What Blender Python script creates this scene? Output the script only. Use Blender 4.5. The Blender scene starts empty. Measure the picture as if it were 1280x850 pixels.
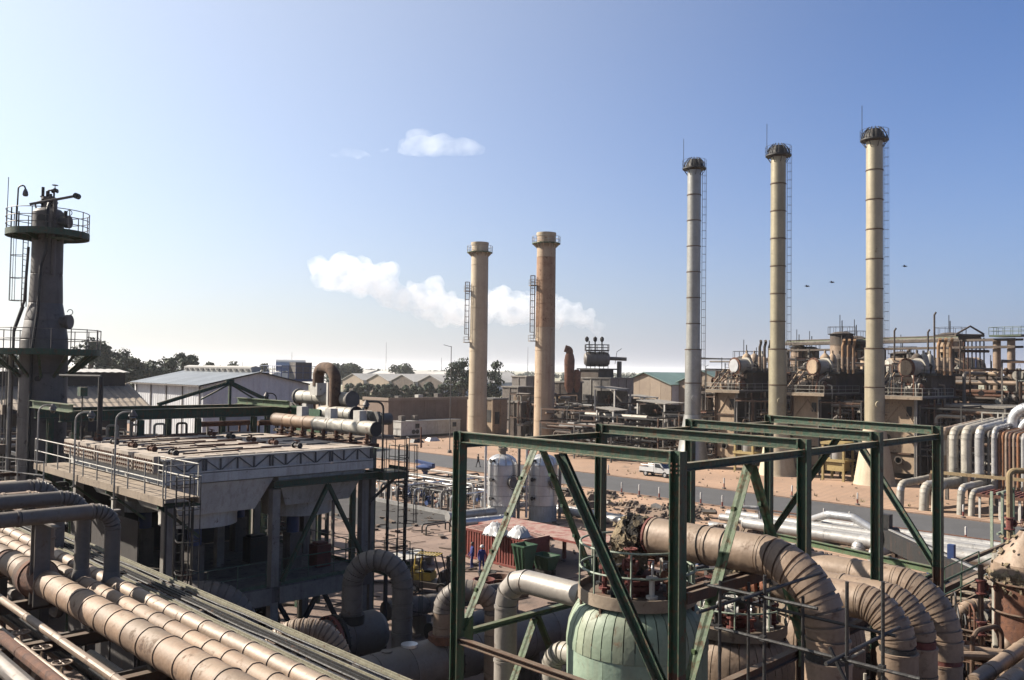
import bpy, bmesh, math, random
from mathutils import Vector, Matrix
C = bpy.context.scene
COL = C.collection
random.seed(7)
PI = math.pi
V = Vector
# ------------------------------------------------------------------ camera, world, sun, exposure
# world X runs right-and-away, world Y left-and-away along the plant grid, z = 0 is the yard
AZ, PITCH, ROLL, CAMZ = math.radians(45.4), math.radians(1.95), math.radians(.8), 13.0
fh = V((math.cos(AZ), math.sin(AZ), 0)); rh = V((fh.y, -fh.x, 0))
fw = fh*math.cos(PITCH)+V((0, 0, math.sin(PITCH)))
u0 = -fh*math.sin(PITCH)+V((0, 0, math.cos(PITCH)))
cr = rh*math.cos(ROLL)+u0*math.sin(ROLL); cu = u0*math.cos(ROLL)-rh*math.sin(ROLL)
cd = bpy.data.cameras.new('camera'); cam = bpy.data.objects.new('camera', cd); COL.objects.link(cam)
M = Matrix((cr, cu, -fw)).transposed().to_4x4(); M.translation = (0, 0, CAMZ)
cam.matrix_world = M
cd.sensor_width = 36; cd.lens = 36*1085/1280; cd.clip_end = 30000; cd.clip_start = .1
C.camera = cam
sun_dir = V((-.48, .88, .70)).normalized()
W = bpy.data.worlds.new('World'); C.world = W; W.use_nodes = True
nt = W.node_tree
sky = nt.nodes.new('ShaderNodeTexSky'); sky.sky_type = 'NISHITA'; sky.sun_disc = False
sky.sun_elevation = math.asin(sun_dir.z); sky.sun_rotation = math.atan2(sun_dir.x, sun_dir.y)
sky.air_density = 1.0; sky.dust_density = 0.6; sky.ozone_density = 1.0; sky.altitude = 50
EXPO = 1.5
bg = nt.nodes['Background']; bg.inputs[1].default_value = .10
def wn(t, **k):
    n = nt.nodes.new(t)
    for a, v in k.items(): setattr(n, a, v)
    return n
# dusty winter air: blue zenith side, and a wide white aureole round the sun
k_ = 2**-EXPO
tint = wn('ShaderNodeVectorMath', operation='MULTIPLY'); nt.links.new(sky.outputs[0], tint.inputs[0]); tint.inputs[1].default_value = (.77*k_, 1.0*k_, 1.46*k_)
tcn = wn('ShaderNodeTexCoord'); dt = wn('ShaderNodeVectorMath', operation='DOT_PRODUCT'); nt.links.new(tcn.outputs['Generated'], dt.inputs[0]); dt.inputs[1].default_value = sun_dir
mx0 = wn('ShaderNodeMath', operation='MAXIMUM'); nt.links.new(dt.outputs['Value'], mx0.inputs[0]); mx0.inputs[1].default_value = 0
pw = wn('ShaderNodeMath', operation='POWER'); nt.links.new(mx0.outputs[0], pw.inputs[0]); pw.inputs[1].default_value = 1.6
au = wn('ShaderNodeVectorMath', operation='SCALE'); au.inputs[0].default_value = (7.9*k_, 7.2*k_, 3.8*k_); nt.links.new(pw.outputs[0], au.inputs['Scale'])
ad = wn('ShaderNodeVectorMath', operation='ADD'); nt.links.new(tint.outputs[0], ad.inputs[0]); nt.links.new(au.outputs[0], ad.inputs[1])
# low lavender dust layer that brightens towards the sun
mn = wn('ShaderNodeMath', operation='MAXIMUM'); nt.links.new(dt.outputs['Value'], mn.inputs[0]); mn.inputs[1].default_value = -.3
hs_ = wn('ShaderNodeVectorMath', operation='SCALE'); hs_.inputs[0].default_value = (8.2*k_, 7.2*k_, 4.6*k_); nt.links.new(mn.outputs[0], hs_.inputs['Scale'])
hb = wn('ShaderNodeVectorMath', operation='ADD'); nt.links.new(hs_.outputs[0], hb.inputs[0]); hb.inputs[1].default_value = (4.4*k_, 4.6*k_, 5.7*k_)
sz = wn('ShaderNodeSeparateXYZ'); nt.links.new(tcn.outputs['Generated'], sz.inputs[0])
z0 = wn('ShaderNodeMath', operation='MAXIMUM'); nt.links.new(sz.outputs[2], z0.inputs[0]); z0.inputs[1].default_value = 0
zm = wn('ShaderNodeMath', operation='MULTIPLY'); nt.links.new(z0.outputs[0], zm.inputs[0]); zm.inputs[1].default_value = -8.0
ze = wn('ShaderNodeMath', operation='EXPONENT'); nt.links.new(zm.outputs[0], ze.inputs[0])
hm_ = wn('ShaderNodeMix', data_type='RGBA'); nt.links.new(ze.outputs[0], hm_.inputs[0]); nt.links.new(ad.outputs[0], hm_.inputs[6]); nt.links.new(hb.outputs[0], hm_.inputs[7])
nt.links.new(hm_.outputs[2], bg.inputs[0])
sl = bpy.data.lights.new('sun', 'SUN'); sl.energy = 5.0; sl.angle = math.radians(.53); sl.color = (1, .91, .79)
so = bpy.data.objects.new('sun', sl); COL.objects.link(so)
so.rotation_euler = sun_dir.to_track_quat('Z', 'Y').to_euler()
C.view_settings.view_transform = 'Standard'; C.view_settings.look = 'None'
C.view_settings.exposure = EXPO; C.view_settings.gamma = 1
C.cycles.max_bounces = 10; C.cycles.volume_bounces = 7; C.cycles.diffuse_bounces = 3; C.cycles.glossy_bounces = 3
C.cycles.use_denoising = True
C.cycles.sample_clamp_indirect = 4

# ------------------------------------------------------------------ materials
MATS = {}
def mat(name, c1, c2=None, rust=None, ramt=0.0, rough=.7, metal=0.0, sc=1.5, bump=.15, streak=0.0, dirt=None, damt=0.0, ov=.08, spec=.4):
    """weathered surface: c1/c2 mottling, rust patches, vertical run-off streaks, dirt on top faces, a little variation per object"""
    if name in MATS: return MATS[name]
    m = bpy.data.materials.new(name); m.use_nodes = True; n = m.node_tree.nodes; L = m.node_tree.links
    AL = .49; c1 = tuple(v*AL for v in c1); c2 = tuple(v*AL for v in c2) if c2 else None; rust = tuple(v*AL for v in rust) if rust else None; dirt = tuple(v*AL for v in dirt) if dirt else None
    p = n['Principled BSDF']; p.inputs['Roughness'].default_value = rough; p.inputs['Metallic'].default_value = metal
    p.inputs['Specular IOR Level'].default_value = spec
    g = n.new('ShaderNodeNewGeometry')
    def noise(scale, detail=5, vec=None, r=.6):
        t = n.new('ShaderNodeTexNoise'); t.inputs['Scale'].default_value = scale; t.inputs['Detail'].default_value = detail; t.inputs['Roughness'].default_value = r
        L.new(vec or g.outputs['Position'], t.inputs['Vector']); return t.outputs[0]
    def ramp(s, a, b):
        r = n.new('ShaderNodeMapRange'); r.inputs[1].default_value = a; r.inputs[2].default_value = b; r.clamp = True
        L.new(s, r.inputs[0]); return r.outputs[0]
    def mix(a, b, f, mode='MIX'):
        x = n.new('ShaderNodeMix'); x.data_type = 'RGBA'; x.blend_type = mode
        for s, v in ((6, a), (7, b)):
            if isinstance(v, tuple): x.inputs[s].default_value = (*v, 1)
            else: L.new(v, x.inputs[s])
        if isinstance(f, float): x.inputs[0].default_value = f
        else: L.new(f, x.inputs[0])
        return x.outputs[2]
    def mul(a, k):
        x = n.new('ShaderNodeMath'); x.operation = 'MULTIPLY'; L.new(a, x.inputs[0])
        if isinstance(k, float): x.inputs[1].default_value = k
        else: L.new(k, x.inputs[1])
        return x.outputs[0]
    c2 = c2 or tuple(v*.72 for v in c1)
    n1 = noise(sc); col = mix(c1, c2, ramp(n1, .38, .66))
    fine = noise(sc*9, 3)
    col = mix(col, tuple(v*.8 for v in c2), mul(ramp(fine, .45, .8), .55))
    if streak:
        mp = n.new('ShaderNodeMapping'); mp.inputs['Scale'].default_value = (1, 1, .07); L.new(g.outputs['Position'], mp.inputs[0])
        st = noise(sc*3.5, 4, mp.outputs[0]); dk = rust or tuple(v*.35 for v in c2)
        col = mix(col, dk, mul(ramp(st, .5, .72), float(streak)))
    if rust:
        rn = noise(sc*1.7+.37, 6, None, .7); rr = ramp(rn, .72-.36*ramt-.04, .72-.36*ramt+.06)
        rc = mix(rust, tuple(v*.5 for v in rust), ramp(fine, .4, .7)); col = mix(col, rc, mul(rr, .9))
        ro = n.new('ShaderNodeMapRange'); L.new(rr, ro.inputs[0]); ro.inputs[3].default_value = rough; ro.inputs[4].default_value = .9
        L.new(ro.outputs[0], p.inputs['Roughness'])
        if metal:
            mm = n.new('ShaderNodeMapRange'); L.new(rr, mm.inputs[0]); mm.inputs[3].default_value = metal; mm.inputs[4].default_value = 0
            L.new(mm.outputs[0], p.inputs['Metallic'])
    if dirt:
        sx = n.new('ShaderNodeSeparateXYZ'); L.new(g.outputs['Normal'], sx.inputs[0])
        up = ramp(sx.outputs[2], .3, .95); col = mix(col, dirt, mul(mul(up, ramp(n1, .3, .55)), float(damt)))
    oi = n.new('ShaderNodeObjectInfo'); mr = n.new('ShaderNodeMapRange'); L.new(oi.outputs['Random'], mr.inputs[0])
    mr.inputs[3].default_value = 1-ov*1.6; mr.inputs[4].default_value = 1+ov
    hs = n.new('ShaderNodeHueSaturation'); L.new(mr.outputs[0], hs.inputs['Value']); L.new(col, hs.inputs['Color'])
    L.new(hs.outputs[0], p.inputs['Base Color'])
    if bump:
        b = n.new('ShaderNodeBump'); b.inputs['Strength'].default_value = bump; b.inputs['Distance'].default_value = .03
        L.new(fine, b.inputs['Height'])
        b2 = n.new('ShaderNodeBump'); b2.inputs['Strength'].default_value = min(1, bump*1.6); b2.inputs['Distance'].default_value = .06
        L.new(noise(sc*2.6, 2), b2.inputs['Height']); L.new(b.outputs[0], b2.inputs['Normal']); L.new(b2.outputs[0], p.inputs['Normal'])
    MATS[name] = m; return m

RU = (.16, .07, .035)
green = mat('green_paint', (.030, .088, .046), (.020, .060, .034), (.17, .10, .055), .42, .6, streak=.6, sc=3.4, dirt=(.36, .30, .20), damt=.9)
greenl = mat('faded_sunlit_green_paint', (.12, .185, .085), (.06, .115, .05), RU, .36, .6, streak=.25, sc=2, dirt=(.3, .26, .18), damt=.5)  # faded green; sunlight on gantry and lower beams is put into its paleness
wornlit = mat('worn_sunlit_green_paint', (.085, .15, .05), (.045, .085, .033), RU, .42, .65, streak=.4, sc=2.6)  # worn green with sunlight on the braces put into its colour
brownst = mat('rusted_steel', (.13, .075, .045), (.08, .05, .035), RU, .5, .85, streak=.4, sc=2, dirt=(.28, .22, .16), damt=.5)
dark = mat('black_steel', (.03, .028, .027), (.02, .019, .018), RU, .25, .6, sc=3)
rust = mat('rust', (.20, .085, .045), (.12, .055, .035), (.09, .04, .03), .4, .9, sc=4)
redrust = mat('red_oxide', (.24, .06, .045), (.15, .045, .035), RU, .3, .8, sc=4)
tan = mat('dusty_cladding', (.42, .30, .21), (.29, .21, .15), (.18, .10, .06), .28, .58, .12, sc=1.3, streak=.2, dirt=(.45, .35, .26), damt=.45, ov=.10)
tanlight = mat('ochre_cladding', (.36, .228, .14), (.255, .165, .105), (.17, .09, .05), .30, .66, .0, sc=1.6, streak=.15, dirt=(.48, .38, .27), damt=.4, ov=.18)
greyclad = mat('grey_cladding', (.22, .20, .18), (.16, .145, .135), (.17, .09, .055), .22, .6, .2, sc=1.2, streak=.3, dirt=(.36, .29, .22), damt=.4, ov=.10)
whiteclad = mat('chalky_cladding', (.54, .505, .43), (.38, .355, .30), RU, .22, .6, .1, sc=1.4, streak=.3, dirt=(.5, .42, .32), damt=.3)
silver = mat('silver_cladding', (.95, .95, .95), (.80, .80, .80), (.4, .3, .2), .06, .34, .6, sc=1.1, streak=.12, ov=.06)
silverw = mat('white_silver_cladding', (.58, .57, .55), (.42, .41, .395), (.33, .26, .19), .22, .45, .25, sc=1.2, streak=.1)
concrete = mat('concrete', (.36, .33, .29), (.27, .25, .22), (.13, .10, .08), .2, .9, sc=1.4, streak=.45)
concd = mat('stained_concrete', (.22, .19, .165), (.15, .135, .12), (.07, .055, .045), .35, .9, sc=1.2, streak=.6)
whitep = mat('aged_white_paint', (.74, .715, .65), (.60, .575, .52), RU, .14, .7, sc=1.6, streak=.35)
deckm = mat('bundle_top', (.60, .50, .40), (.36, .31, .27), (.14, .09, .065), .30, .8, sc=1.0, dirt=(.52, .43, .34), damt=.5)
platem = mat('dusty_deck_plate', (.42, .33, .24), (.32, .25, .18), (.12, .07, .045), .28, .85, sc=1.3)
towerm = mat('tower_steel', (.17, .15, .14), (.12, .105, .098), (.07, .05, .042), .28, .6, .1, sc=.8, streak=.6)
creams = mat('cream_stack', (.66, .55, .39), (.57, .465, .325), (.32, .17, .09), .13, .75, sc=.5, streak=.3, ov=.03)
creamr = mat('rusting_cream_stack', (.58, .44, .30), (.49, .36, .24), (.28, .11, .06), .24, .75, sc=.45, streak=.55, ov=.03)
yels = mat('straw_stack', (.47, .42, .285), (.37, .33, .23), (.25, .17, .09), .12, .5, .3, sc=.5, streak=.3, ov=.05)
silst = mat('pale_metal_stack', (.50, .50, .47), (.38, .375, .35), (.3, .24, .16), .10, .42, .5, sc=.5, streak=.3, ov=.05)
rail = mat('railing_paint', (.52, .50, .44), (.38, .35, .3), RU, .3, .6, sc=4)
railg = mat('green_railing', (.10, .16, .10), (.06, .10, .07), RU, .3, .6, sc=4)
railp = mat('pale_green_railing', (.40, .47, .36), (.30, .36, .27), RU, .25, .6, sc=4)
brick = mat('brown_render', (.33, .235, .18), (.27, .19, .145), (.14, .10, .08), .2, .9, sc=.7, streak=.3)
corw = mat('white_corrugated', (.84, .85, .86), (.74, .75, .77), (.3, .24, .18), .1, .6, sc=.4, streak=.25)
corb = mat('blue_grey_sheet', (.33, .37, .41), (.26, .29, .33), (.2, .15, .12), .1, .55, sc=.4)
cort = mat('asbestos_sheet', (.43, .35, .27), (.33, .27, .21), (.15, .11, .09), .2, .9, sc=.5)
roofw = mat('pale_roof', (.66, .64, .60), (.54, .52, .48), (.3, .24, .18), .15, .7, sc=.1)
roofg = mat('green_roof', (.24, .36, .32), (.18, .28, .25), (.2, .17, .13), .15, .6, sc=.2)
yellow = mat('yellow_paint', (.62, .43, .06), (.5, .34, .05), RU, .15, .5, sc=5)
redc = mat('red_container', (.33, .065, .045), (.24, .05, .035), (.14, .06, .04), .3, .7, sc=1.6, streak=.4, dirt=(.46, .31, .25), damt=1.0)
skipg = mat('green_skip', (.04, .125, .055), (.03, .09, .045), RU, .22, .6, sc=3)
rubber = mat('rubber', (.02, .02, .02), rough=.85, sc=5)
bluecloth = mat('blue_overall', (.03, .05, .26), (.025, .04, .2), rough=.9, sc=8)
redcloth = mat('red_overall', (.42, .03, .035), (.34, .025, .03), rough=.9, sc=8)
darkcloth = mat('dark_clothes', (.035, .035, .05), rough=.9, sc=8)
skin = mat('skin', (.34, .19, .12), (.3, .16, .1), rough=.6, sc=9, bump=0)
helmw = mat('white_plastic', (.75, .75, .72), (.7, .7, .67), rough=.4, sc=6, bump=0)
bluep = mat('blue_paint', (.035, .08, .24), (.03, .06, .18), RU, .15, .5, sc=3)
wool = mat('torn_insulation', (.36, .28, .17), (.17, .13, .085), (.05, .04, .03), .35, 1.0, sc=4, bump=.8)
sheetm = mat('plastic_sheet', (.68, .69, .70), (.6, .61, .63), rough=.45, sc=2)
vgreen = mat('pale_green_vessel', (.36, .47, .35), (.29, .40, .31), (.28, .20, .12), .2, .65, sc=1.1, streak=.3)
glassm = mat('window_glass', (.03, .04, .05), rough=.1, sc=3, bump=0, spec=.8)
trunkm = mat('bark', (.10, .075, .055), rough=.95, sc=3)
AL0 = 1
leafm = [mat('leaf_dark', (0.038, 0.072, 0.032), (0.022, 0.044, 0.021), rough=.8, sc=.8, bump=0, ov=.1),
         mat('leaf_mid', (0.051, 0.089, 0.038), (0.034, 0.060, 0.027), rough=.8, sc=.8, bump=0, ov=.1),
         mat('leaf_olive', (0.072, 0.098, 0.043), (0.047, 0.068, 0.032), rough=.8, sc=.8, bump=0, ov=.1)]

# ------------------------------------------------------------------ mesh tools
def basis(d, up=None):
    d = V(d).normalized(); up = V(up) if up is not None else (V((0, 0, 1)) if abs(d.z) < .95 else V((1, 0, 0)))
    s = d.cross(up)
    if s.length < 1e-5: s = d.cross(V((0, 1, 0)))
    s.normalize(); return d, s, s.cross(d).normalized()
class MB:
    def __init__(self, M=None): self.v = []; self.f = []; self.M = M
    def poly(self, pts):
        i = len(self.v); self.v += [V(p) for p in pts]; self.f.append(tuple(range(i, i+len(pts)))); return self
    def ring(self, pts): i = len(self.v); self.v += pts; return list(range(i, i+len(pts)))
    def hexa(self, b, t):
        i = len(self.v); self.v += [V(p) for p in b]+[V(p) for p in t]
        self.f += [tuple(i+k for k in q) for q in ((3, 2, 1, 0), (4, 5, 6, 7), (0, 1, 5, 4), (1, 2, 6, 5), (2, 3, 7, 6), (3, 0, 4, 7))]; return self
    def box(self, a, b):
        (x0, y0, z0), (x1, y1, z1) = [[f(p, q) for p, q in zip(a, b)] for f in (min, max)]
        return self.hexa([(x0, y0, z0), (x1, y0, z0), (x1, y1, z0), (x0, y1, z0)], [(x0, y0, z1), (x1, y0, z1), (x1, y1, z1), (x0, y1, z1)])
    def cbox(self, c, s): c = V(c); h = V(s)/2; return self.box(c-h, c+h)
    def bar(self, p, q, w, h, up=None):
        p, q = V(p), V(q); d, s, u = basis(q-p, up); s = s*w/2; u = u*h/2
        return self.hexa([p-s-u, p+s-u, p+s+u, p-s+u], [q-s-u, q+s-u, q+s+u, q-s+u])
    def ibeam(self, p, q, h, w, t=.02, up=None):
        p, q = V(p), V(q); d, s, u = basis(q-p, up)
        for o in (u*(h/2-t/2), -u*(h/2-t/2)): self.bar(p+o, q+o, w, t, u)
        return self.bar(p, q, t*.8, h-2*t, u)
    def angle(self, p, q, a, t=.02, up=None):
        p, q = V(p), V(q); d, s, u = basis(q-p, up)
        self.bar(p+u*(a/2), q+u*(a/2), t, a-t, u); return self.bar(p+s*(a/2-t/2), q+s*(a/2-t/2), a, t, u)
    def cyl(self, p, q, r, r2=None, n=16, caps=True):
        p, q = V(p), V(q); d, s, u = basis(q-p); r2 = r if r2 is None else r2
        cs = [(math.cos(2*PI*k/n), math.sin(2*PI*k/n)) for k in range(n)]
        A = self.ring([p+s*(c*r)+u*(w*r) for c, w in cs]); B = self.ring([q+s*(c*r2)+u*(w*r2) for c, w in cs])
        self.f += [(A[k], A[(k+1) % n], B[(k+1) % n], B[k]) for k in range(n)]
        if caps: self.f += [tuple(reversed(A)), tuple(B)]
        return self
    def tube(self, pts, r, n=8, caps=True, closed=False):
        pts = [V(p) for p in pts]; m = len(pts); R = []; u = None
        for i, p in enumerate(pts):
            if closed: d = (pts[(i+1) % m]-pts[i-1]).normalized()
            else: d = ((pts[min(i+1, m-1)]-p).normalized()+(p-pts[max(i-1, 0)]).normalized()).normalized()
            if u is None: _, s, u = basis(d)
            else:
                u = (u-d*u.dot(d)); u = u.normalized() if u.length > 1e-6 else basis(d)[2]; s = d.cross(u)
            rr = r[i] if isinstance(r, (list, tuple)) else r
            R.append(self.ring([p+s*(rr*math.cos(2*PI*k/n))+u*(rr*math.sin(2*PI*k/n)) for k in range(n)]))
        for i in range(m if closed else m-1):
            A, B = R[i], R[(i+1) % m]; self.f += [(A[k], A[(k+1) % n], B[(k+1) % n], B[k]) for k in range(n)]
        if caps and not closed: self.f += [tuple(reversed(R[0])), tuple(R[-1])]
        return self
    def lathe(self, prof, c=(0, 0, 0), n=24, axis=(0, 0, 1), a0=0, a1=2*PI):
        c = V(c); d, s, u = basis(axis, (1, 0, 0) if abs(V(axis).normalized().z) > .9 else None); full = abs(a1-a0-2*PI) < 1e-6; k2 = n if full else n+1
        R = [self.ring([c+d*z+(s*math.cos(a0+(a1-a0)*k/n)+u*math.sin(a0+(a1-a0)*k/n))*max(r, 1e-4) for k in range(k2)]) for r, z in prof]
        for A, B in zip(R, R[1:]): self.f += [(A[k], A[(k+1) % k2], B[(k+1) % k2], B[k]) for k in range(n)]
        return self
    def prism(self, pts, off):
        """extrude a planar polygon by a vector"""
        off = V(off); n = len(pts); A = self.ring([V(p) for p in pts]); B = self.ring([V(p)+off for p in pts])
        self.f += [tuple(reversed(A)), tuple(B)]+[(A[k], A[(k+1) % n], B[(k+1) % n], B[k]) for k in range(n)]; return self
    def ball(self, c, r, n=10, m=6, sc=(1, 1, 1)):
        c = V(c); i = len(self.v)
        R = [self.ring([c+V((sc[0]*r*math.sin(PI*j/m)*math.cos(2*PI*k/n), sc[1]*r*math.sin(PI*j/m)*math.sin(2*PI*k/n), sc[2]*r*math.cos(PI*j/m))) for k in range(n)]) for j in range(m+1)]
        for A, B in zip(R, R[1:]): self.f += [(A[k], B[k], B[(k+1) % n], A[(k+1) % n]) for k in range(n)]
        return self
    def mesh(self, name, m, root=(0, 0, 0), smooth=30, fix=True):
        me = bpy.data.meshes.new(name); root = V(root)
        vs = [(self.M @ v) if self.M else v for v in self.v]
        me.from_pydata([v-root for v in vs], [], self.f)
        if fix:
            b = bmesh.new(); b.from_mesh(me); bmesh.ops.remove_doubles(b, verts=b.verts, dist=2e-4); bmesh.ops.recalc_face_normals(b, faces=b.faces); b.to_mesh(me); b.free()
        me.materials.append(m)
        if smooth:
            me.polygons.foreach_set('use_smooth', [True]*len(me.polygons)); me.set_sharp_from_angle(angle=math.radians(smooth))
        return me
def rootloc(o):
    while o.parent: o = o.parent
    return o.location
def part(name, mb, m, parent, label=None, kind=None, smooth=30, fix=True):
    o = bpy.data.objects.new(name, mb.mesh(name, m, rootloc(parent), smooth, fix)); COL.objects.link(o); o.parent = parent
    if label: o['label'] = label
    if kind: o['kind'] = kind
    return o
def tag(o, label, cat, group=None, kind=None):
    if label: o['label'] = label
    if cat: o['category'] = cat
    if group: o['group'] = group
    if kind: o['kind'] = kind
    return o
def thing(name, label, cat, loc, group=None):
    o = bpy.data.objects.new(name, None); COL.objects.link(o); o.location = loc; o.empty_display_size = .2
    return tag(o, label, cat, group)
def solo(name, mb, m, loc, label, cat, group=None, smooth=30):
    o = bpy.data.objects.new(name, mb.mesh(name, m, loc, smooth)); COL.objects.link(o); o.location = loc
    return tag(o, label, cat, group)
def struct(name, mb, m, smooth=0, kind='structure'):
    o = bpy.data.objects.new(name, mb.mesh(name, m, (0, 0, 0), smooth)); COL.objects.link(o); o['kind'] = kind; return o
def link_copy(o, parent=None, off=None):
    c = o.copy(); COL.objects.link(c)
    if parent: c.parent = parent
    for ch in o.children: link_copy(ch, c)
    return c
def arc(c, a, b, n=8, t0=0, t1=PI/2):
    c, a, b = V(c), V(a), V(b); return [c+a*math.cos(t0+(t1-t0)*k/n)+b*math.sin(t0+(t1-t0)*k/n) for k in range(n+1)]
def route(pts, r, n=7):
    """round the corners of a polyline with radius r"""
    pts = [V(p) for p in pts]; out = [pts[0]]
    for a, p, b in zip(pts, pts[1:], pts[2:]):
        d1 = (p-a).normalized(); d2 = (b-p).normalized(); ang = d1.angle(d2)
        if ang < .02 or ang > 2.8: out.append(p); continue
        l = min(r*math.tan(ang/2), (p-a).length*.49, (b-p).length*.49); rr = l/math.tan(ang/2); cc = p-d1*l+(d2-d1*d1.dot(d2)).normalized()*rr
        e1 = (p-d1*l-cc); e2 = d1*rr
        out += [cc+e1*math.cos(ang*k/n)+e2*math.sin(ang*k/n) for k in range(n+1)]
    out.append(pts[-1]); return out
def clad_pipe(parent, pts, r, m, seg=1.0, gores=6, bend=None, lip=.018, n=20, straight='cladding_sleeve', elbow='elbow_gore', mats=None, minseg=.02):
    """insulated pipe: every cladding sleeve and every gore of a lobster-back bend is its own part, lapped over the next with an open seam"""
    pts = [V(p) for p in pts]; bend = bend or 1.5*r*2; runs = []; last = pts[0]; k = 0
    def sleeve(a, b, nm, d0=None, d1=None):
        nonlocal k
        L = (b-a).length
        if L < minseg: return
        mb = MB(); d = (b-a)/L; k += 1
        rr = r*(1+random.uniform(-.006, .006)); A = []; _, s, u = basis(d)
        oo = [s*math.cos(2*PI*j/n)+u*math.sin(2*PI*j/n) for j in range(n)]
        def end(p, o, cut): return p+o if cut is None else p+o-d*(o.dot(cut)/max(.3, d.dot(cut)))
        e = min(.06/L, .2)
        j0 = random.randrange(n) if r > .15 else -1; dent = [random.random()**2 for _ in range(n)]; lp = lip*(.45 if nm == elbow else 1); gv = min(.3, (.045 if nm == elbow else .02)/L)
        for t, q in ((0, rr+lp), (e, rr+lp), (e*1.1, rr), (.35, rr), (.66, rr), (1-gv, rr-.002), (1-gv*.9, rr-.05), (1, rr-.05)):
            am = r*.016 if r > .15 and 0 < t < .99 else 0
            A.append(mb.ring([end(a, o*(q+random.uniform(-am, am)*dent[j]+(r*.028 if j == j0 else 0)), d0)*(1-t)+end(b, o*(q+(r*.028 if j == j0 else 0)), d1)*t for j, o in enumerate(oo)]))
        for P_, Q_ in zip(A, A[1:]): mb.f += [(P_[j], P_[(j+1) % n], Q_[(j+1) % n], Q_[j]) for j in range(n)]
        mb.f += [tuple(reversed(A[0])), tuple(A[-1])]
        mm = m if not mats else random.choice(mats)
        part(nm, mb, mm, parent)
    def straightrun(a, b):
        L = (b-a).length
        if L < minseg: return
        c = max(1, round(L/seg)); cuts = [0]+[(i+random.uniform(-.12, .12))/c for i in range(1, c)]+[1]
        for t0, t1 in zip(cuts, cuts[1:]): sleeve(a+(b-a)*t0, a+(b-a)*t1, straight)
    for a, p, b in zip(pts, pts[1:], pts[2:]):
        d1 = (p-a).normalized(); d2 = (b-p).normalized(); ang = d1.angle(d2); l = min(bend*math.tan(ang/2), (p-a).length*.98, (b-p).length*.98)
        rr = l/math.tan(ang/2); e = p-d1*l; cc = e+(d2-d1*d1.dot(d2)).normalized()*rr
        straightrun(last, e); g = max(2, round(gores*ang/(PI/2)))
        q = [cc+(e-cc)*math.cos(ang*i/g)+d1*rr*math.sin(ang*i/g) for i in range(g+1)]
        td = [-(e-cc).normalized()*math.sin(ang*i/g)+d1*math.cos(ang*i/g) for i in range(g+1)]
        for i in range(g): sleeve(q[i], q[i+1], elbow, td[i], td[i+1])
        last = q[-1]
    straightrun(last, pts[-1])
def railing(parent, pts, h=1.05, m=None, gap=1.5, r=.025, fine=True, closed=False, rails=(1, .52), toe=True):
    """handrail along a path; fine = each post and rail its own part"""
    m = m or rail; pts = [V(p) for p in pts]; up = V((0, 0, 1)); posts = []
    loop = list(zip(pts, pts[1:]+([pts[0]] if closed else [])))
    for a, b in loop:
        c = max(1, round((b-a).length/gap)); posts += [a+(b-a)*(i/c) for i in range(c)]
    if not closed: posts.append(pts[-1])
    J = MB()
    for p in posts:
        t = MB() if fine else J; t.cyl(p, p+up*h, r, n=6)
        if fine: part('post', t, m, parent)
    for k in rails:
        t = MB() if fine else J; t.tube([p+up*(h*k) for p in pts], r, 6, closed=closed)
        if fine: part('handrail' if k == 1 else 'mid_rail', t, m, parent)
    if toe:
        t = MB() if fine else J
        for a, b in loop: t.bar(a+up*.08, b+up*.08, .012, .15, up)
        if fine: part('toe_board', t, m, parent)
    if not fine: part('railing', J, m, parent)
def ladder(parent, p, h, facing, m=None, w=.45, cage=True, r=.02, step=.3, fine=True, cage0=2.2, cr=.38):
    """caged ladder; p foot centre, facing = outward direction (side on which one climbs)"""
    m = m or dark; p = V(p); f = V(facing).normalized(); s = f.cross(V((0, 0, 1))); up = V((0, 0, 1)); mb = MB()
    for k in (-1, 1): mb.cyl(p+s*(k*w/2), p+s*(k*w/2)+up*h, r*1.3, n=6)
    part('stringers', mb, m, parent); mb = MB()
    for i in range(1, int(h/step)): mb.cyl(p+s*(-w/2)+up*(i*step), p+s*(w/2)+up*(i*step), r*.8, n=5)
    part('rungs', mb, m, parent)
    if cage and h > cage0+.8:
        mb = MB(); zs = [cage0+i*(h-cage0)/max(1, round((h-cage0)/1.1)) for i in range(max(1, round((h-cage0)/1.1))+1)]
        hoop = lambda z: [p+up*z+s*(-w/2)]+[p+up*z+f*(.05+cr+cr*math.sin(a))+s*(cr*math.cos(a)) for a in [PI+PI/4-1.0, PI-.1, PI*.75, PI/2, PI*.25, .1]]+[p+up*z+s*(w/2)]
        for z in zs: mb.tube(hoop(z), r*.9, 5)
        for j in (2, 3, 4, 5): mb.tube([hoop(zs[0])[j], hoop(zs[-1])[j]], r*.8, 5)
        part('cage', mb, m, parent)
def disc(mb, c, r0, r1, z0, z1, n=32, a0=0, a1=2*PI): mb.lathe([(r0, z0), (r1, z0), (r1, z1), (r0, z1), (r0, z0)], c, n, a0=a0, a1=a1); return mb
def flange(mb, c, d, r, t=.06, n=20): c = V(c); d = V(d).normalized(); return mb.cyl(c-d*t/2, c+d*t/2, r, n=n)
def wheel(mb, c, d, r=.16, t=.018):
    """hand wheel with hub, spokes and stem"""
    c = V(c); d, s, u = basis(d); mb.tube([c+s*(r*math.cos(2*PI*k/12))+u*(r*math.sin(2*PI*k/12)) for k in range(12)], t, 5, closed=True)
    for k in range(3):
        o = s*(r*math.cos(PI*k/3))+u*(r*math.sin(PI*k/3)); mb.cyl(c-o, c+o, t*.6, n=4)
    return mb.cyl(c-d*.3, c+d*.03, t, n=5)
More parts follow.
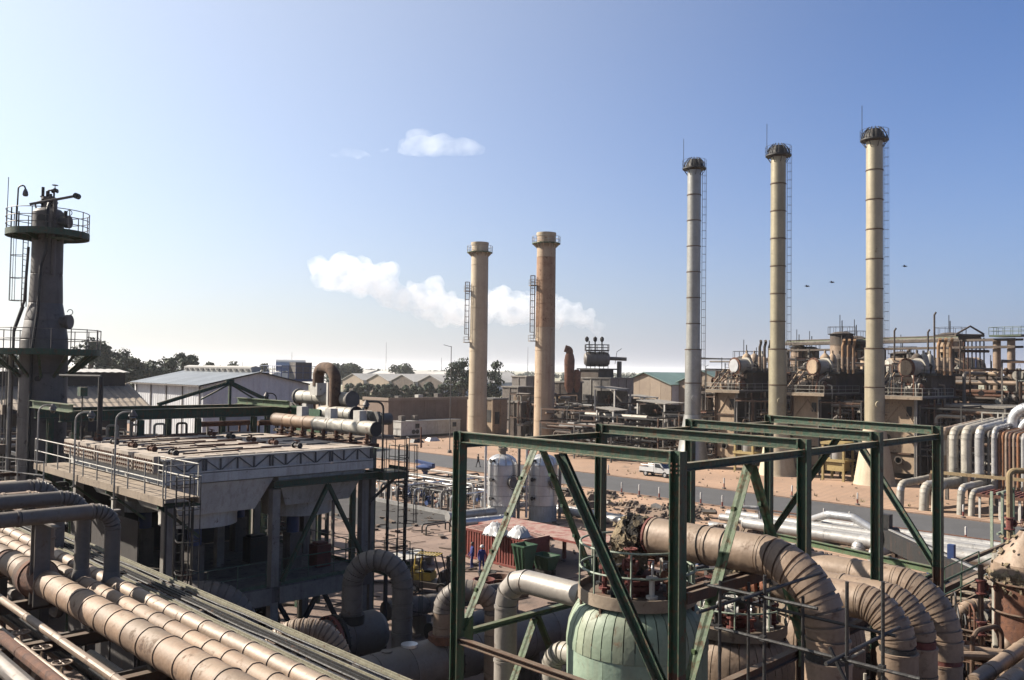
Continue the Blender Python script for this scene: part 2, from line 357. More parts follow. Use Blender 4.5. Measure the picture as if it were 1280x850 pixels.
def gate_valve(parent, c, axis, r, m=None, stem=(0, 0, 1)):
    c = V(c); a = V(axis).normalized(); st = V(stem); mb = MB(); m = m or redrust
    mb.cyl(c-a*r*2, c+a*r*2, r*1.15, n=12); flange(mb, c-a*r*2, a, r*1.8, .05, 12); flange(mb, c+a*r*2, a, r*1.8, .05, 12)
    mb.cyl(c, c+st*r*2.6, r*.9, r*.6, n=10); flange(mb, c+st*r*1.7, st, r*1.4, .05, 12)
    for k in range(4):
        o = basis(st)[1]*(r*.5*(1 if k % 2 else -1))
        mb.bar(c+st*r*2.5+o, c+st*r*4+o*.6, .03, .03)
    b = part('valve', mb, m, parent); h = MB(); wheel(h, c+st*(r*4.3+.05), st, max(.14, r*1.5)); part('handwheel', h, m, b)
    return b
# ------------------------------------------------------------------ the setting: ground, road, haze
def ray(px, py): return fw+cr*((px-640)/1085)+cu*((425-py)/1085)
def G(px, py, z=0.0): r = ray(px, py); return V((0, 0, CAMZ))+r*((z-CAMZ)/r.z)
def RX(px, py, X): r = ray(px, py); return V((0, 0, CAMZ))+r*(X/r.x)
def RY(px, py, Y): r = ray(px, py); return V((0, 0, CAMZ))+r*(Y/r.y)
def RD(px, py, d): r = ray(px, py); return V((0, 0, CAMZ))+r*(d/r.dot(fh))
def ground_mat():
    m = bpy.data.materials.new('ground'); m.use_nodes = True; n = m.node_tree.nodes; L = m.node_tree.links; p = n['Principled BSDF']
    p.inputs['Roughness'].default_value = .95; p.inputs['Specular IOR Level'].default_value = .2
    g = n.new('ShaderNodeNewGeometry')
    def noise(sc, det=6, r=.6, off=0):
        mp = n.new('ShaderNodeMapping'); mp.inputs['Location'].default_value = (off, off*.7, off*.3); L.new(g.outputs['Position'], mp.inputs[0])
        t = n.new('ShaderNodeTexNoise'); t.inputs['Scale'].default_value = sc; t.inputs['Detail'].default_value = det; t.inputs['Roughness'].default_value = r; L.new(mp.outputs[0], t.inputs[0]); return t.outputs[0]
    def ramp(s, a, b):
        r = n.new('ShaderNodeMapRange'); r.inputs[1].default_value = a; r.inputs[2].default_value = b; L.new(s, r.inputs[0]); return r.outputs[0]
    def mix(a, b, f):
        x = n.new('ShaderNodeMix'); x.data_type = 'RGBA'
        for s, v in ((6, a), (7, b)):
            if isinstance(v, tuple): x.inputs[s].default_value = (*v, 1)
            else: L.new(v, x.inputs[s])
        L.new(f, x.inputs[0]); return x.outputs[2]
    sx = n.new('ShaderNodeSeparateXYZ'); L.new(g.outputs['Position'], sx.inputs[0])
    sand = mix((0.289, 0.191, 0.132), (0.230, 0.153, 0.106), ramp(noise(.12), .35, .65))
    sand = mix(sand, (0.221, 0.153, 0.111), ramp(noise(.6, 8, .7, 4), .52, .72))
    sand = mix(sand, (0.323, 0.242, 0.178), ramp(noise(.35, 7, .65, 9), .60, .78))
    wv = n.new('ShaderNodeTexWave'); wv.bands_direction = 'X'; wv.inputs['Scale'].default_value = .30; wv.inputs['Distortion'].default_value = 9; wv.inputs['Detail'].default_value = 3; wv.inputs['Detail Scale'].default_value = .12; L.new(g.outputs['Position'], wv.inputs[0])
    tm = n.new('ShaderNodeMath'); tm.operation = 'MULTIPLY'; L.new(ramp(wv.outputs['Fac'], .70, .92), tm.inputs[0]); L.new(ramp(noise(.05, 4, .6, 31), .38, .50), tm.inputs[1])
    sand = mix(sand, (.15, .108, .08), tm.outputs[0])
    sand = mix(sand, (.12, .092, .072), ramp(noise(.09, 9, .72, 47), .60, .70))
    yard = mix((0.170, 0.123, 0.098), (0.115, 0.085, 0.071), ramp(noise(.22, 7, .65, 13), .36, .62))
    yard = mix(yard, (0.064, 0.051, 0.044), ramp(noise(.33, 8, .7, 21), .53, .68))
    yard = mix(yard, (0.230, 0.170, 0.132), ramp(noise(.9, 8, .7, 2), .58, .74))
    wob = n.new('ShaderNodeMath'); wob.operation = 'MULTIPLY_ADD'; L.new(noise(.08), wob.inputs[0]); wob.inputs[1].default_value = 16; L.new(sx.outputs[0], wob.inputs[2])
    near = mix(yard, sand, ramp(wob.outputs[0], 60, 66))
    field = mix((.24, .21, .15), (.15, .16, .10), ramp(noise(.006, 8, .6, 5), .4, .6))
    ln = n.new('ShaderNodeVectorMath'); ln.operation = 'LENGTH'; L.new(g.outputs['Position'], ln.inputs[0])
    col = mix(near, field, ramp(ln.outputs[1], 240, 420))
    L.new(col, p.inputs['Base Color'])
    b = n.new('ShaderNodeBump'); b.inputs['Strength'].default_value = .6; b.inputs['Distance'].default_value = .12
    L.new(noise(1.6, 8, .7), b.inputs['Height']); L.new(b.outputs[0], p.inputs['Normal'])
    return m
S = 6500
struct('ground', MB().poly([(-S, -S, 0), (S, -S, 0), (S, S, 0), (-S, S, 0)]), ground_mat())
asphalt = mat('asphalt', (.125, .125, .13), (.10, .10, .104), (.17, .14, .115), .22, .92, sc=.35, bump=.3)
struct('road', MB().box((74, -90, -.2), (84.6, 230, .02)), asphalt)
kerbm = mat('kerb_concrete', (.34, .22, .16), (.26, .17, .12), rough=.95, sc=1.2)
kb = MB()
for x in (73.75, 84.6):
    y = -90
    while y < 200: kb.box((x, y+.01, -.2), (x+.25, y+1.98, .12+random.uniform(-.015, .015))); y += 2
struct('kerb', kb, kerbm)
slab = mat('yard_slab', (.36, .255, .20), (.27, .19, .15), (.15, .11, .09), .3, .95, sc=.45, bump=.3)
# the red-brown concrete apron under the container and the forklift, cast in bays
sb = MB(); ap = thing('concrete_apron', 'red brown concrete apron cast in bays under the red shipping container', 'paving', (36, 40, 0))
for i in range(5):
    for j in range(6):
        x, y = 33.5+i*3.4, 36.2+j*3.4; part('slab', MB().box((x+.015, y+.015, -.3), (x+3.385, y+3.385, .035+random.uniform(-.006, .006))), slab, ap)
struct('dark_ground_sheet', MB().poly([(44.2, 47.5, .012), (50.3, 46, .012), (51.2, 58, .012), (50.2, 75, .012), (43.5, 76, .012), (41.8, 60, .012)]), mat('dark_ground', (.075, .07, .066), (.052, .048, .046), (.14, .11, .09), .22, .95, sc=.5, bump=.3))  # flat dark sheet on the yard beside the apron
# striped bollards along both edges of the road
bw = mat('bollard_white', (.75, .72, .68), rough=.7, sc=5); br = mat('bollard_red', (.30, .05, .035), rough=.7, sc=5)
spots = [(73.2, p) for p in (690, 711, 777, 799, 824, 876, 903, 930, 1030, 1062, 1207)]+[(85.5, p) for p in (1072, 1204, 990, 905, 760)]
b0 = None
for i, (x, px) in enumerate(spots):
    q = RX(px, 620, x); q = V((x, q.y, 0))
    if b0 is None:
        b0 = thing('bollard', '', 'bollard', q, 'white and red bollards along the road'); part('base_block', MB().lathe([(.24, 0), (.22, .16), (.08, .2)], q, 10), concd, b0)
        part('red_band', MB().cyl(q+V((0, 0, .15)), q+V((0, 0, .62)), .075, n=10), br, b0); part('white_top', MB().lathe([(.075, .62), (.075, 1.2), (.05, 1.25), (0, 1.26)], q, 10), bw, b0); o = b0
    else: o = link_copy(b0); o.location = q
    side = 'near kerb' if x < 80 else 'far kerb'
    where = {690: 'leftmost in view', 711: 'second from the left, before the open sand', 777: 'leftmost of the three by the rubble heap', 799: 'middle of the three by the rubble heap', 824: 'rightmost of the three by the rubble heap', 876: 'right of the third frame column', 903: 'between two green frame columns', 930: 'seen right of the leaning green brace', 1030: 'left one of the pair behind the white pipes', 1062: 'right one of the pair behind the white pipes', 1207: 'by the wide white pipe bank'}
    far = {1072: 'beside the flared foot of the tallest stack', 1204: 'under the bundle of pipe bends', 990: 'before the straw coloured middle stack', 905: 'right of the parked pickup', 760: 'left of the parked pickup'}
    o['label'] = f'red footed bollard, {side}, '+(where if x < 80 else far)[px]
# broken concrete and earth heaped beside the road
def rock(mb, c, r):
    i = len(mb.v); ph = random.uniform(0, 6); rr = [r*random.uniform(.65, 1.15) for _ in range(12)]
    for j, z in enumerate((-.5, .55)):
        for k in range(5): a = ph+2*PI*k/5+j*.5; mb.v.append(V(c)+V((rr[j*5+k]*math.cos(a)*(1-.35*j), rr[j*5+k]*math.sin(a)*(1-.35*j), z*r)))
    mb.f += [tuple(i+k for k in (9, 8, 7, 6, 5))[::-1]]+[(i+k, i+(k+1) % 5, i+5+(k+1) % 5, i+5+k) for k in range(5)]
rm = mat('rubble_stone', (.40, .30, .22), (.27, .20, .155), (.52, .43, .34), .3, .95, sc=1.5, bump=.4, ov=.2)
rb = MB()
heaps = [(random.uniform(60, 71), random.uniform(36, 74), random.uniform(.25, 1.1)) for _ in range(46)]
for hx, hy, hh in heaps:
    for _ in range(int(28*hh+12)):
        a = random.uniform(0, 6.28); d = abs(random.gauss(0, 1.1)); rock(rb, (hx+d*math.cos(a), hy+d*math.sin(a), max(.02, hh*(1-d/1.8)*random.uniform(.4, 1))), random.uniform(.08, .28)*random.choice((1, 1, 1.8)))
for _ in range(700): rock(rb, (random.uniform(48, 73), random.uniform(20, 84), .02), random.uniform(.04, .16))
for _ in range(110): rock(rb, (random.uniform(86, 102), random.uniform(30, 110), .02), random.uniform(.05, .2))
o = struct('rubble', rb, rm, kind='stuff'); o['label'] = 'broken concrete and stones heaped on the sand beside the road'; o['category'] = 'rubble'
mounds = MB()
mb = MB(); N = 40
for i in range(N+1):
    for j in range(N+1):
        x, y = 59+i*13.5/N, 33+j*42/N
        z = -.25
        for hx, hy, hh in heaps: z += hh*.75*math.exp(-((x-hx)**2+(y-hy)**2)/1.6)
        e = min(i, N-i, j, N-j); z = min(z, -.25+.3*e); mb.v.append(V((x, y, z)))
for i in range(N):
    for j in range(N): a = i*(N+1)+j; mb.f.append((a, a+N+1, a+N+2, a+1))
struct('earth_mounds', mb, mat('loose_earth', (.36, .25, .175), (.27, .19, .14), rough=.95, sc=.8, bump=.6), smooth=60)
# loose planks and slabs of broken concrete on the heap
for i, (x, y, s, rz) in enumerate(((66, 47.5, 1.5, .4), (64.5, 52, 1.1, 1.2), (67.5, 43, 1.3, 2.1), (62.5, 57, 1.2, .2), (68, 61, 1.4, 1.9))):
    Mx = Matrix.Translation((x, y, .55))@Matrix.Rotation(rz, 4, 'Z')@Matrix.Rotation(.35, 4, 'X')
    solo('concrete_chunk', MB(Mx).hexa([(-s/2, -s*.35, -.12), (s*.4, -s*.42, -.12), (s/2, s*.3, -.12), (-s*.42, s*.4, -.12)], [(-s/2, -s*.33, .12), (s*.42, -s*.4, .12), (s/2, s*.31, .12), (-s*.4, s*.4, .12)]), concrete, (x, y, .4),
         ['pale tilted slab of broken concrete below the three bollards', 'smaller grey concrete chunk left of the tilted slab', 'concrete chunk nearest the white pipe bank on the heap', 'concrete chunk at the left part of the rubble heap', 'concrete chunk highest up beside the road'][i], 'concrete chunk', 'broken concrete chunks on the heap')

# dry weeds and litter on the sand
random.seed(15); wd = MB()
for _ in range(130):
    if random.random() < .5: x, y = random.uniform(85.5, 104), random.uniform(20, 125)
    else: x, y = random.uniform(58, 73), random.uniform(20, 100)
    for _ in range(5):
        a = random.uniform(0, 6.28); h = random.uniform(.1, .45); d = V((math.cos(a), math.sin(a), 0)); s_ = V((-d.y, d.x, 0))*.05; p = V((x, y, 0))+d*random.uniform(0, .25); wd.poly([p-s_, p+s_, p+d*.15+V((0, 0, h))])
o = struct('weeds', wd, mat('dry_weed', (.30, .25, .12), (.16, .15, .07), rough=.95, sc=1, bump=0), kind='stuff'); o['label'] = 'dry weeds dotted over the sand along the road'; o['category'] = 'weeds'
# ------------------------------------------------------------------ green steel frame over the vessels
FX = (13.2, 18.1, 22.2, 26.65); YL, YR, FT = 15.03, 9.07, 11.57
FXL, FXR = (13.2, 18.25, 22.5, 27.25), (13.2, 17.98, 21.8, 25.95)
fr = thing('steel_framework', 'open green steel frame of four bents with chevron braces standing over the clad vessels', 'steel frame', (FX[0], YR, 0))
CS = .23; CH = CS/2+.004
for i in range(4):
    for y, x in ((YL, FXL[i]), (YR, FXR[i])):
        zz = 7.6 if y == YR and i in (0, 1, 3) else 6.2
        part('column', MB().ibeam((x, y, zz), (x, y, FT), CS, CS, .022, (0, 1, 0)), green, fr)
        part('column_foot', MB().ibeam((x, y, 0), (x, y, zz), CS, CS, .022, (0, 1, 0)), brownst if y == YR else green, fr, label='rust brown lower length of column' if y == YR else None)
        part('splice_plate', MB().box((x-.10, y+CH+.002, zz-.25), (x+.10, y+CH+.016, zz+.25)), green, fr)
    pl_, pr_ = V((FXL[i], YL, FT-.125)), V((FXR[i], YR, FT-.125)); d = (pl_-pr_).normalized()
    part('cross_beam', MB().ibeam(pr_+d*(CH+.01), pl_-d*(CH+.01), .24, .19, .02), green, fr)
    for y, x, s in ((YR, FXR[i], 1), (YL, FXL[i], -1)):
        part('end_plate', MB().box((x-.11, y+s*(CH+.002), FT-.29), (x+.11, y+s*(CH+.014), FT-.005)), green, fr); bo = MB()
        for k in range(6): bo.cyl((x-.075+.15*(k % 2), y+s*(CH+.01), FT-.06-.09*(k//2)), (x-.075+.15*(k % 2), y+s*(CH+.03), FT-.06-.09*(k//2)), .018, n=6)
        for k in range(6): bo.cyl((x-CH, y-.06+.12*(k % 2), FT-.22-.08*(k//2)), (x-CH-.018, y-.06+.12*(k % 2), FT-.22-.08*(k//2)), .018, n=6)
        part('bolts', bo, rust, fr, kind='stuff')
for y, F in ((YR, FXR), (YL, FXL)):
    for x, z in ((F[0], 7.0), (F[1], 7.0)): part('gusset', MB().box((x+(CH if x < 15 else -.4), y-.10, z-.25), (x+(.4 if x < 15 else -CH), y-.085, z+.32)), wornlit, fr)
    for a, b in zip(F, F[1:]): part('tie_beam', MB().ibeam((a+CH, y, FT-.3), (b-CH, y, FT-.3), .15, .14, .016), green, fr)
def brace(p, q, m=green, w=.145):
    p, q = V(p), V(q); d, s, u = basis(q-p)
    n = d.cross(V((0, 1, 0)) if abs(d.y) < .2 else V((1, 0, 0))).normalized(); pl = d.cross(n); b = MB()
    for k in (-1, 1): b.angle(p+pl*(k*.04), q+pl*(k*.04), w, .016, n*1.0)
    for t in (.2, .4, .6, .8): b.cbox(p+(q-p)*t, (.08, .08, .08))
    part('brace', b, m, fr)
ml, mr_ = (FXL[0]+FXL[1])/2, (FXR[0]+FXR[1])/2
brace((ml-.06, YL, FT-.4), (FXL[0]+.1, YL, 7.05), wornlit); brace((ml+.06, YL, FT-.4), (FXL[1]-.1, YL, 7.05))
brace((mr_-.06, YR, FT-.4), (FXR[0]+.1, YR, 7.05), wornlit); brace((mr_+.06, YR, FT-.4), (FXR[1]-.1, YR, 7.05))
brace((FX[0], (YL+YR)/2-.1, FT-.28), (FX[0], YR+.1, 6.95))
c4 = V(((FXL[3]+FXR[3])/2, (YL+YR)/2, FT-.28)); brace(c4+V((0, .1, 0)), (FXL[3], YL-.1, 7.6)); brace(c4-V((0, .1, 0)), (FXR[3], YR+.1, 7.6))
brace((ml-.06, YL, 6.85), (FXL[0]+.1, YL, 2.4), wornlit); brace((ml+.06, YL, 6.85), (FXL[1]-.1, YL, 2.4), wornlit)
part('lower_beam', MB().ibeam((FXL[0]+CH, YL, 6.95), (FXL[1]-CH, YL, 6.95), .13, .14, .016), greenl, fr)
part('lower_beam', MB().ibeam((FX[0], YR+CH, 6.85), (FX[0], YL-CH, 6.85), .13, .15, .016), brownst, fr)
for x0, x1 in zip(FXR, FXR[1:]): part('lower_beam', MB().ibeam((x0+CH, YR, 7.0), (x1-CH, YR, 7.0), .2, .16, .018), brownst, fr)
part('lower_beam', MB().ibeam((FXR[3], YR+CH, 7.5), (FXL[3], YL-CH, 7.5), .19, .15, .016), greenl, fr)
for k in (-.11, .11): part('pipe_bearer', MB().bar((FX[0]+CH, YR+k, 8.93), (FXR[1]-CH, YR+k, 8.93), .07, .2, (0, 0, 1)), brownst, fr)
for k in range(5): part('batten', MB().cbox((FX[0]+.5+k*.95, YR, 8.86), (.12, .15, .05)), brownst, fr)

# ------------------------------------------------------------------ three clad vessels with ring platforms
def gore_dome(root, c, prof, n, m, t=.02):
    for k in range(n):
        a0, a1 = 2*PI*(k+.05)/n, 2*PI*(k+.95)/n
        mb = MB().lathe(prof+[(r-t*1.5, z-t) for r, z in reversed(prof)]+[prof[0]], c, 3, a0=a0, a1=a1)
        [mb.poly([V(c)+V((r*math.sin(a), r*math.cos(a), z)) for r, z in prof+[(r-t*1.5, z-t) for r, z in reversed(prof)]]) for a in (a0, a1)]; part('dome_gore', mb, random.choice(m), root, smooth=40)
def vessel(x, y, zt, r, label, full=True, mm=None):
    """vertical vessel: clad shell rows, gored dome, ring tub platform with handrail, neck; zt = platform level"""
    t = thing('clad_vessel', label, 'vessel', (x, y, 0)); c = (x, y, 0); mm = mm or [vgreen]
    part('shell_core', MB().lathe([(r-.06, 0), (r-.06, zt-.9), (r*.7, zt-.15), (.3, zt-.1), (.3, zt+.35)], c, 32), concd, t, smooth=40)
    nz = 4
    for i in range(nz):
        z0 = (zt-.86)*i/nz; z1 = (zt-.86)*(i+1)/nz
        for k in range(8):
            a0 = 2*PI*(k+.004)/8+i*.2; a1 = 2*PI*(k+.996)/8+i*.2
            part('cladding_panel', MB().lathe([(r-.03, z0), (r, z0+.015), (r-.004, z1-.005), (r-.035, z1), (r-.03, z0)], c, 6, a0=a0, a1=a1), mm[0], t, smooth=40)
    gm = [mat('striped_gore', (.37, .425, .30), (.29, .33, .23), (.30, .19, .11), .34, .6, sc=1.2, ov=.12), mat('striped_gore_green', (.36, .45, .32), (.29, .37, .26), (.28, .18, .11), .25, .6, sc=1.2, ov=.12)] if full else [mm[0]]
    gore_dome(t, c, [(r+.012, zt-1.1), (r+.01, zt-.95), (r*.975, zt-.62), (r*.925, zt-.42), (r*.86, zt-.25), (r*.72, zt-.13)], 40, gm)
    pl = part('platform_ring', disc(MB(), (x, y, zt), .34, 1.3, -.05, 0, 36), brownst, t)
    part('platform_rim', disc(MB(), (x, y, zt), 1.285, 1.32, -.10, .16, 40), platem, pl)
    for k in range(9):
        a = 2*PI*k/9+.2; p = V((x+1.28*math.cos(a), y+1.28*math.sin(a), zt)); part('post', MB().cyl(p, p+V((0, 0, 1.12)), .022, n=6), railp, t)
    for z in (1.12, .6): part('ring_rail', MB().tube([(x+1.28*math.cos(2*PI*k/36), y+1.28*math.sin(2*PI*k/36), zt+z) for k in range(36)], .024, 6, closed=True), railp, t)
    for k in range(10):
        a = 2*PI*k/10; q = V((math.cos(a), math.sin(a), 0)); part('bracket', MB().bar(V((x, y, zt-.1))+q*1.28, V((x, y, zt-.75))+q*(r*.8), .05, .05), brownst, t)
    # flanged neck with bolted nozzles and small valves standing in the tub
    n = MB().cyl((x, y, zt-.1), (x, y, zt+.45), .36, n=20); flange(n, (x, y, zt+.2), (0, 0, 1), .52, .09, 24); flange(n, (x, y, zt+.32), (0, 0, 1), .52, .09, 24); neck = part('neck', n, redrust, t)
    bl = MB()
    for k in range(16): a = 2*PI*k/16; bl.cyl((x+.46*math.cos(a), y+.46*math.sin(a), zt+.1), (x+.46*math.cos(a), y+.46*math.sin(a), zt+.45), .028, n=6)
    part('bolts', bl, rust, neck)
    for k in range(11):
        a = 2*PI*(k+.3)/11; rr = random.uniform(.72, 1.0); p = V((x+rr*math.cos(a), y+rr*math.sin(a), zt)); h = random.uniform(.3, .75); mb = MB(); m2 = random.choice((redrust, rust, redrust, dark, whitep))
        mb.cyl(p, p+V((0, 0, h)), .06, n=8); flange(mb, p+V((0, 0, .12)), (0, 0, 1), .13, .05, 10); flange(mb, p+V((0, 0, h)), (0, 0, 1), .13, .06, 10)
        part('nozzle', mb, m2, t)
        if k % 2 == 0: gate_valve(t, p+V((0, 0, h+.15)), (math.sin(a), -math.cos(a), 0), .07, random.choice((redrust, rust, whitep)))
        else:
            q = V((x+(rr-.3)*math.cos(a+.3), y+(rr-.3)*math.sin(a+.3), zt+h+.1)); part('impulse_tube', MB().tube(route([p+V((0, 0, h)), p+V((0, 0, h+.25)), q+V((0, 0, .2)), V((q.x, q.y, zt+.1))], .08), .022, 6), random.choice((silver, rust, dark)), t)
    return t
random.seed(11)
vs1 = vessel(15.8, 11.93, 8.05, 1.56, 'pale green clad vessel with gored dome and round railed platform in the nearest frame bay')
vs2 = vessel(20.1, 12.05, 6.5, 1.5, 'dusty vessel topped by rust red valves in the second frame bay, behind scaffold poles', False, [tan])
vs3 = vessel(24.3, 12.05, 6.3, 1.5, 'farthest vessel in the third frame bay, mostly behind pipe bends', False, [tan])
def torn(parent, pts, r, n, label=None, m=None, seed=3):
    """ragged lagging: a lumpy sleeve along the path with loose shreds hanging off it"""
    rs = random.Random(seed); pts = [V(p) for p in pts]; mb = MB(); dense = []
    for a, b in zip(pts, pts[1:]): c = max(2, int((b-a).length/.07)); dense += [a.lerp(b, i/c) for i in range(c)]
    dense.append(pts[-1]); mb.tube(dense, [r*(1+rs.uniform(-.08, .08)) for _ in dense], 26)
    for v in mb.v: v += V((rs.uniform(-1, 1), rs.uniform(-1, 1), rs.uniform(-1, 1)))*.05
    for _ in range(n):
        c = rs.choice(dense); d = V((rs.gauss(0, 1), rs.gauss(0, 1), rs.gauss(0, 1))).normalized(); p = c+d*r*rs.uniform(.95, 1.12); s = rs.uniform(.03, .085); a = basis(d)
        q = [p+a[1]*(s*math.cos(t)*rs.uniform(.5, 1.3))+a[2]*(s*math.sin(t)*rs.uniform(.8, 1.9))+a[0]*rs.uniform(-.04, .05) for t in (0, 1.2, 2.4, 3.7, 5)]; mb.prism(q, d*-.04)
    return part('torn_insulation', mb, m or wool, parent, label, smooth=50)
# big elbow pipe over the first vessel
bp = thing('elbow_pipe', 'largest dusty tan clad pipe, bending down on the right through the nearest frame bay', 'pipe', (15.65, 7.4, 0), 'clad pipes leaving the vessels')
clad_pipe(bp, [(15.65, 11.35, 9.42), (15.65, 7.42, 9.42), (15.65, 7.42, 7.85)], .39, tan, seg=1.05, gores=9, bend=1.32)
part('joint_band', MB().cyl((15.65, 7.42, 7.86), (15.65, 7.42, 7.7), .40, n=24), dark, bp)
clad_pipe(bp, [(15.65, 7.42, 7.72), (15.65, 7.42, 0)], .425, tan, seg=.55)
el = MB().tube(route([(15.65, 12.05, 8.3), (15.65, 12.05, 9.42), (15.65, 11.3, 9.42)], .7, 8), .30, 18); part('bare_elbow', el, dark, bp)
flm = MB(); flange(flm, (15.65, 11.42, 9.42), (0, 1, 0), .40, .05, 24); part('end_ring', flm, redrust, bp)
torn(bp, [(15.68, 12.08, 8.35), (15.66, 12.05, 8.75)], .30, 30, m=dark); torn(bp, [(15.66, 12.06, 8.7), (15.65, 12.06, 9.1), (15.65, 11.98, 9.35), (15.65, 11.8, 9.45)], .40, 150)
torn(bp, [(15.65, 11.86, 9.42), (15.65, 11.52, 9.42)], .37, 60, m=mat('charred_insulation', (.035, .03, .026), (.02, .018, .016), (.25, .18, .09), .38, 1.0, sc=5, bump=.8))
for y in (10.6, 10.05, 9.5): part('strap', MB().tube([(15.65+.40*math.cos(a*PI/10), y+.04*math.sin(a*PI/10*1.0), 9.42+.40*math.sin(a*PI/10)) for a in range(20)], .012, 5, closed=True), dark, bp)
# pipe leaving the first vessel to the left and down
wp = thing('arch_pipe', 'smooth pale grey pipe leaving the green vessel leftwards and turning down to the yard', 'pipe', (15.65, 15.95, 0), 'clad pipes leaving the vessels')
clad_pipe(wp, [(15.65, 13.35, 7.72), (15.65, 15.95, 7.72), (15.65, 15.95, 0)], .29, mat('smooth_grey_cladding', (.46, .42, .37), (.37, .335, .295), RU, .08, .5, .2, sc=1, streak=.15), seg=1.5, gores=3, bend=.72, n=24)
part('coupling', MB().cyl((15.65, 13.35, 7.72), (15.65, 12.9, 7.6), .30, .34, n=20), tan, wp)
wq = thing('arch_pipe', 'short dusty pipe bending down from the lower side of the green vessel behind the brace', 'pipe', (15.65, 14.45, 0), 'clad pipes leaving the vessels')
clad_pipe(wq, [(15.65, 13.3, 6.3), (15.65, 14.35, 6.3), (15.65, 14.35, 0)], .25, whiteclad, seg=1.2, gores=5, bend=.5)
# the other bends
e3 = thing('elbow_pipe', 'tan clad pipe with ribbed bend, rightmost, leaving the farthest frame bay', 'pipe', (24.3, 8.3, 0), 'clad pipes leaving the vessels')
clad_pipe(e3, [(24.3, 12.05, 7.35), (24.3, 8.35, 7.35), (24.3, 8.35, 5.6)], .44, tan, seg=1.3, gores=9, bend=1.25)
part('joint_band', MB().cyl((24.3, 8.35, 5.62), (24.3, 8.35, 5.45), .43, n=24), redrust, e3); clad_pipe(e3, [(24.3, 8.35, 5.5), (24.3, 8.35, 0)], .44, tan, seg=.6)
e2 = thing('elbow_pipe', 'tan clad pipe with ribbed bend in the second bay, half hidden by the largest pipe', 'pipe', (20.1, 7.9, 0), 'clad pipes leaving the vessels')
clad_pipe(e2, [(20.1, 10.9, 7.75), (20.1, 7.9, 7.75), (20.1, 7.9, 6.9)], .40, tan, seg=1.2, gores=8, bend=1.0)
part('joint_band', MB().cyl((20.1, 7.9, 6.91), (20.1, 7.9, 6.78), .39, n=24), dark, e2); clad_pipe(e2, [(20.1, 7.9, 6.8), (20.1, 7.9, 0)], .43, tan, seg=.6)
hb = MB().tube(route([(20.1, 12.05, 6.6), (20.1, 12.05, 7.75), (20.1, 11.0, 7.75)], .6, 8), .27, 16); part('bare_elbow', hb, dark, e2)
for y in (11.55, 11.3, 11.05): part('flange_ring', flange(MB(), (20.1, y, 7.75), (0, 1, 0), .42, .1, 24), mat('orange_primer', (.42, .17, .09), (.33, .13, .07), RU, .3, .8, sc=3), e2)
torn(e2, [(20.1, 12.06, 7.5), (20.1, 12.0, 7.75), (20.1, 11.65, 7.76)], .36, 90); torn(e2, [(20.1, 10.98, 7.75), (20.1, 10.8, 7.75)], .41, 40, m=MATS['charred_insulation'])
e4 = thing('elbow_pipe', 'tan clad pipe between the two ribbed bends, bending down beside the frame column', 'pipe', (21.7, 8.0, 0), 'clad pipes leaving the vessels')
clad_pipe(e4, [(21.7, 11.2, 7.55), (21.7, 8.0, 7.55), (21.7, 8.0, 6.7)], .36, tan, seg=1.2, gores=8, bend=.95)
part('joint_band', MB().cyl((21.7, 8.0, 6.71), (21.7, 8.0, 6.5), .35, n=24), redrust, e4); clad_pipe(e4, [(21.7, 8.0, 6.55), (21.7, 8.0, 0)], .38, tan, seg=.6)

# ------------------------------------------------------------------ rusty scaffold poles in front
sf = thing('scaffold', 'thin rusty tube scaffold standing in front of the second vessel and the tan bends', 'scaffold', (13.2, 6, 0))
def yx(px, X): return RX(px, 780, X).y
for px, X, zt in ((899, 13.4, 9.35), (955, 13.4, 9.6), (1058, 13.4, 9.75), (1103, 13.4, 9.85), (1003, 15.0, 8.95), (935, 15.0, 9.0)):
    y = yx(px, X); part('standard', MB().cyl((X, y, 0), (X+.02, y, zt), .03, n=8), dark, sf)
for X, z, pa, pb in ((13.35, 9.25, 880, 1022), (13.35, 8.55, 895, 1150), (15.05, 8.6, 885, 1120), (13.36, 7.95, 990, 1160)):
    part('ledger', MB().cyl((X, yx(pa, X), z), (X, yx(pb, X), z), .03, n=8), dark, sf)
for px, z in ((899, 8.9), (955, 9.3), (1058, 8.6)): y = yx(px, 13.4)+.05; part('transom', MB().cyl((12.8, y, z), (15.6, y, z), .03, n=8), dark, sf)
part('brace_tube', MB().cyl((13.32, yx(1040, 13.4), 8.7), (13.32, yx(1075, 13.4), 7.9), .03, n=8), dark, sf)
for px in (899, 955, 1058, 1103): y = yx(px, 13.4); part('coupler', MB().cbox((13.38, y, 8.56), (.11, .09, .09)), dark, sf)
# ------------------------------------------------------------------ air cooler on concrete columns
random.seed(21)
X0, X1, Y0, Y1 = 13.45, 22.75, 31.75, 41.9
ac = thing('air_cooler', 'big flat topped air cooler with sloping fan hoods, raised on concrete columns', 'air cooler', (13.45, 31.75, 0))
for x in (13.75, 18.15, 22.5):
    for y in (32.05, 36.8, 41.6):
        part('column', MB().box((x-.17, y-.17, 0), (x+.17, y+.17, 8.05 if x != 18.15 or y > 33 else 8.0)), concrete, ac)
for y in (32.05, 36.8, 41.6): part('floor_beam', MB().box((X0+.05, y-.2, 3.45), (X1+.1, y+.22, 3.98)), concd, ac)
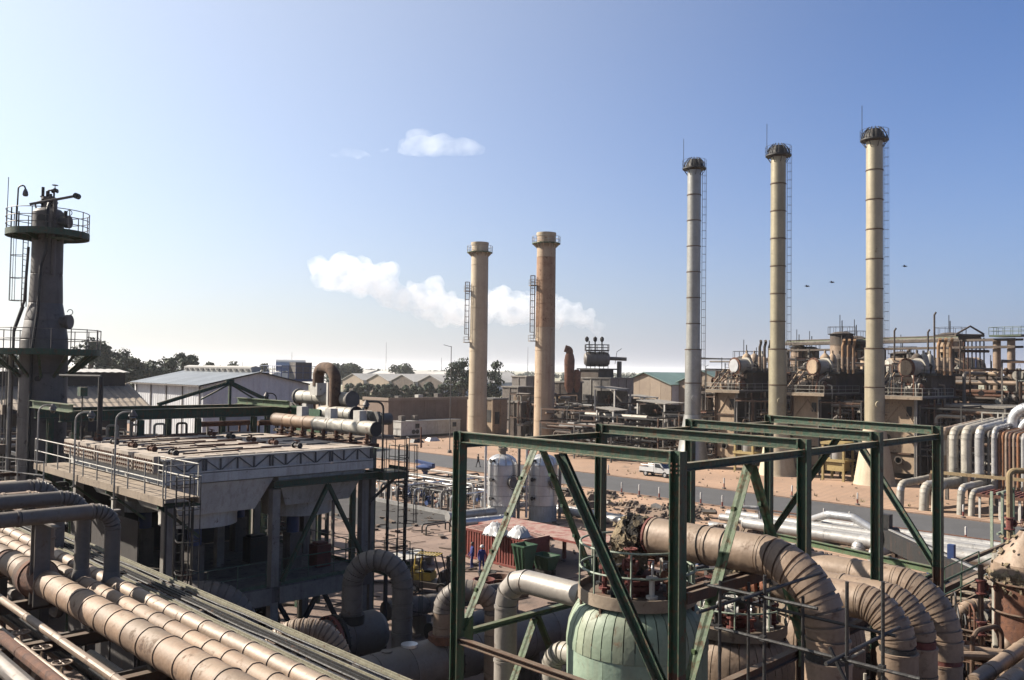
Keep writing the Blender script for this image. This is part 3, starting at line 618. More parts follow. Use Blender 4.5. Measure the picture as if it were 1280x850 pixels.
# front edge beam runs between the columns, 3 mm proud
for xa, xb in ((13.93, 17.97), (18.33, 22.32)): part('edge_beam', MB().box((xa, 31.78, 3.4), (xb, 31.84, 4.05)), concrete, ac)
part('floor_slab', MB().box((X0, 31.85, 3.99), (X1+.2, 41.9, 4.08)), concd, ac)
railing(ac, [(14.1, 31.95, 4.08), (17.8, 31.95, 4.08)], m=railg, gap=1.3); railing(ac, [(18.5, 31.95, 4.08), (22.2, 31.95, 4.08)], m=railg, gap=1.3)
railing(ac, [(22.85, 32.3, 4.08), (22.85, 41.5, 4.08)], m=railg, gap=1.6)
# top casing with lattice sides
part('casing_front', MB().box((X0+.02, Y0+.05, 8.93), (X1-.02, Y0+.12, 9.5)), whitep, ac)
part('casing_side', MB().box((X0, Y0+.12, 8.93), (X0+.07, Y1, 9.5)), whitep, ac)
part('casing_end', MB().box((X1-.07, Y0+.12, 8.93), (X1, Y1, 9.5)), whitep, ac)
part('casing_back', MB().box((X0+.07, Y1-.07, 8.93), (X1-.07, Y1-.01, 9.5)), whitep, ac)
part('band', MB().box((X0-.03, Y0-.02, 8.55), (X1+.03, Y0+.12, 8.9)), whitep, ac)
part('band', MB().box((X0-.03, Y0+.121, 8.55), (X0+.1, Y1, 8.9)), whitep, ac); part('band', MB().box((X1-.1, Y0+.121, 8.55), (X1+.03, Y1, 8.9)), whitep, ac)
for z in (8.96, 9.47): part('chord', MB().bar((X0, Y0, z), (X1, Y0, z), .07, .06, (0, 0, 1)), whitep, ac); part('chord', MB().bar((X0-.05, Y0, z), (X0-.05, Y1, z), .07, .06, (0, 0, 1)), whitep, ac)
nb = 13; dx = (X1-X0-.2)/nb
lat = mat('lattice_paint', (.20, .19, .175), (.14, .13, .12), RU, .2, .8, sc=3)
for i in range(nb+1):
    x = X0+.1+i*dx; part('lattice_post', MB().bar((x, Y0, 8.99), (x, Y0, 9.44), .05, .06, (0, 1, 0)), lat, ac)
    if i % 4 == 2: part('lattice_post', MB().bar((x+.12, Y0, 8.99), (x+.12, Y0, 9.44), .05, .06, (0, 1, 0)), lat, ac)
    if i < nb: a, b = ((8.99, 9.44) if i % 2 else (9.44, 8.99)); part('lattice_diagonal', MB().bar((x+.04, Y0+.01, a), (x+dx-.04, Y0+.01, b), .035, .045, (0, 1, 0)), lat, ac)
# tube bundles: five along X, each with pass plates, headers, stiffeners and a valve lump at two stations
bw_ = (Y1-Y0-.2)/5
for j in range(5):
    ya = Y0+.1+j*bw_
    bd = part('tube_bundle', MB().box((X0+.07, ya+.03, 9.2), (X1-.07, ya+bw_-.03, 9.52)), deckm, ac)
    for k in range(12):
        x = X0+.5+k*.73
        if k in (1, 8): continue
        part('top_sheet', MB().box((x-.33, ya+.08+random.uniform(0, .06), 9.52), (x+.34, ya+bw_-.1, 9.535+random.uniform(0, .025))), deckm, bd)
    for k in range(4): part('stiffener', MB().bar((X0+.6+k*2.2, ya+bw_-.01, 9.55), (X0+.6+k*2.2+1.45+random.uniform(-.3, .2), ya+bw_-.01, 9.56), .07, .1, (0, 0, 1)), random.choice((rust, lat, deckm)), bd)
    for x in (14.25, 19.6):
        y = ya+bw_*.5; mb = MB(); mb.cyl((x, y-.24, 9.64), (x, y+.24, 9.64), .07, n=10); flange(mb, (x, y-.24, 9.64), (0, 1, 0), .12, .05, 12); flange(mb, (x, y+.24, 9.64), (0, 1, 0), .12, .05, 12); mb.cyl((x, y, 9.64), (x, y, 9.8), .05, n=8)
        v = part('valve', mb, random.choice((dark, rust)), bd); h = MB(); wheel(h, (x, y, 9.84), (.3, 0, 1), .13, .018); part('handwheel', h, rust, ac)
    part('header_box', MB().box((X0-.32, ya+.1, 9.0), (X0-.06, ya+bw_-.1, 9.62)), deckm, bd)
    plugs = MB()
    for q in range(8):
        for w in range(3): plugs.cyl((X0-.33, ya+.25+q*.21, 9.12+w*.17), (X0-.38, ya+.25+q*.21, 9.12+w*.17), .045, n=6)
    part('plugs', plugs, rust, bd, kind='stuff')
    part('tie_pipe', MB().tube(route([(14.5, ya+.7, 9.6), (16.8, ya+.7, 9.62), (16.9, ya+1.2, 9.6), (19.0, ya+1.25, 9.6)], .15), .035, 6), rust, bd)
# hoods (front two and back two), fan rings, motors on pillars
for cx in (15.85, 20.35):
    for cy in (34.3, 39.3):
        hd = part('hood', MB().cbox((cx, cy, 8.53), (4.2, 4.6, .05)), whitep, ac)
        t = [(cx-2.15, cy-2.42, 8.5), (cx+2.15, cy-2.42, 8.5), (cx+2.15, cy+2.4, 8.5), (cx-2.15, cy+2.4, 8.5)]; b = [(cx-1.55, cy-2.0, 7.25), (cx+1.55, cy-2.0, 7.25), (cx+1.55, cy+1.6, 7.25), (cx-1.55, cy+1.6, 7.25)]
        for k in range(4):
            q = [b[k], b[(k+1) % 4], t[(k+1) % 4], t[k]]; n = (V(q[1])-V(q[0])).cross(V(q[3])-V(q[0])).normalized()*.03; part('hood_panel', MB().prism(q, -n), whitep, hd)
        part('fan_ring', MB().lathe([(1.55, 7.25), (1.5, 7.0), (1.5, 6.65), (1.44, 6.65), (1.44, 7.0), (1.49, 7.25)], (cx, cy-.3, 0), 36), whitep, ac)
        fan = MB().cyl((cx, cy, 6.8), (cx, cy, 7.0), .2, n=12)
        for k in range(6):
            a = 2*PI*k/6; d = V((math.cos(a), math.sin(a), 0)); s = V((-d.y, d.x, .25)); c = V((cx, cy, 6.9))
            fan.prism([c+d*.18+s*.08, c+d*1.3+s*.14, c+d*1.3-s*.14, c+d*.18-s*.08], (0, 0, .02))
        part('fan', fan, dark, ac); part('motor_pillar', MB().box((cx-.3, cy-.3, 4.08), (cx+.3, cy+.3, 5.7)), concd, ac); part('motor', MB().cyl((cx, cy, 5.7), (cx, cy, 6.5), .28, n=14), bluep, ac); part('shaft', MB().cyl((cx, cy, 6.5), (cx, cy, 6.8), .06, n=8), dark, ac)
# green bracing between middle and right columns, green beam under the band
part('green_beam', MB().ibeam((17.85, 31.6, 8.25), (24.3, 31.6, 8.25), .28, .2, .022), green, ac); 
for q in ((18.3, 31.62, 4.3), (22.5, 31.62, 4.3)): part('green_brace', MB().ibeam((20.4, 31.62, 8.05), q, .15, .15, .02, (0, 1, 0)), green, ac)
for a, b in (((18.3, 32.1, .3), (20.3, 32.1, 3.4)), ((20.3, 32.1, .3), (18.4, 32.1, 3.4)), ((20.6, 32.1, 3.4), (22.3, 32.1, .3)), ((20.4, 32.1, .3), (22.4, 32.1, 3.3))): part('leg_brace', MB().ibeam(a, b, .16, .16, .02, (0, 1, 0)), dark, ac)
for y in (36.9, 41.5):
    for a, b in (((14, y, .3), (18, y, 3.4)), ((18, y, .3), (14, y, 3.4))): part('leg_brace', MB().ibeam(a, b, .16, .16, .02, (0, 1, 0)), dark, ac)
part('added_back_screen', MB().box((14.0, 41.75, 4.1), (22.2, 41.85, 8.4)), mat('added_shade_screen', (.07, .06, .055), (.05, .043, .04), RU, .2, .9, sc=1), ac)  # dark screens added to block light and darken the space under the cooler
for k in range(3): part('added_side_screen', MB().box((13.52, 34.2+k*2.55, .4), (13.58, 36.6+k*2.55, 6.9)), MATS['added_shade_screen'], ac)
# plant standing on the cooler floor, in its shade
for i, (x, y, sx) in enumerate(((14.6, 33.4, .8), (17.0, 38.2, 1.1), (21.2, 33.6, .7), (19.4, 36.3, .9))):
    solo('equipment_box', MB().box((x, y, 4.09), (x+sx, y+.7, 4.75+.15*i)).box((x+.1, y+.1, 4.75+.15*i), (x+sx-.1, y+.6, 4.85+.15*i)), (rust, concd, redrust, dark)[i], (x, y, 4.09), ('rusty box standing on the shaded cooler floor by the left column', 'grey box deep in shade under the cooler', 'dull red box on the cooler floor beside the right column', 'dark box in the middle of the shaded cooler floor')[i], 'box')
# walkway along the left side
wk = thing('walkway', 'dusty steel walkway with pale two rail handrail along the left side of the cooler', 'walkway', (11.8, 27.9, 0))
for i in range(13): y = 27.95+i*1.02; part('deck_plate', MB().box((11.86, y+.01, 8.60), (13.0, y+1.01, 8.64+random.uniform(-.004, .004))), platem, wk)
part('edge_channel', MB().box((11.8, 27.9, 8.42), (11.85, 41.3, 8.68)), platem, wk); part('edge_channel', MB().box((13.01, 27.9, 8.42), (13.06, 41.3, 8.62)), platem, wk)
railing(wk, [(11.82, 41.2, 8.68), (11.82, 27.95, 8.68)], h=1.05, gap=1.45, m=rail, toe=False); railing(wk, [(11.9, 27.93, 8.66), (13.0, 27.93, 8.66)], gap=1.0, m=rail, toe=False)
railing(wk, [(13.02, 31.2, 8.66), (13.02, 28.0, 8.66)], gap=1.1, m=rail, toe=False)
for y in (28.4, 33, 37.5, 41): part('bracket', MB().bar((11.85, y, 8.35), (13.3, y, 8.35), .12, .16, (0, 0, 1)), green, wk); part('bracket', MB().bar((11.95, y, 8.3), (13.3, y, 7.2), .09, .09), green, wk)
for i in range(4): part('post', MB().cyl((12.0+.3*i, 28.1, 0), (12.0+.3*i, 28.1, 8.4), .05, n=8), dark, wk)
ladder(wk, (12.4, 27.75, 0), 9.4, (0, -1, 0), m=dark, cage=True)
def lamp_post(p, h, dirx, label, m=railg, r=.035, arm=.55):
    p = V(p); d = V(dirx).normalized(); t = thing('lamp_post', label, 'lamp', p, 'plant lamp posts')
    pts = [p, p+V((0, 0, h-.3))]+[p+V((0, 0, h-.3))+d*(.3-.3*math.cos(a))+V((0, 0, .3*math.sin(a))) for a in (.4, .8, 1.2, PI/2)]+[p+V((0, 0, h))+d*arm]
    part('pole', MB().tube(pts, r, 8), m, t); e = p+V((0, 0, h))+d*arm
    hd = part('lamp_head', MB().lathe([(.05, .06), (.08, 0), (.16, -.14), (.15, -.16)], e, 12), greyclad, t); part('globe', MB().ball(e+V((0, 0, -.22)), .12, 10, 8, (1, 1, 1.2)), glassm, t); part('base_plate', MB().cbox(p+V((0, 0, .02)), (.2, .2, .04)), dark, t)
lamp_post((11.72, 40.6, 8.2), 3.0, (.9, -.2, 0), 'hooked lamp post at the far end of the cooler walkway, by the tower', rail)
lamp_post((11.72, 36.0, 8.2), 2.9, (.9, -.3, 0), 'hooked lamp post halfway along the cooler walkway rail', rail)
lamp_post((11.72, 31.85, 8.2), 3.1, (1, -.35, 0), 'hooked lamp post near the front end of the cooler walkway', rail)
lamp_post((22.95, 31.3, 8.4), 3.1, (-.9, .75, 0), 'tall dark lamp post at the right corner of the cooler, before the brown building', dark, .045, .75)
lamp_post((24.6, 43.5, 9.4), 2.1, (-.7, .7, 0), 'dark hooked lamp post by the right end of the green gantry', dark)
# landing and caged ladder at the right corner
ld = thing('ladder_landing', 'green landing platform with tall caged ladder at the right corner of the cooler', 'ladder platform', (23.2, 31, 0))
part('platform', MB().box((22.95, 31.2, 8.05), (24.35, 32.7, 8.38)), green, ld); railing(ld, [(24.32, 31.25, 8.38), (24.32, 32.65, 8.38)], m=railg, gap=.7, r=.02)
railing(ld, [(23.0, 31.22, 8.38), (23.0, 32.0, 8.38)], m=railg, gap=.8, r=.02)
ladder(ld, (23.9, 31.05, 4.0), 5.6, (0, -1, 0), m=dark); ladder(ld, (24.1, 30.8, 0), 5.0, (0, -1, 0), m=dark)
hp = MB()
for z in (9.0, 9.9): hp.tube([(23.05+.55+.55*math.cos(a), 31.15-.6*math.sin(a), z) for a in [k*PI/8 for k in range(9)]], .02, 5)
for k in (0, 2, 4, 6, 8): a = k*PI/8; hp.cyl((23.6+.55*math.cos(a), 31.15-.6*math.sin(a), 8.38), (23.6+.55*math.cos(a), 31.15-.6*math.sin(a), 9.9), .02, n=5)
part('guard_hoops', hp, dark, ld)
part('lower_platform', MB().box((22.95, 30.9, 3.95), (24.35, 32.0, 4.2)), green, ld); railing(ld, [(24.3, 30.95, 4.2), (24.3, 31.95, 4.2), (22.95, 31.95, 4.2)], m=railg, gap=.8, r=.02)
for x, y in ((24.25, 31.3), (24.25, 32.6), (24.3, 31.0), (23.0, 31.0)): part('leg', MB().bar((x, y, 0), (x, y, 8.05 if y > 31.2 else 3.95), .1, .1), dark, ld)
part('strut', MB().bar((22.75, 32, 7.0), (24.2, 32, 8.0), .1, .1), dark, ld)
# long header pipe and its risers
hh = thing('header_pipe', 'long pale header pipe with dark open end, on rusty risers beside the cooler top', 'pipe', (23.4, 32, 9.4))
clad_pipe(hh, [(23.3, 41.2, 10.22), (23.3, 37.2, 10.22)], .33, tanlight, seg=1.1); clad_pipe(hh, [(23.3, 37.2, 10.22), (23.3, 32.3, 10.22)], .34, whiteclad, seg=1.2)
part('end_flange', MB().cyl((23.3, 32.32, 10.22), (23.3, 32.27, 10.22), .335, n=24), dark, hh)
for k, y in enumerate((32.7, 34.0, 35.2, 36.3, 37.3, 38.2, 39.2, 40.2)):
    x = 23.1; mb = MB().cyl((x, y, 9.55), (x, y, 10.0), .085, n=10); flange(mb, (x, y, 9.62), (0, 0, 1), .17, .06, 12); flange(mb, (x, y, 9.76), (0, 0, 1), .17, .05, 12); part('riser', mb, rust, hh)
    part('saddle', MB().box((x-.35, y-.25, 9.3), (x+.5, y+.25, 9.54)), rust, hh)
for k, y in enumerate((33.4, 35.8, 38.4)): part('vent_box', MB().box((23.15, y, 10.5), (23.55, y+.5, 11.0)), whitep, hh)
part('support', MB().box((23.6, 33, 0), (23.8, 33.2, 9.9)), concrete, hh); part('support', MB().box((23.6, 39, 0), (23.8, 39.2, 9.9)), concrete, hh)
# overhead condensers and gooseneck behind the header
cg = thing('condenser_group', 'pair of stubby pale drums with rusty gooseneck vent behind the header pipe', 'condenser', (25.5, 38, 9))
clad_pipe(cg, [(25.4, 42.4, 11.35), (25.4, 37.4, 11.35)], .36, whiteclad, seg=.8)
for y in (42.45, 37.35): part('drum_end', flange(MB(), (25.4, y, 11.35), (0, 1, 0), .44, .12, 22), lat, cg)
part('saddle', MB().box((25.15, 41.3, 9.6), (25.65, 41.7, 11.0)).box((25.15, 38.0, 9.6), (25.65, 38.4, 11.0)), whitep, cg)
clad_pipe(cg, [(24.9, 39.3, 10.65), (24.9, 36.3, 10.65)], .34, whiteclad, seg=.8); part('drum_end', flange(MB(), (24.9, 36.25, 10.65), (0, 1, 0), .42, .12, 22), dark, cg)
part('panel', MB().box((24.6, 40.5, 9.6), (24.7, 41.9, 10.9)), skipg, cg); part('panel', MB().box((24.5, 38.9, 9.6), (24.6, 40.1, 10.8)), skipg, cg)
gn = MB().tube(route([(25.0, 38.3, 10.6), (25.0, 38.3, 12.95), (25.0, 39.9, 12.95), (25.0, 39.9, 12.0)], .75, 10), .30, 16); part('gooseneck', gn, mat('rusty_gooseneck', (.22, .13, .08), (.13, .08, .055), (.08, .04, .025), .4, .9, sc=2), cg)
part('gooseneck_box', MB().box((24.75, 39.6, 11.5), (25.4, 40.3, 12.15)), whitep, cg); part('leg', MB().box((24.9, 38.8, 10.9), (25.0, 38.95, 12.2)), whitep, cg)
for (x, y, z, r) in ((25.2, 43.0, 10.6, .33), (25.9, 36.0, 10.4, .3)):
    mb = MB().cyl((x, y, z), (x+.9, y, z), r, n=16); flange(mb, (x, y, z), (1, 0, 0), r*1.3, .1, 18); flange(mb, (x+.2, y, z), (1, 0, 0), r*1.3, .06, 18); part('channel_head', mb, lat, cg)
for x, y in ((25.2, 36.8), (25.2, 41.8), (26.4, 36.8), (26.4, 41.8)): part('leg', MB().box((x-.12, y-.12, 0), (x+.12, y+.12, 9.5)), green, cg)
part('deck', MB().box((24.4, 35.6, 9.45), (26.8, 43.4, 9.58)), platem, cg)
for k in range(9): y = 36.2+k*.75; mb = MB().tube(route([(24.6, y, 9.6), (24.6, y, 10.1+.2*(k % 3)), (25.4, y+.15, 10.1+.2*(k % 3)), (25.4, y+.15, 11)], .15), .07, 8); part('branch_pipe', mb, random.choice((rust, whiteclad, bluep)), cg)
# lifting gantry beyond the cooler
gt = thing('lifting_gantry', 'dark green lifting gantry with shallow triangular truss behind the cooler', 'gantry', (13.5, 42.6, 9))
for y in (43.0, 46.6): part('runway_beam', MB().ibeam((13.3, y, 10.55), (26.2, y, 10.55), .5, .3, .03), green, gt)
for x in (13.35, 24.2): part('cross_beam', MB().ibeam((x, 41.4, 10.98), (x, 47.2, 10.98), .36, .3, .03), greenl, gt)
for x in (14.0, 17.0, 19.9, 23.0, 25.8):
    for y in (43.0, 46.6): part('post', MB().ibeam((x, y, 0), (x, y, 10.28), .26, .26, .03, (0, 1, 0)), green, gt)
ap_ = V((23.4, 46.6, 12.05))
part('apex_plate', MB().cbox(ap_, (.5, .06, .35)), green, gt)
for q in ((19.3, 46.6, 10.85), (26.1, 46.6, 10.85)): part('truss_chord', MB().ibeam(ap_, q, .2, .18, .03, (0, 1, 0)), green, gt)
part('king_post', MB().bar(ap_, (23.4, 46.6, 10.8), .14, .14), green, gt)
for q in ((21.7, 46.6, 11.1), (24.9, 46.6, 11.1)): part('truss_strut', MB().bar(ap_-V((0, 0, .1)), q, .08, .08), green, gt)
for x, y, z in ((20.6, 43.3, 9.95), (22, 43.3, 9.95), (24, 43.3, 9.9)): part('pipe', MB().cyl((x-.6, y, z), (x+.9, y, z), .14, n=10), rust, gt)
for k in range(10): x = 14.6+k*1.15; part('hanger_pipe', MB().tube(route([(x, 43.9, 9.0), (x, 43.9, 10.0), (x+.5, 43.9, 10.0), (x+.5, 43.9, 9.1)], .12), .06, 6), random.choice((rust, dark, whiteclad)), gt)
part('crane_block', MB().cbox((14.6, 42.6, 10.1), (.5, .4, .5)), dark, gt)
fx_ = thing('floodlight', 'square floodlight on a thin pole in front of the shed roof', 'lamp', (13.6, 41, 8.7)); part('pole', MB().cyl((13.6, 41, 8.7), (13.6, 41, 11.6), .03, n=6), dark, fx_); part('lamp_head', MB().cbox((13.6, 41, 11.75), (.3, .4, .4)), green, fx_)
vp = thing('vent_stack', 'short black vent stack with a crossbar beside the floodlight', 'vent', (14.3, 40.8, 9.4)); part('pipe', MB().cyl((14.3, 40.8, 9.4), (14.3, 40.8, 12.4), .11, n=10), dark, vp); part('arm', MB().tube([(14.3, 40.8, 12.45), (13.2, 42.8, 12.45)], .06, 6), lat, vp)
# ------------------------------------------------------------------ pipe rack in the left foreground
random.seed(31)
rk = thing('pipe_rack', 'rusty steel pipe rack of cross beams and posts carrying the left foreground pipes', 'pipe rack', (6, 20, 0))
for y in (9.5, 13.6, 17.2, 20.6, 24.4, 28.5, 33, 38, 44):
    part('cross_beam', MB().ibeam((.5, y, 6.86), (10.2, y, 6.86), .26, .2, .02), brownst, rk)
    for x in (.8, 4.4, 9.9): part('post', MB().ibeam((x, y, 0), (x, y, 6.7), .24, .24, .02, (0, 1, 0)), dark, rk)
for x in (1.5, 4.05, 6.62, 10.15): part('side_beam', MB().ibeam((x, 8, 6.6), (x, 46, 6.6), .18, .14, .02), dark, rk)
for y in (15.3, 18.9, 22.5): part('light_beam', MB().ibeam((.5, y, 6.45), (9.8, y, 6.45), .16, .12, .02), concd, rk)
def shoes(t, x, r, ys, z=7.5):
    for y in ys: part('pipe_shoe', MB().box((x-.06, y-.12, z-r-.14), (x+.06, y+.12, z-r+.05)), dark, t)
p1 = thing('large_pipe', 'largest ochre clad pipe of the left foreground, with rusty flange collar', 'pipe', (7.15, 9, 6.9), 'pipes on the left rack')
clad_pipe(p1, [(7.15, 48, 7.5), (7.15, 27.1, 7.5)], .32, tanlight, seg=.95, n=24); clad_pipe(p1, [(7.15, 26.7, 7.5), (7.15, 24.95, 7.5)], .335, tanlight, seg=.9, n=24)
clad_pipe(p1, [(7.15, 23.6, 7.5), (7.15, 7.6, 7.5)], .325, tanlight, seg=.82, n=28)
cf = MB(); cf.cyl((7.15, 27.12, 7.5), (7.15, 26.68, 7.5), .28, n=24); part('bare_length', cf, rust, p1)
cf = MB(); flange(cf, (7.15, 24.75, 7.5), (0, 1, 0), .47, .26, 30); part('flange', cf, brownst, p1); cf = MB(); flange(cf, (7.15, 24.42, 7.5), (0, 1, 0), .50, .22, 30); part('flange', cf, rust, p1)
cf = MB().lathe([(.47, 0), (.42, .25), (.33, .7)], (7.15, 24.3, 7.5), 28, (0, -1, 0)); part('reducer', cf, rust, p1)
for k in range(16): a = 2*PI*k/16; part('stud', MB().cyl((7.15+.43*math.cos(a), 24.95, 7.5+.43*math.sin(a)), (7.15+.43*math.cos(a), 24.25, 7.5+.43*math.sin(a)), .03, n=6), dark, p1)
shoes(p1, 7.15, .32, (13.6, 17.2, 20.6, 28.5, 33))
p2 = thing('mid_pipe', 'ochre clad pipe in the middle of the left rack, rising as a rear loop', 'pipe', (7.8, 9, 7), 'pipes on the left rack')
clad_pipe(p2, [(7.8, 46, 7.5), (7.8, 7.6, 7.5)], .21, tanlight, seg=.85, n=20); clad_pipe(p2, [(7.8, 23.2, 7.6), (7.8, 23.2, 9.66), (-3, 23.9, 9.62)], .175, greyclad, seg=1.6, gores=7, bend=.5)
part('branch_saddle', MB().cyl((7.8, 23.2, 7.55), (7.8, 23.2, 7.85), .25, .19, n=18), greyclad, p2); shoes(p2, 7.8, .21, (13.6, 17.2, 20.6))
p3 = thing('side_pipe', 'dusty tan clad pipe beside the steel channels, rising as the front loop', 'pipe', (8.35, 9, 7), 'pipes on the left rack')
clad_pipe(p3, [(8.35, 46, 7.5), (8.35, 7.6, 7.5)], .185, tan, seg=.9, n=20); clad_pipe(p3, [(8.35, 22.7, 7.55), (8.35, 22.7, 9.34), (-3, 22.7, 9.34)], .185, greyclad, seg=1.5, gores=6, bend=.48, n=20)
part('branch_saddle', MB().cyl((8.35, 22.7, 7.55), (8.35, 22.7, 7.8), .22, .19, n=18), greyclad, p3); shoes(p3, 8.35, .185, (13.6, 17.2, 20.6))
p4 = thing('loop_pipe', 'upper grey clad loop pipe bending down behind the front loop', 'pipe', (7.5, 28.5, 6.9), 'pipes on the left rack')
clad_pipe(p4, [(8.75, 28.4, 7.0), (8.75, 28.4, 9.26), (-4, 28.4, 9.26)], .27, greyclad, seg=1.6, gores=7, bend=.7, n=20)
clad_pipe(p4, [(6.2, 25.9, 9.55), (-4, 25.9, 9.55)], .17, whiteclad, seg=2)
p5 = thing('loop_support', 'upright grey steel support post under the loop pipes', 'pipe support', (7.15, 23.2, 7)); part('post', MB().ibeam((7.0, 23.75, 6.99), (7.0, 23.75, 9.1), .34, .36, .03, (0, 1, 0)), greyclad, p5); part('bearer', MB().bar((6.6, 23.75, 9.12), (8.9, 23.75, 9.12), .2, .07, (0, 0, 1)), greyclad, p5); part('bearer', MB().bar((7.0, 22.4, 9.06), (7.0, 24.4, 9.06), .12, .05, (0, 0, 1)), greyclad, p5)
pp = thing('pipe_post', 'second upright behind the loop legs, tan and round', 'pipe support', (7.6, 25.6, 7)); clad_pipe(pp, [(7.75, 25.8, 6.99), (7.75, 25.8, 9.35), (5.5, 25.8, 9.35)], .2, tan, seg=.6, bend=.45)
small = ((6.0, 7.42, .085, tan, 'slender tan pipe crossing the gap left of the largest pipe'), (5.22, 7.40, .11, rust, 'rusty red pipe at the bottom left corner, second from the edge'), (5.45, 7.32, .045, tan, 'thin tan pipe alongside the rusty red one'), (4.72, 7.45, .16, greyclad, 'dusty grey pipe in the extreme bottom left corner'), (5.0, 7.28, .04, whiteclad, 'thin pale pipe in the bottom left corner'), (3.9, 7.45, .2, tan, 'tan pipe at the far left edge of the rack'))
for x, z, r, m, lab in small:
    t = thing('small_pipe', lab, 'pipe', (x, 9, z-r), 'pipes on the left rack')
    clad_pipe(t, [(x, 40, z), (x, 8, z)], r, m, seg=2.6, n=12, lip=.006)
lowp = thing('lower_pipework', 'rusty pipework with valves lying under the left rack', 'pipework', (5.5, 18, 5))
for k in range(16):
    x = random.uniform(4.2, 9.6); y = random.uniform(9, 30); z = random.uniform(4.6, 6.2); L = random.uniform(3, 12); r = random.uniform(.04, .13)
    if random.random() < .65: part('pipe', MB().tube(route([(x, y, z), (x, y+L, z), (x, y+L, z-random.uniform(.5, 3))], .25), r, 8), random.choice((rust, tan, brownst, dark, whiteclad)), lowp)
    else: part('pipe', MB().tube(route([(x-2, y, z), (x+2.4, y, z), (x+2.4, y, z-2)], .25), r, 8), random.choice((rust, tan, brownst)), lowp)
for y in (16.4, 18.0, 19.2, 20.6): gate_valve(lowp, (5.75, y, 6.7), (0, 1, 0), .12, random.choice((whiteclad, tan))); part('pipe', MB().cyl((5.75, y-.9, 6.7), (5.75, y+.9, 6.7), .1, n=10), tan, lowp)
part('pipe', MB().cyl((6.5, 8, 5.9), (6.5, 34, 5.9), .12, n=10), tan, lowp); part('pipe', MB().cyl((5.9, 8, 6.15), (5.9, 34, 6.15), .1, n=10), whiteclad, lowp)
tr = thing('steel_channels', 'bundle of parallel steel channels and cable trays running beside the left foreground pipes', 'cable tray', (9.1, 9, 7.2))
chm = mat('dusty_channel', (.36, .33, .23), (.26, .24, .17), RU, .25, .7, sc=3)
for k, x in enumerate((8.76, 8.93, 9.08, 9.24, 9.40, 9.55)):
    if k in (1, 4): continue
    m = MB(); z = 7.42+.02*(k % 3)
    for o, h in ((-.045, .1), (.045, .1)): m.box((x+o-.01, 7.6, z), (x+o+.01, 45, z+h))
    m.box((x-.043, 7.6, z+.002), (x+.043, 45, z+.012)); part('channel', m, (chm, dark, dark, chm, dark, chm)[k], tr)
for k in range(5): part('cable', MB().tube([(8.85+k*.15+.02*math.sin(y*1.3+k), y, 7.5+.01*math.sin(y*2+k)) for y in [8+i*1.0 for i in range(36)]], .022, 6), dark, tr)
for y in range(9, 45, 3): part('rung', MB().box((8.68, y, 7.36), (9.64, y+.06, 7.41)), dark, tr)
pf = thing('side_platform', 'small steel platform with pale sloping handrail at the left edge under the tower', 'platform', (9.6, 36.5, 7))
part('deck', MB().box((5.5, 35.6, 8.1), (10.6, 39.5, 8.22)), platem, pf); part('edge', MB().box((5.5, 35.5, 7.95), (10.65, 35.59, 8.25)), concd, pf); railing(pf, [(10.55, 35.7, 8.22), (9.2, 37.3, 8.4), (8.3, 38.3, 8.5)], m=rail, gap=1.2, toe=False)
for x, y in ((5.8, 36), (10.2, 36), (10.2, 39), (5.8, 39)): part('leg', MB().bar((x, y, 0), (x, y, 8.1), .2, .2), dark, pf)
# ------------------------------------------------------------------ tall tower at the left edge
tc = V((14.34, 49.06, 0)); tw = thing('column_tower', 'dark steel tower with ring platforms and davit at the left edge', 'tower', tc)
z = 0
for i, (za, zb, ra, rb_) in enumerate(((0, 2.6, 1.14, 1.14), (2.6, 5.2, 1.14, 1.14), (5.2, 7.8, 1.14, 1.14), (7.8, 10.2, 1.14, 1.14), (10.2, 12.5, 1.14, 1.13), (12.5, 14.2, 1.13, 1.10), (14.2, 15.2, 1.10, .96), (15.2, 16.1, .96, .80), (16.1, 17.6, .80, .75), (17.6, 19.3, .75, .74), (19.3, 20.85, .74, .74))):
    part('shell_course', MB().lathe([(ra-.02, za), (ra, za+.03), (rb_, zb-.03), (rb_-.02, zb)], tc, 36), towerm, tw)
part('top_cap', MB().lathe([(.73, 20.84), (.6, 20.98), (.35, 21.06), (.24, 21.1), (.24, 21.5), (.36, 21.5), (.36, 21.62), (0, 21.63)], tc, 24), towerm, tw)
def at(r_, f_, z): return tc+rh*r_-fh*f_+V((0, 0, z))     # right of / in front of the tower axis as seen from the rack
tp = part('top_platform', disc(MB(), tc, .80, 1.95, 19.62, 19.72, 40), railg, tw); part('skirt_plate', disc(MB(), tc, 1.93, 1.96, 19.5, 19.82, 40), green, tp)
for k in range(10):
    a = 2*PI*k/10; d = V((math.cos(a), math.sin(a), 0)); part('bracket', MB().hexa([tc+d*.78+V((-d.y*.03, d.x*.03, 19.28)), tc+d*.8+V((-d.y*.03, d.x*.03, 19.28)), tc+d*.8+V((d.y*.03, -d.x*.03, 19.28)), tc+d*.78+V((d.y*.03, -d.x*.03, 19.28))], [tc+d*.78+V((-d.y*.03, d.x*.03, 19.6)), tc+d*1.9+V((-d.y*.03, d.x*.03, 19.6)), tc+d*1.9+V((d.y*.03, -d.x*.03, 19.6)), tc+d*.78+V((d.y*.03, -d.x*.03, 19.6))]), green, tp)
for k in range(14): a = 2*PI*k/14; p = tc+V((1.93*math.cos(a), 1.93*math.sin(a), 19.8)); part('post', MB().cyl(p, p+V((0, 0, 1.05)), .025, n=6), towerm, tw)
for z in (20.83, 20.45, 20.1): part('ring_rail', MB().tube([tc+V((1.93*math.cos(2*PI*k/40), 1.93*math.sin(2*PI*k/40), z)) for k in range(40)], .022, 5, closed=True), towerm, tw)
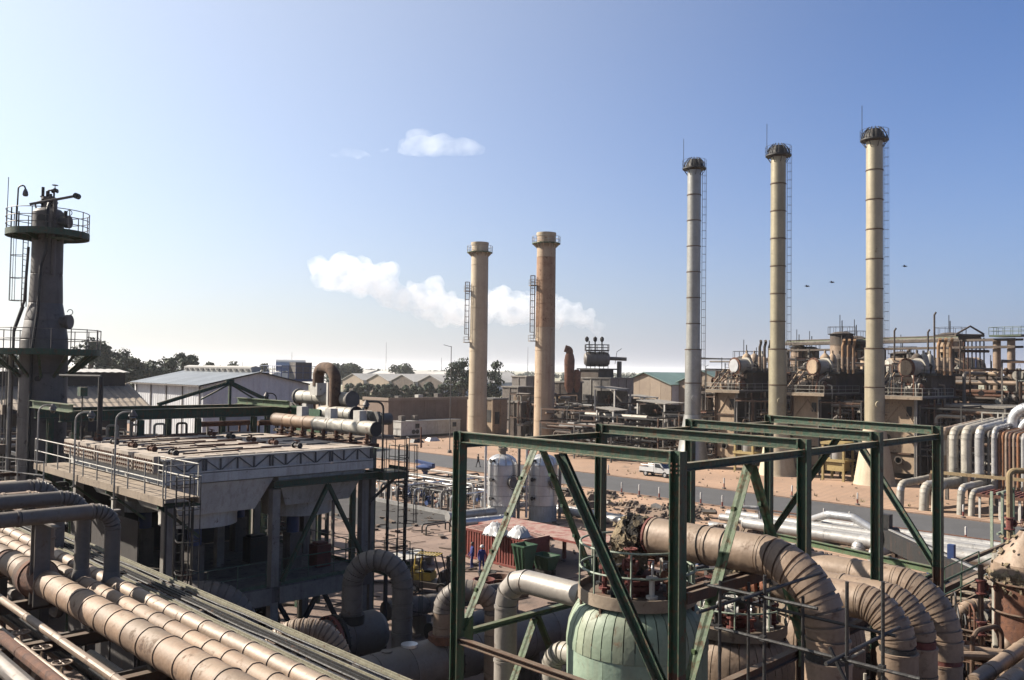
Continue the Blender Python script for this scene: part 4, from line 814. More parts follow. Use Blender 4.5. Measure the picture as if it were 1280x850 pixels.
mp_ = part('mid_platform', disc(MB(), tc, 1.17, 2.65, 13.5, 13.62, 40), railg, tw); part('skirt_plate', disc(MB(), tc, 2.64, 2.67, 13.42, 13.72, 40), green, mp_)
for k in range(12):
    a = 2*PI*(k+.27)/12; d = V((math.cos(a), math.sin(a), 0)); part('strut', MB().bar(tc+d*1.13+V((0, 0, 12.3)), tc+d*2.5+V((0, 0, 13.45)), .12, .12), green, mp_)
for k in range(18): a = 2*PI*k/18; p = tc+V((2.63*math.cos(a), 2.63*math.sin(a), 13.7)); part('post', MB().cyl(p, p+V((0, 0, 1.05)), .025, n=6), towerm, tw)
for z in (14.72, 14.2): part('ring_rail', MB().tube([tc+V((2.63*math.cos(2*PI*k/48), 2.63*math.sin(2*PI*k/48), z)) for k in range(48)], .022, 5, closed=True), towerm, tw)
# running pipe down the front, nozzles, manways, davit, lamp, aerial
fp = MB().tube(route([at(.42, .74, 21.2), at(.42, .95, 20.8), at(.42, .95, 18.7), at(.22, 1.0, 17.9), at(.22, 1.15, 15.6), at(.05, 1.28, 13.5), at(.05, 1.28, 2)], .4), .085, 8); part('downcomer', fp, dark, tw)
part('downcomer', MB().tube(route([at(-.88, .2, 19), at(-.95, .3, 16.2), at(-1.38, .4, 14.7), at(-1.4, .4, 1)], .4), .07, 8), towerm, tw)
part('downcomer', MB().tube([at(-1.3, .75, 13.4), at(-1.3, .75, 1)], .09, 8), whiteclad, tw)
for (r_, f_, z, rr) in ((.98, .1, 20.35, .33), (1.18, .1, 15.15, .36)):
    c = at(r_, f_, z); d = rh; mb = MB().cyl(c-d*.5, c, rr*.8, n=18); flange(mb, c+d*.02, d, rr, .1, 22); flange(mb, c+d*.14, d, rr, .1, 22); mw = part('manway', mb, towerm, tw); part('davit_ring', MB().tube([c+d*.15+V((0, 0, rr))+d*(.1*math.sin(k*PI/6))*0+V((0, 0, .14-.14*math.cos(k*PI/6)))+(rh*(.14*math.sin(k*PI/6))) for k in range(10)], .02, 5), dark, mw)
part('nozzle', flange(MB().cyl(at(.15, .6, 20.4), at(.15, .95, 20.4), .12, n=12), at(.15, .95, 20.4), -fh, .2, .06, 14), dark, tw)
part('handhole', MB().cyl(at(.3, 1.0, 12.2), at(.3, 1.17, 12.2), .16, .13, n=14), dark, tw)
dv = part('davit_post', MB().tube([at(.62, .55, 17.5), at(.62, .55, 21.45)], .10, 10), towerm, tw); part('davit_arm', MB().tube([at(-.5, .9, 21.1), at(.62, .55, 21.42), at(1.55, .3, 21.68)], .07, 8), towerm, dv); part('hook_block', MB().cyl(at(1.58, .42, 21.67), at(1.58, .12, 21.67), .15, n=12), dark, dv)
for (r_, f_, h, rr) in ((-.28, .1, 22.15, .075), (-.08, 0, 21.95, .09), (.14, .1, 21.8, .06)):
    mb = MB().cyl(at(r_, f_, 21.0), at(r_, f_, h), rr, n=10); flange(mb, at(r_, f_, 21.3), (0, 0, 1), rr*2, .06, 12); flange(mb, at(r_, f_, 21.65), (0, 0, 1), rr*1.7, .06, 12); part('vent_pipe', mb, dark, tw)
part('relief_line', MB().tube(route([at(-.08, 0, 21.8), at(-.08, 0, 22.0), at(.3, .1, 22.0), at(.3, .1, 21.5), at(.55, .2, 21.3)], .1), .05, 8), towerm, tw)
gate_valve(tw, at(.34, .1, 21.95), rh, .06, dark); gate_valve(tw, at(.25, .3, 21.2), rh, .07, dark); part('bracket_arm', MB().tube(route([at(-.45, .3, 20.9), at(-.6, .3, 21.3), at(-.2, .3, 21.4)], .2), .04, 6), dark, tw)
part('relief_line', MB().tube(route([at(.1, .2, 21.0), at(.2, .2, 21.3), at(.5, .2, 21.5), at(.5, .2, 20.9)], .15), .05, 8), dark, tw)
lm = part('lamp_arm', MB().tube(route([at(-1.1, 1.0, 19.7), at(-1.05, 1.0, 22.0), at(-.75, 1.0, 22.05), at(-.68, 1.0, 21.85)], .25), .04, 6), dark, tw); part('lamp_head', MB().lathe([(.06, .1), (.12, -.05), (.14, -.18), (.1, -.26), (0, -.28)], at(-.68, 1.0, 21.75), 12), greyclad, lm)
part('aerial', MB().cyl(at(-1.7, .8, 19.8), at(-1.68, .8, 22.5), .02, n=5), dark, tw)
for k, x in enumerate((-1.3, -1.05, -.92)): part('stanchion', MB().cyl(at(x, 1.1, 19.7), at(x, 1.1, 20.9-.1*k), .035, n=6), dark, tw)
part('signal_lamp', MB().cbox(at(1.35, .9, 20.6), (.14, .14, .35)), dark, tw); part('plate', MB().hexa([at(.7, 1.2, 19.35), at(1.5, 1.2, 19.35), at(1.5, .3, 19.35), at(.7, .3, 19.35)], [at(.7, 1.2, 19.41), at(1.5, 1.2, 19.41), at(1.5, .3, 19.41), at(.7, .3, 19.41)]), green, tw)
ladder(tw, at(-.95, .35, 15.9), 3.8, -rh, m=dark, cage0=.3, cr=.34); ladder(tw, at(-1.45, .5, 8), 5.7, -rh, m=dark, cage=False)
part('sloped_stringer', MB().tube([at(-.95, .35, 15.9), at(-1.4, .4, 14.5)], .06, 6), dark, tw)
part('cable_run', MB().tube([at(-1.75, .6, 13.3), at(-1.8, .6, 5)], .03, 5).tube([at(-1.6, .6, 13.3), at(-1.62, .6, 5)], .03, 5), whiteclad, tw)
part('junction_box', MB().cbox(at(-1.6, .6, 10.6), (.3, .3, .5)), platem, tw); part('junction_box', MB().cbox(at(-1.6, .8, 8.6), (.35, .35, .5)), platem, tw)
st = puffs if False else None
# ------------------------------------------------------------------ yard between cooler and frame
random.seed(41)
def drum(nm, p, q, r, m, label, cat='drum', bands=(), legs=True, seg=1.4):
    p, q = V(p), V(q); d = (q-p).normalized(); t = thing(nm, label, cat, (p.x, p.y, 0))
    clad_pipe(t, [p, q], r, m, seg=seg, n=32, lip=.012)
    part('head', MB().lathe([(r*.98, 0), (r*.85, r*.25), (r*.5, r*.42), (0, r*.5)], p, 28, -d), m, t); part('head', MB().lathe([(r*.98, 0), (r*.85, r*.25), (r*.5, r*.42), (0, r*.5)], q, 28, d), m, t)
    for f in bands:
        c = p+(q-p)*f; flm = MB(); flange(flm, c-d*.12, d, r*1.16, .14, 32); part('flange', flm, redrust, t); flm = MB(); flange(flm, c+d*.12, d, r*1.16, .14, 32); part('flange', flm, dark, t)
        for k in range(20):
            s, u = basis(d)[1:]; o = s*(r*1.09*math.cos(k*PI/10))+u*(r*1.09*math.sin(k*PI/10)); part('stud', MB().cyl(c+o-d*.26, c+o+d*.26, .035, n=6), dark, t)
    if legs:
        for f in (.2, .8): c = p+(q-p)*f; part('saddle', MB().box((c.x-.2, c.y-r*.8, 0), (c.x+.2, c.y+r*.8, c.z-r*.5)), concd, t)
    return t
d2 = drum('clad_drum', (16.6, 24.9, 2.2), (28.2, 24.9, 2.2), .86, greyclad, 'big grey horizontal drum with rusty flange behind the left corner of the frame', bands=(.40,))
part('manhole_lid', MB().cyl((19.6, 24.9, 3.02), (19.6, 24.9, 3.12), .3, n=20), silver, d2); part('manhole_lid', MB().cyl((18.6, 24.9, 3.02), (18.6, 24.9, 3.09), .2, n=20), greyclad, d2)
d1 = drum('clad_drum', (15.8, 28.95, 2.4), (21.0, 28.95, 2.4), .85, greyclad, 'second grey horizontal drum under the front edge of the cooler', bands=(.62,))
a1 = thing('arch_pipe', 'grey ribbed pipe arch rising at the cooler corner and plunging behind the grey drum', 'pipe', (20.6, 28, 0), 'arched pipes in the yard')
clad_pipe(a1, [(19.75, 28.75, 2.9), (19.75, 28.75, 5.5), (20.95, 27.1, 5.5), (20.95, 27.1, 0)], .40, greyclad, seg=.6, gores=6, bend=1.0)
part('collar', MB().cyl((19.75, 28.75, 3.0), (19.75, 28.75, 3.35), .5, n=20), dark, a1)
a2 = thing('arch_pipe', 'dusty pipe arch standing on the grey drum just behind the left frame column', 'pipe', (23.7, 24.5, 0), 'arched pipes in the yard')
clad_pipe(a2, [(21.0, 24.7, 2.9), (21.0, 24.7, 4.85), (22.2, 23.2, 4.85), (22.2, 23.2, 0)], .38, greyclad, seg=.7, gores=6, bend=.8, mats=[greyclad, tan])
part('collar', MB().cyl((21.0, 24.7, 2.95), (21.0, 24.7, 3.25), .55, n=20), rust, a2)
st_ = thing('stub_pipe', 'short grey pipe stub with dark open end behind the drum', 'pipe', (24, 28.5, 1)); clad_pipe(st_, [(23.2, 28.1, 2.1), (27.5, 28.1, 2.1)], .38, greyclad, seg=1.4); part('open_end', MB().cyl((23.2, 28.1, 2.1), (23.15, 28.1, 2.1), .37, n=20), dark, st_); [part('support', MB().box((x, 27.9, 0), (x+.3, 28.3, 1.8)), concd, st_) for x in (24, 26.6)]
lp_ = thing('long_pipe', 'dark grey pipe lying on the yard beside the forklift', 'pipe', (28, 32, .5)); clad_pipe(lp_, [(25, 33.6, 1.5), (36, 33.6, 1.0)], .45, concd, seg=2.2); part('sleeper', MB().box((27, 33, 0), (27.3, 34.2, 1.0)).box((33, 33, 0), (33.3, 34.2, .68)), concd, lp_)
a3 = thing('elbow_pipe', 'ribbed tan elbow just behind the steel channels, bending down', 'pipe', (12.1, 18.9, 0), 'arched pipes in the yard')
clad_pipe(a3, [(11.1, 20.2, 5.2), (11.5, 19.7, 6.35), (12.5, 18.7, 6.35), (12.5, 18.7, 0)], .30, tan, seg=.5, gores=11, bend=.8)
a4 = thing('elbow_pipe', 'thick dark grey elbow under the shaded cooler floor', 'pipe', (15.2, 30, 0), 'arched pipes in the yard')
clad_pipe(a4, [(13.2, 31.2, 4.55), (15.6, 29.7, 4.55), (15.6, 29.7, 0)], .62, greyclad, seg=.8, gores=10, bend=1.3, n=24)
a5 = thing('arch_pipe', 'black curved duct between the cooler legs', 'pipe', (18.6, 33.5, 0), 'arched pipes in the yard')
clad_pipe(a5, [(16.6, 34.5, 0), (16.6, 34.5, 3.0), (19.4, 34.5, 3.0), (19.4, 34.5, 0)], .5, dark, seg=.9, gores=8, bend=1.3)
# red shipping container, sheet bundles on its roof
CX, CY = 40.2, 39.4
ct = thing('shipping_container', 'red ribbed shipping container standing on the apron behind the blue workers', 'container', (CX, CY, .04))
part('roof', MB().box((CX, CY, 1.95), (CX+2.44, CY+6.06, 2.05)), redc, ct)
mb = MB(); nr = 22
for k in range(nr):
    y = CY+.15+k*(5.76/nr); w = 5.76/nr
    for y0, y1, x in ((y, y+w*.4, CX+.02), (y+w*.55, y+w*.85, CX+.085)): pass
    part('wall_rib', MB().hexa([(CX+.02, y, .2), (CX+.1, y, .2), (CX+.1, y+w*.7, .2), (CX+.02, y+w*.55, .2)], [(CX+.02, y, 1.89), (CX+.1, y, 1.89), (CX+.1, y+w*.7, 1.89), (CX+.02, y+w*.55, 1.89)]), redc, ct)
part('side_wall', MB().box((CX+.1, CY+.1, .15), (CX+.14, CY+5.96, 1.95)), redc, ct); part('side_wall', MB().box((CX+2.36, CY+.1, .15), (CX+2.4, CY+5.96, 1.95)), redc, ct); part('end_wall', MB().box((CX+.1, CY+.02, .15), (CX+2.36, CY+.08, 1.95)), redc, ct); part('end_wall', MB().box((CX+.1, CY+5.98, .15), (CX+2.36, CY+6.04, 1.95)), redc, ct)
for x in (CX, CX+2.34):
    for y in (CY, CY+5.96): part('corner_post', MB().box((x, y, .06), (x+.1, y+.1, 1.97)), redc, ct)
for x in (CX, CX+2.34): part('bottom_rail', MB().box((x, CY+.1, .06), (x+.1, CY+5.96, .2)), redc, ct); part('top_rail', MB().box((x, CY+.1, 1.89), (x+.1, CY+5.96, 1.97)), redc, ct)
for k in range(16): part('roof_rib', MB().box((CX+.15, CY+.3+k*.35, 2.05), (CX+2.3, CY+.46+k*.35, 2.075)), redc, ct)
for i, (q, rx) in enumerate(((G(620, 668, 2.05), .62), (G(649, 671, 2.05), .55))):
    mb = MB(); N = 14; x, y = q.x, q.y
    g = [[V((x+(a/N-.5)*2.0*rx, y+(b/N-.5)*2.4*rx, 2.07+max(0, 1-((a/N-.5)*2)**2)**.5*max(0, 1-((b/N-.5)*2)**2)**.5*1.3*rx*(.8+.25*math.sin(a*1.7+b*.9))+random.uniform(-.07, .07))) for b in range(N+1)] for a in range(N+1)]
    for a in range(N):
        for b in range(N): mb.poly([g[a][b], g[a+1][b], g[a+1][b+1], g[a][b+1]])
    mb.poly([(g[0][0]), g[0][N], g[N][N], g[N][0]])
    o = solo('plastic_sheet', mb, sheetm, (x, y, 2.05), ('crumpled white plastic sheet heaped on the back of the red container, left of the brace', 'white plastic sheet bundle on the back of the container, right of the brace')[i], 'plastic sheet', smooth=60)
solo('low_platform', MB().box((42.7, 35.5, 1.8), (46, 46.5, 1.95)).box((43, 40.2, 0), (43.2, 40.4, 1.8)).box((45, 40.2, 0), (45.2, 40.4, 1.8)).box((43, 46, 0), (43.2, 46.2, 1.8)).box((45, 46, 0), (45.2, 46.2, 1.8)), redc, (43, 40, 0), 'low dusty red platform joined behind the red container', 'platform')
# green skips
def skip(x, y, w, l, h, label, open_=True):
    t = thing('skip', label, 'skip', (x, y, .04), 'green steel skips')
    th = .05; z0 = .35
    B = [(x+.25, y+.2, z0), (x+w-.25, y+.2, z0), (x+w-.25, y+l-.2, z0), (x+.25, y+l-.2, z0)]; T = [(x, y, h), (x+w, y, h), (x+w, y+l, h), (x, y+l, h)]
    for k in range(4):
        q = [B[k], B[(k+1) % 4], T[(k+1) % 4], T[k]]; n = (V(q[1])-V(q[0])).cross(V(q[3])-V(q[0])).normalized()*th; part('side_plate', MB().prism(q, -n), skipg, t)
    part('floor_plate', MB().prism(B, (0, 0, .06)), skipg, t)
    for k in range(4): part('rim', MB().bar(T[k], T[(k+1) % 4], .08, .1, (0, 0, 1)), skipg, t)
    for k in range(2): part('runner', MB().box((x+.3+k*(w-.8), y+.1, .04), (x+.5+k*(w-.8), y+l-.1, .34)), dark, t)
    for k in range(3): f = (k+.5)/3; part('stiffener', MB().bar(V(B[0]).lerp(V(B[3]), f)+V((-.04, 0, .02)), V(T[0]).lerp(V(T[3]), f)+V((-.04, 0, -.05)), .06, .05), skipg, t)
    return t
q = G(648, 722); skip(q.x, q.y-.5, 1.15, 1.15, 1.95, 'taller dark green skip at the right end of the red container'); q = G(676, 720); skip(q.x, q.y-.6, 1.15, 1.5, 1.2, 'lower green skip right of the taller one')
def tub(x, y, r, h, label, m=rust):
    t = thing('tub', label, 'tub', (x, y, .04), 'rusty round tubs by the container'); part('wall', MB().lathe([(r*.8, .04), (r, h), (r*1.06, h), (r*1.06, h+.05), (r*.93, h+.05), (r*.74, .1), (0, .1)], (x, y, 0), 24), m, t); part('contents', MB().lathe([(r*.84, h*.6), (0, h*.72)], (x, y, 0), 18), dark, t)
tub(35.8, 37.2, .75, .75, 'wide rusty tub on the ground before the red container'); tub(34.2, 36.7, .6, .95, 'deep rust coloured tub nearest the frame brace', redrust); tub(36.6, 39.0, .55, .6, 'smaller black tub beside the blue workers', dark); tub(36.0, 38.2, .5, .5, 'low dark tub behind the wide rusty one', dark)
# flat lorry bed / concrete slab by the ladder
solo('steel_plate', MB().box((34.6, 44.6, .6), (37.4, 46.8, .7)).box((34.8, 44.8, 0), (35.0, 46.6, .6)).box((37, 44.8, 0), (37.2, 46.6, .6)), whitep, (34.6, 44.6, 0), 'flat pale plate on low bearers left of the forklift', 'steel plate')
# forklift
def forklift(p, rz):
    t = thing('forklift', 'yellow forklift truck with black mast and overhead guard, parked on the apron', 'forklift', p)
    Mx = Matrix.Translation(p)@Matrix.Rotation(rz, 4, 'Z'); B = lambda: MB(Mx)
    part('chassis', B().hexa([(-1.25, -.55, .35), (1.0, -.55, .3), (1.0, .55, .3), (-1.25, .55, .35)], [(-1.3, -.6, .75), (1.0, -.6, .62), (1.0, .6, .62), (-1.3, .6, .75)]), greyclad, t)
    part('counterweight', B().lathe([(.05, 0), (.58, .02), (.62, .3), (.55, .5), (.3, .56), (0, .56)], (-1.15, 0, .55), 20), yellow, t)
    part('bonnet', B().hexa([(-1.0, -.5, .75), (.1, -.5, .75), (.1, .5, .75), (-1.0, .5, .75)], [(-.95, -.45, 1.2), (.05, -.45, 1.15), (.05, .45, 1.15), (-.95, .45, 1.2)]), yellow, t)
    s = part('seat', B().box((-.45, -.28, 1.17), (.05, .28, 1.3)).hexa([(-.5, -.28, 1.3), (-.4, -.28, 1.3), (-.4, .28, 1.3), (-.5, .28, 1.3)], [(-.62, -.25, 1.75), (-.54, -.25, 1.75), (-.54, .25, 1.75), (-.62, .25, 1.75)]), dark, t)
    part('dash', B().hexa([(.45, -.45, .65), (.75, -.45, .65), (.75, .45, .65), (.45, .45, .65)], [(.62, -.4, 1.3), (.75, -.4, 1.3), (.75, .4, 1.3), (.62, .4, 1.3)]), dark, t); part('steering_wheel', B().lathe([(.16, 0), (.19, .02), (.16, .04), (.16, 0)], (.45, 0, 1.38), 16, (-.5, 0, .86)), dark, t)
    for y in (-.5, .5): part('guard_post', B().tube([(-.95, y, 1.15), (-.85, y, 2.15)], .045, 6), yellow, t); part('guard_post', B().tube([(.72, y, .8), (.35, y, 2.15)], .045, 6), dark, t)
    g = B().bar((-.9, -.5, 2.17), (.4, -.5, 2.17), .09, .06).bar((-.9, .5, 2.17), (.4, .5, 2.17), .09, .06)
    part('guard_frame', g, dark, t)
    for k in range(8): x = -.88+k*.18; part('guard_slat', B().bar((x, -.5, 2.18), (x, .5, 2.18), .07, .04), yellow, t)
    for y in (-.42, .42): part('mast_channel', B().box((1.05, y-.07, .1), (1.25, y+.07, 2.25)), dark, t)
    for z in (.4, 1.2, 2.15): part('mast_tie', B().box((1.1, -.35, z), (1.2, .35, z+.1)), dark, t)
    part('lift_ram', B().cyl((1.15, 0, .2), (1.15, 0, 1.9), .05, n=10), silver, t); part('carriage', B().box((1.27, -.5, .35), (1.33, .5, .45)).box((1.27, -.5, .75), (1.33, .5, .85)), dark, t)
    for y in (-.3, .3): part('fork', B().box((1.33, y-.06, .12), (1.38, y+.06, .85)).box((1.33, y-.06, .12), (2.4, y+.06, .17)), dark, t)
    for x, y, r in ((.85, -.55, .36), (.85, .55, .36), (-.9, -.5, .29), (-.9, .5, .29)):
        w = part('tyre', B().lathe([(r*.55, -.12), (r*.95, -.12), (r, -.06), (r, .06), (r*.95, .12), (r*.55, .12)], (x, y, r), 22, (0, 1, 0)), rubber, t); part('rim', B().lathe([(0, -.09), (r*.5, -.07), (r*.56, -.1), (r*.56, .1), (r*.5, .07), (0, .09)], (x, y, r), 16, (0, 1, 0)), whitep, w)
    for y in (-.42, .42): part('headlight', B().cyl((.8, y, 1.35), (.86, y, 1.35), .08, n=10), whitep, t)
    part('gas_bottle', B().cyl((-1.15, -.35, 1.28), (-1.15, .35, 1.28), .15, n=14), yellow, t)
q = G(540, 741); forklift(V((q.x, q.y, .04)), math.radians(-62))
# people
def person(p, face, label, top, legs, pose=0, h=1.72, helmet=None, bag=False):
    p = V(p); t = thing('person', label, 'person', p); Mx = Matrix.Translation(p)@Matrix.Rotation(face, 4, 'Z')@Matrix.Scale(h/1.72, 4)
    # skeleton: forward = +x
    st = .16 if pose == 1 else .05; vs = {}
    def bm_skin(nodes, edges, m, name, parent):
        me = bpy.data.meshes.new(name); me.from_pydata([Mx@V(n[:3])-V(t.location) for n in nodes], edges, []); o = bpy.data.objects.new(name, me); COL.objects.link(o); o.parent = parent; me.materials.append(m)
        sk = o.modifiers.new('skin', 'SKIN'); s = h/1.72
        for i, n in enumerate(nodes): me.skin_vertices[0].data[i].radius = (n[3]*s, n[4]*s); me.skin_vertices[0].data[i].use_root = i == 0
        sk.use_smooth_shade = True; ss = o.modifiers.new('sub', 'SUBSURF'); ss.levels = 1; ss.render_levels = 2; return o
    arm = [(.0, .20, 1.40, .055, .055), (.03, .25, 1.12, .042, .042), (.2 if pose == 2 else .06, .22, .90, .036, .036), (.24 if pose == 2 else .08, .21, .82, .03, .02)]
    nodes = [(0, 0, .95, .13, .16), (0, 0, 1.15, .115, .15), (0, 0, 1.36, .12, .17), (0, 0, 1.46, .06, .07), (.01, 0, 1.54, .052, .052)]; edges = [(0, 1), (1, 2), (2, 3), (3, 4)]
    for s in (1, -1):
        b = len(nodes); nodes += [(0, s*.18, 1.40, .06, .06)]+[(x, s*y, z, r1, r2) for x, y, z, r1, r2 in arm[1:]]; edges += [(2, b), (b, b+1), (b+1, b+2), (b+2, b+3)]
        b = len(nodes); nodes += [(s*st*.3, s*.10, .86, .09, .09), (s*st+.03, s*.11, .48, .065, .065), (s*st*1.6, s*.11, .09, .05, .05), (s*st*1.6+.13, s*.12, .04, .04, .035)]; edges += [(0, b), (b, b+1), (b+1, b+2), (b+2, b+3)]
    bm_skin(nodes, edges, top, 'body', t)
    hd = MB(Mx).ball((.02, 0, 1.62), .1, 14, 10, (1.0, .82, 1.2)); hd.ball((.115, 0, 1.61), .018, 6, 4, (1, .8, 1.6)); hd.ball((.02, .085, 1.61), .025, 6, 4, (1, .4, 1.4)); hd.ball((.02, -.085, 1.61), .025, 6, 4, (1, .4, 1.4)); head = part('head', hd, skin, t)
    for y in (.035, -.035): part('eye', MB(Mx).ball((.105, y, 1.64), .012, 6, 4), dark, head)
    part('mouth', MB(Mx).cbox((.106, 0, 1.565), (.012, .045, .01)), redrust, head)
    if helmet: part('helmet', MB(Mx).lathe([(.15, 0), (.125, .02), (.118, .06), (.08, .115), (0, .13)], (.02, 0, 1.66), 16), helmet, t)
    else: part('hair', MB(Mx).lathe([(.1, -.02), (.108, .03), (.07, .1), (0, .12)], (0, 0, 1.64), 14), dark, t)
    if legs is not top: part('trousers', MB(Mx).lathe([(.145, -.1), (.15, .0), (.14, .08)], (0, 0, .92), 14), legs, t)
    for s in (1, -1):
        part('shoe', MB(Mx).hexa([(s*st*1.6-.09, s*.115-.05, 0), (s*st*1.6+.19, s*.115-.045, 0), (s*st*1.6+.19, s*.115+.045, 0), (s*st*1.6-.09, s*.115+.05, 0)], [(s*st*1.6-.08, s*.115-.045, .1), (s*st*1.6+.15, s*.115-.04, .06), (s*st*1.6+.15, s*.115+.04, .06), (s*st*1.6-.08, s*.115+.045, .1)]), dark, t)
        x, y, z = arm[3][0], s*arm[3][1], arm[3][2]; hm = MB(Mx).ball((x, y, z-.03), .04, 8, 6, (.5, 1, 1.1))
        for k in range(4): hm.tube([(x-.025+k*.018, y, z-.06), (x-.02+k*.018, y, z-.1), (x-.01+k*.016, y-s*.012, z-.13+.006*abs(k-1.5))], [.009, .008, .006], 5)
        hm.tube([(x+.03, y-s*.02, z-.02), (x+.05, y-s*.03, z-.06), (x+.052, y-s*.03, z-.085)], [.011, .009, .007], 5); part('hand', hm, skin, t)
    return t
for i, (px, py) in enumerate(((590, 712), (602, 717))):
    q = G(px, py); person((q.x, q.y, .04), (2.6, -2.2)[i], ('person in blue overalls standing nearest the frame column', 'person in blue overalls and white helmet beside the other blue worker')[i], bluecloth, bluecloth, 2, helmet=(None, helmw)[i])
q = G(778, 690); person((q.x, q.y, 0), 2.2, 'person in red overalls standing behind the ring platform of the green vessel', redcloth, redcloth, 2)
q = G(597.5, 584); person((q.x, q.y, 0), -1.0, 'distant person in dark clothes walking along the road', darkcloth, darkcloth, 1)
q = G(662, 570); person((q.x, q.y, 0), 1.0, 'far person in red overalls on the sand beyond the road, by the first brace', redcloth, darkcloth, 1)
# two silver vessels
def silver_vessel(x, y, label, h=6.2, r=1.27):
    t = thing('silver_vessel', label, 'vessel', (x, y, 0), 'silver clad vessels beyond the container'); c = (x, y, 0)
    part('skirt', MB().lathe([(r*.96, 0), (r*.96, 1.35)], c, 32), whitep, t)
    for i in range(4):
        z0 = 1.35+i*(h-2.75)/4; z1 = 1.35+(i+1)*(h-2.75)/4
        for k in range(6):
            a0, a1 = 2*PI*(k+.006)/6+i*.35, 2*PI*(k+.994)/6+i*.35; part('cladding_panel', MB().lathe([(r-.03, z0), (r, z0+.02), (r-.004, z1-.01), (r-.03, z1)], c, 8, a0=a0, a1=a1), silver, t)
        part('band', disc(MB(), c, r-.03, r+.015, z1-.03, z1+.01, 36), silverw, t)
    zt = h-1.4; gore_dome(t, c, [(r, zt), (r*.985, zt+.2), (r*.9, zt+.48), (r*.7, zt+.7), (r*.42, zt+.84), (r*.28, zt+.88)], 12, [silver])
    mb = MB().cyl((x, y, h-.6), (x, y, h), .3, n=18); flange(mb, (x, y, h-.2), (0, 0, 1), .46, .1, 20); flange(mb, (x, y, h-.05), (0, 0, 1), .46, .1, 20); part('neck', mb, platem, t); gate_valve(t, (x, y, h+.2), (1, 0, 0), .14, dark)
    part('rider_pipe', MB().tube(route([(x-r-.25, y+.5, .3), (x-r-.25, y+.5, h+1.0)], .3), .11, 10), silver, t); part('rider_pipe', MB().tube([(x+.4, y-r-.35, .3), (x+.4, y-r-.35, h+.9)], .13, 10), greyclad, t)
    mw = MB().cyl((x-.2, y-r+.1, 3.4), (x-.2, y-r-.25, 3.4), .38, n=20); part('manway', flange(mw, (x-.2, y-r-.28, 3.4), (0, 1, 0), .48, .07, 22), greyclad, t); part('manway_ring', MB().tube([(x-.2+.62*math.cos(k*PI/8), y-r-.36, 3.4+.62*math.sin(k*PI/8)) for k in range(16)], .03, 5, closed=True), dark, t)
    for k in range(3): part('nozzle', flange(MB().cyl((x-r+.1, y-.2, 2+k*1.6), (x-r-.3, y-.2, 2+k*1.6), .1, n=10), (x-r-.3, y-.2, 2+k*1.6), (1, 0, 0), .18, .05, 12), dark, t)
    return t
silver_vessel(52.5, 54.2, 'nearer silver vessel, left, showing between the frame column and the long brace'); silver_vessel(55.3, 52.0, 'second silver vessel, right, half hidden by the long green brace')
# silver pipes along the ground right of the vessels
g1 = thing('ground_pipes', 'pair of white pipes lying on the sand right of the silver vessels', 'pipe', (56, 45, 0))
for k, (x, r) in enumerate(((57.2, .32), (58.2, .28))): clad_pipe(g1, [(x, 53, .7), (x, 30, .6)], r, silverw, seg=2.4, n=14); part('sleeper', MB().box((x-.4, 34, 0), (x+.4, 34.4, .35)).box((x-.4, 40, 0), (x+.4, 40.4, .35)).box((x-.4, 47, 0), (x+.4, 47.4, .35)), concd, g1)
g2 = thing('ground_pipes', 'short fat silver pipe ends beside the left frame column, before the vessels', 'pipe', (47, 52, 0))
clad_pipe(g2, [(46.6, 54.5, .9), (51.5, 54.0, .9)], .36, silverw, seg=1.2, n=16); clad_pipe(g2, [(45.6, 52.6, .7), (51, 51.6, .7)], .33, silver, seg=1.2, n=16)
for x, y in ((47, 54.3), (50.5, 54.1), (46.5, 52.4), (50, 51.8)): part('sleeper', MB().box((x, y-.4, 0), (x+.3, y+.4, .5)), concd, g2)
# dense silver skid left of the frame column
sk = thing('pump_skid', 'dense skid of thin silver pipes, posts and valves left of the frame column', 'pipework', (55, 66, 0))
for k in range(9):
    x = 51.5+k*1.2; z = 1.8+.3*(k % 3); r = random.uniform(.05, .11)
    part('pipe', MB().tube(route([(x, 72+random.uniform(-3, 2), z), (x, 59.5+random.uniform(-1, 1.5), z), (x, 59.5, random.uniform(.3, 1.5))], .3), r, 8), random.choice((silver, silverw, dark, greyclad)), sk)
for k in range(10):
    y = 59+k*1.3; z = 1.7+.25*(k % 2); part('pipe', MB().tube(route([(50.8, y, .4), (50.8, y, z), (62.5, y, z), (62.5, y, .4)], .3), random.uniform(.06, .12), 8), random.choice((silver, greyclad, silver, dark)), sk)
for k in range(14):
    for x in (51.2, 53.4, 56.5, 59.2, 62): part('post', MB().bar((x, 58.8+k*1.05, 0), (x, 58.8+k*1.05, 1.7), .1, .1), random.choice((whitep, silver, dark)), sk)
for k in range(60):
    x, y = random.uniform(51, 62), random.uniform(58.5, 72); gate_valve(sk, (x, y, random.uniform(.5, 1.5)), random.choice(((1, 0, 0), (0, 1, 0))), random.uniform(.08, .14), random.choice((silver, bluep, dark, redrust, silverw)))
for k in range(24): x, y = random.uniform(51.5, 61), random.uniform(59, 71); part('filter_pot', MB().lathe([(.0, .3), (.22, .35), (.24, 1.1), (.18, 1.3), (0, 1.35)], (x, y, 0), 14), random.choice((silver, greyclad, silverw)), sk)
part('skid_base', MB().box((50.6, 58.3, 0), (62.8, 58.6, .35)).box((50.6, 72, 0), (62.8, 72.3, .35)).box((50.4, 58.6, 0), (50.6, 72, .35)).box((62.6, 58.6, 0), (62.8, 72, .35)), silverw, sk)
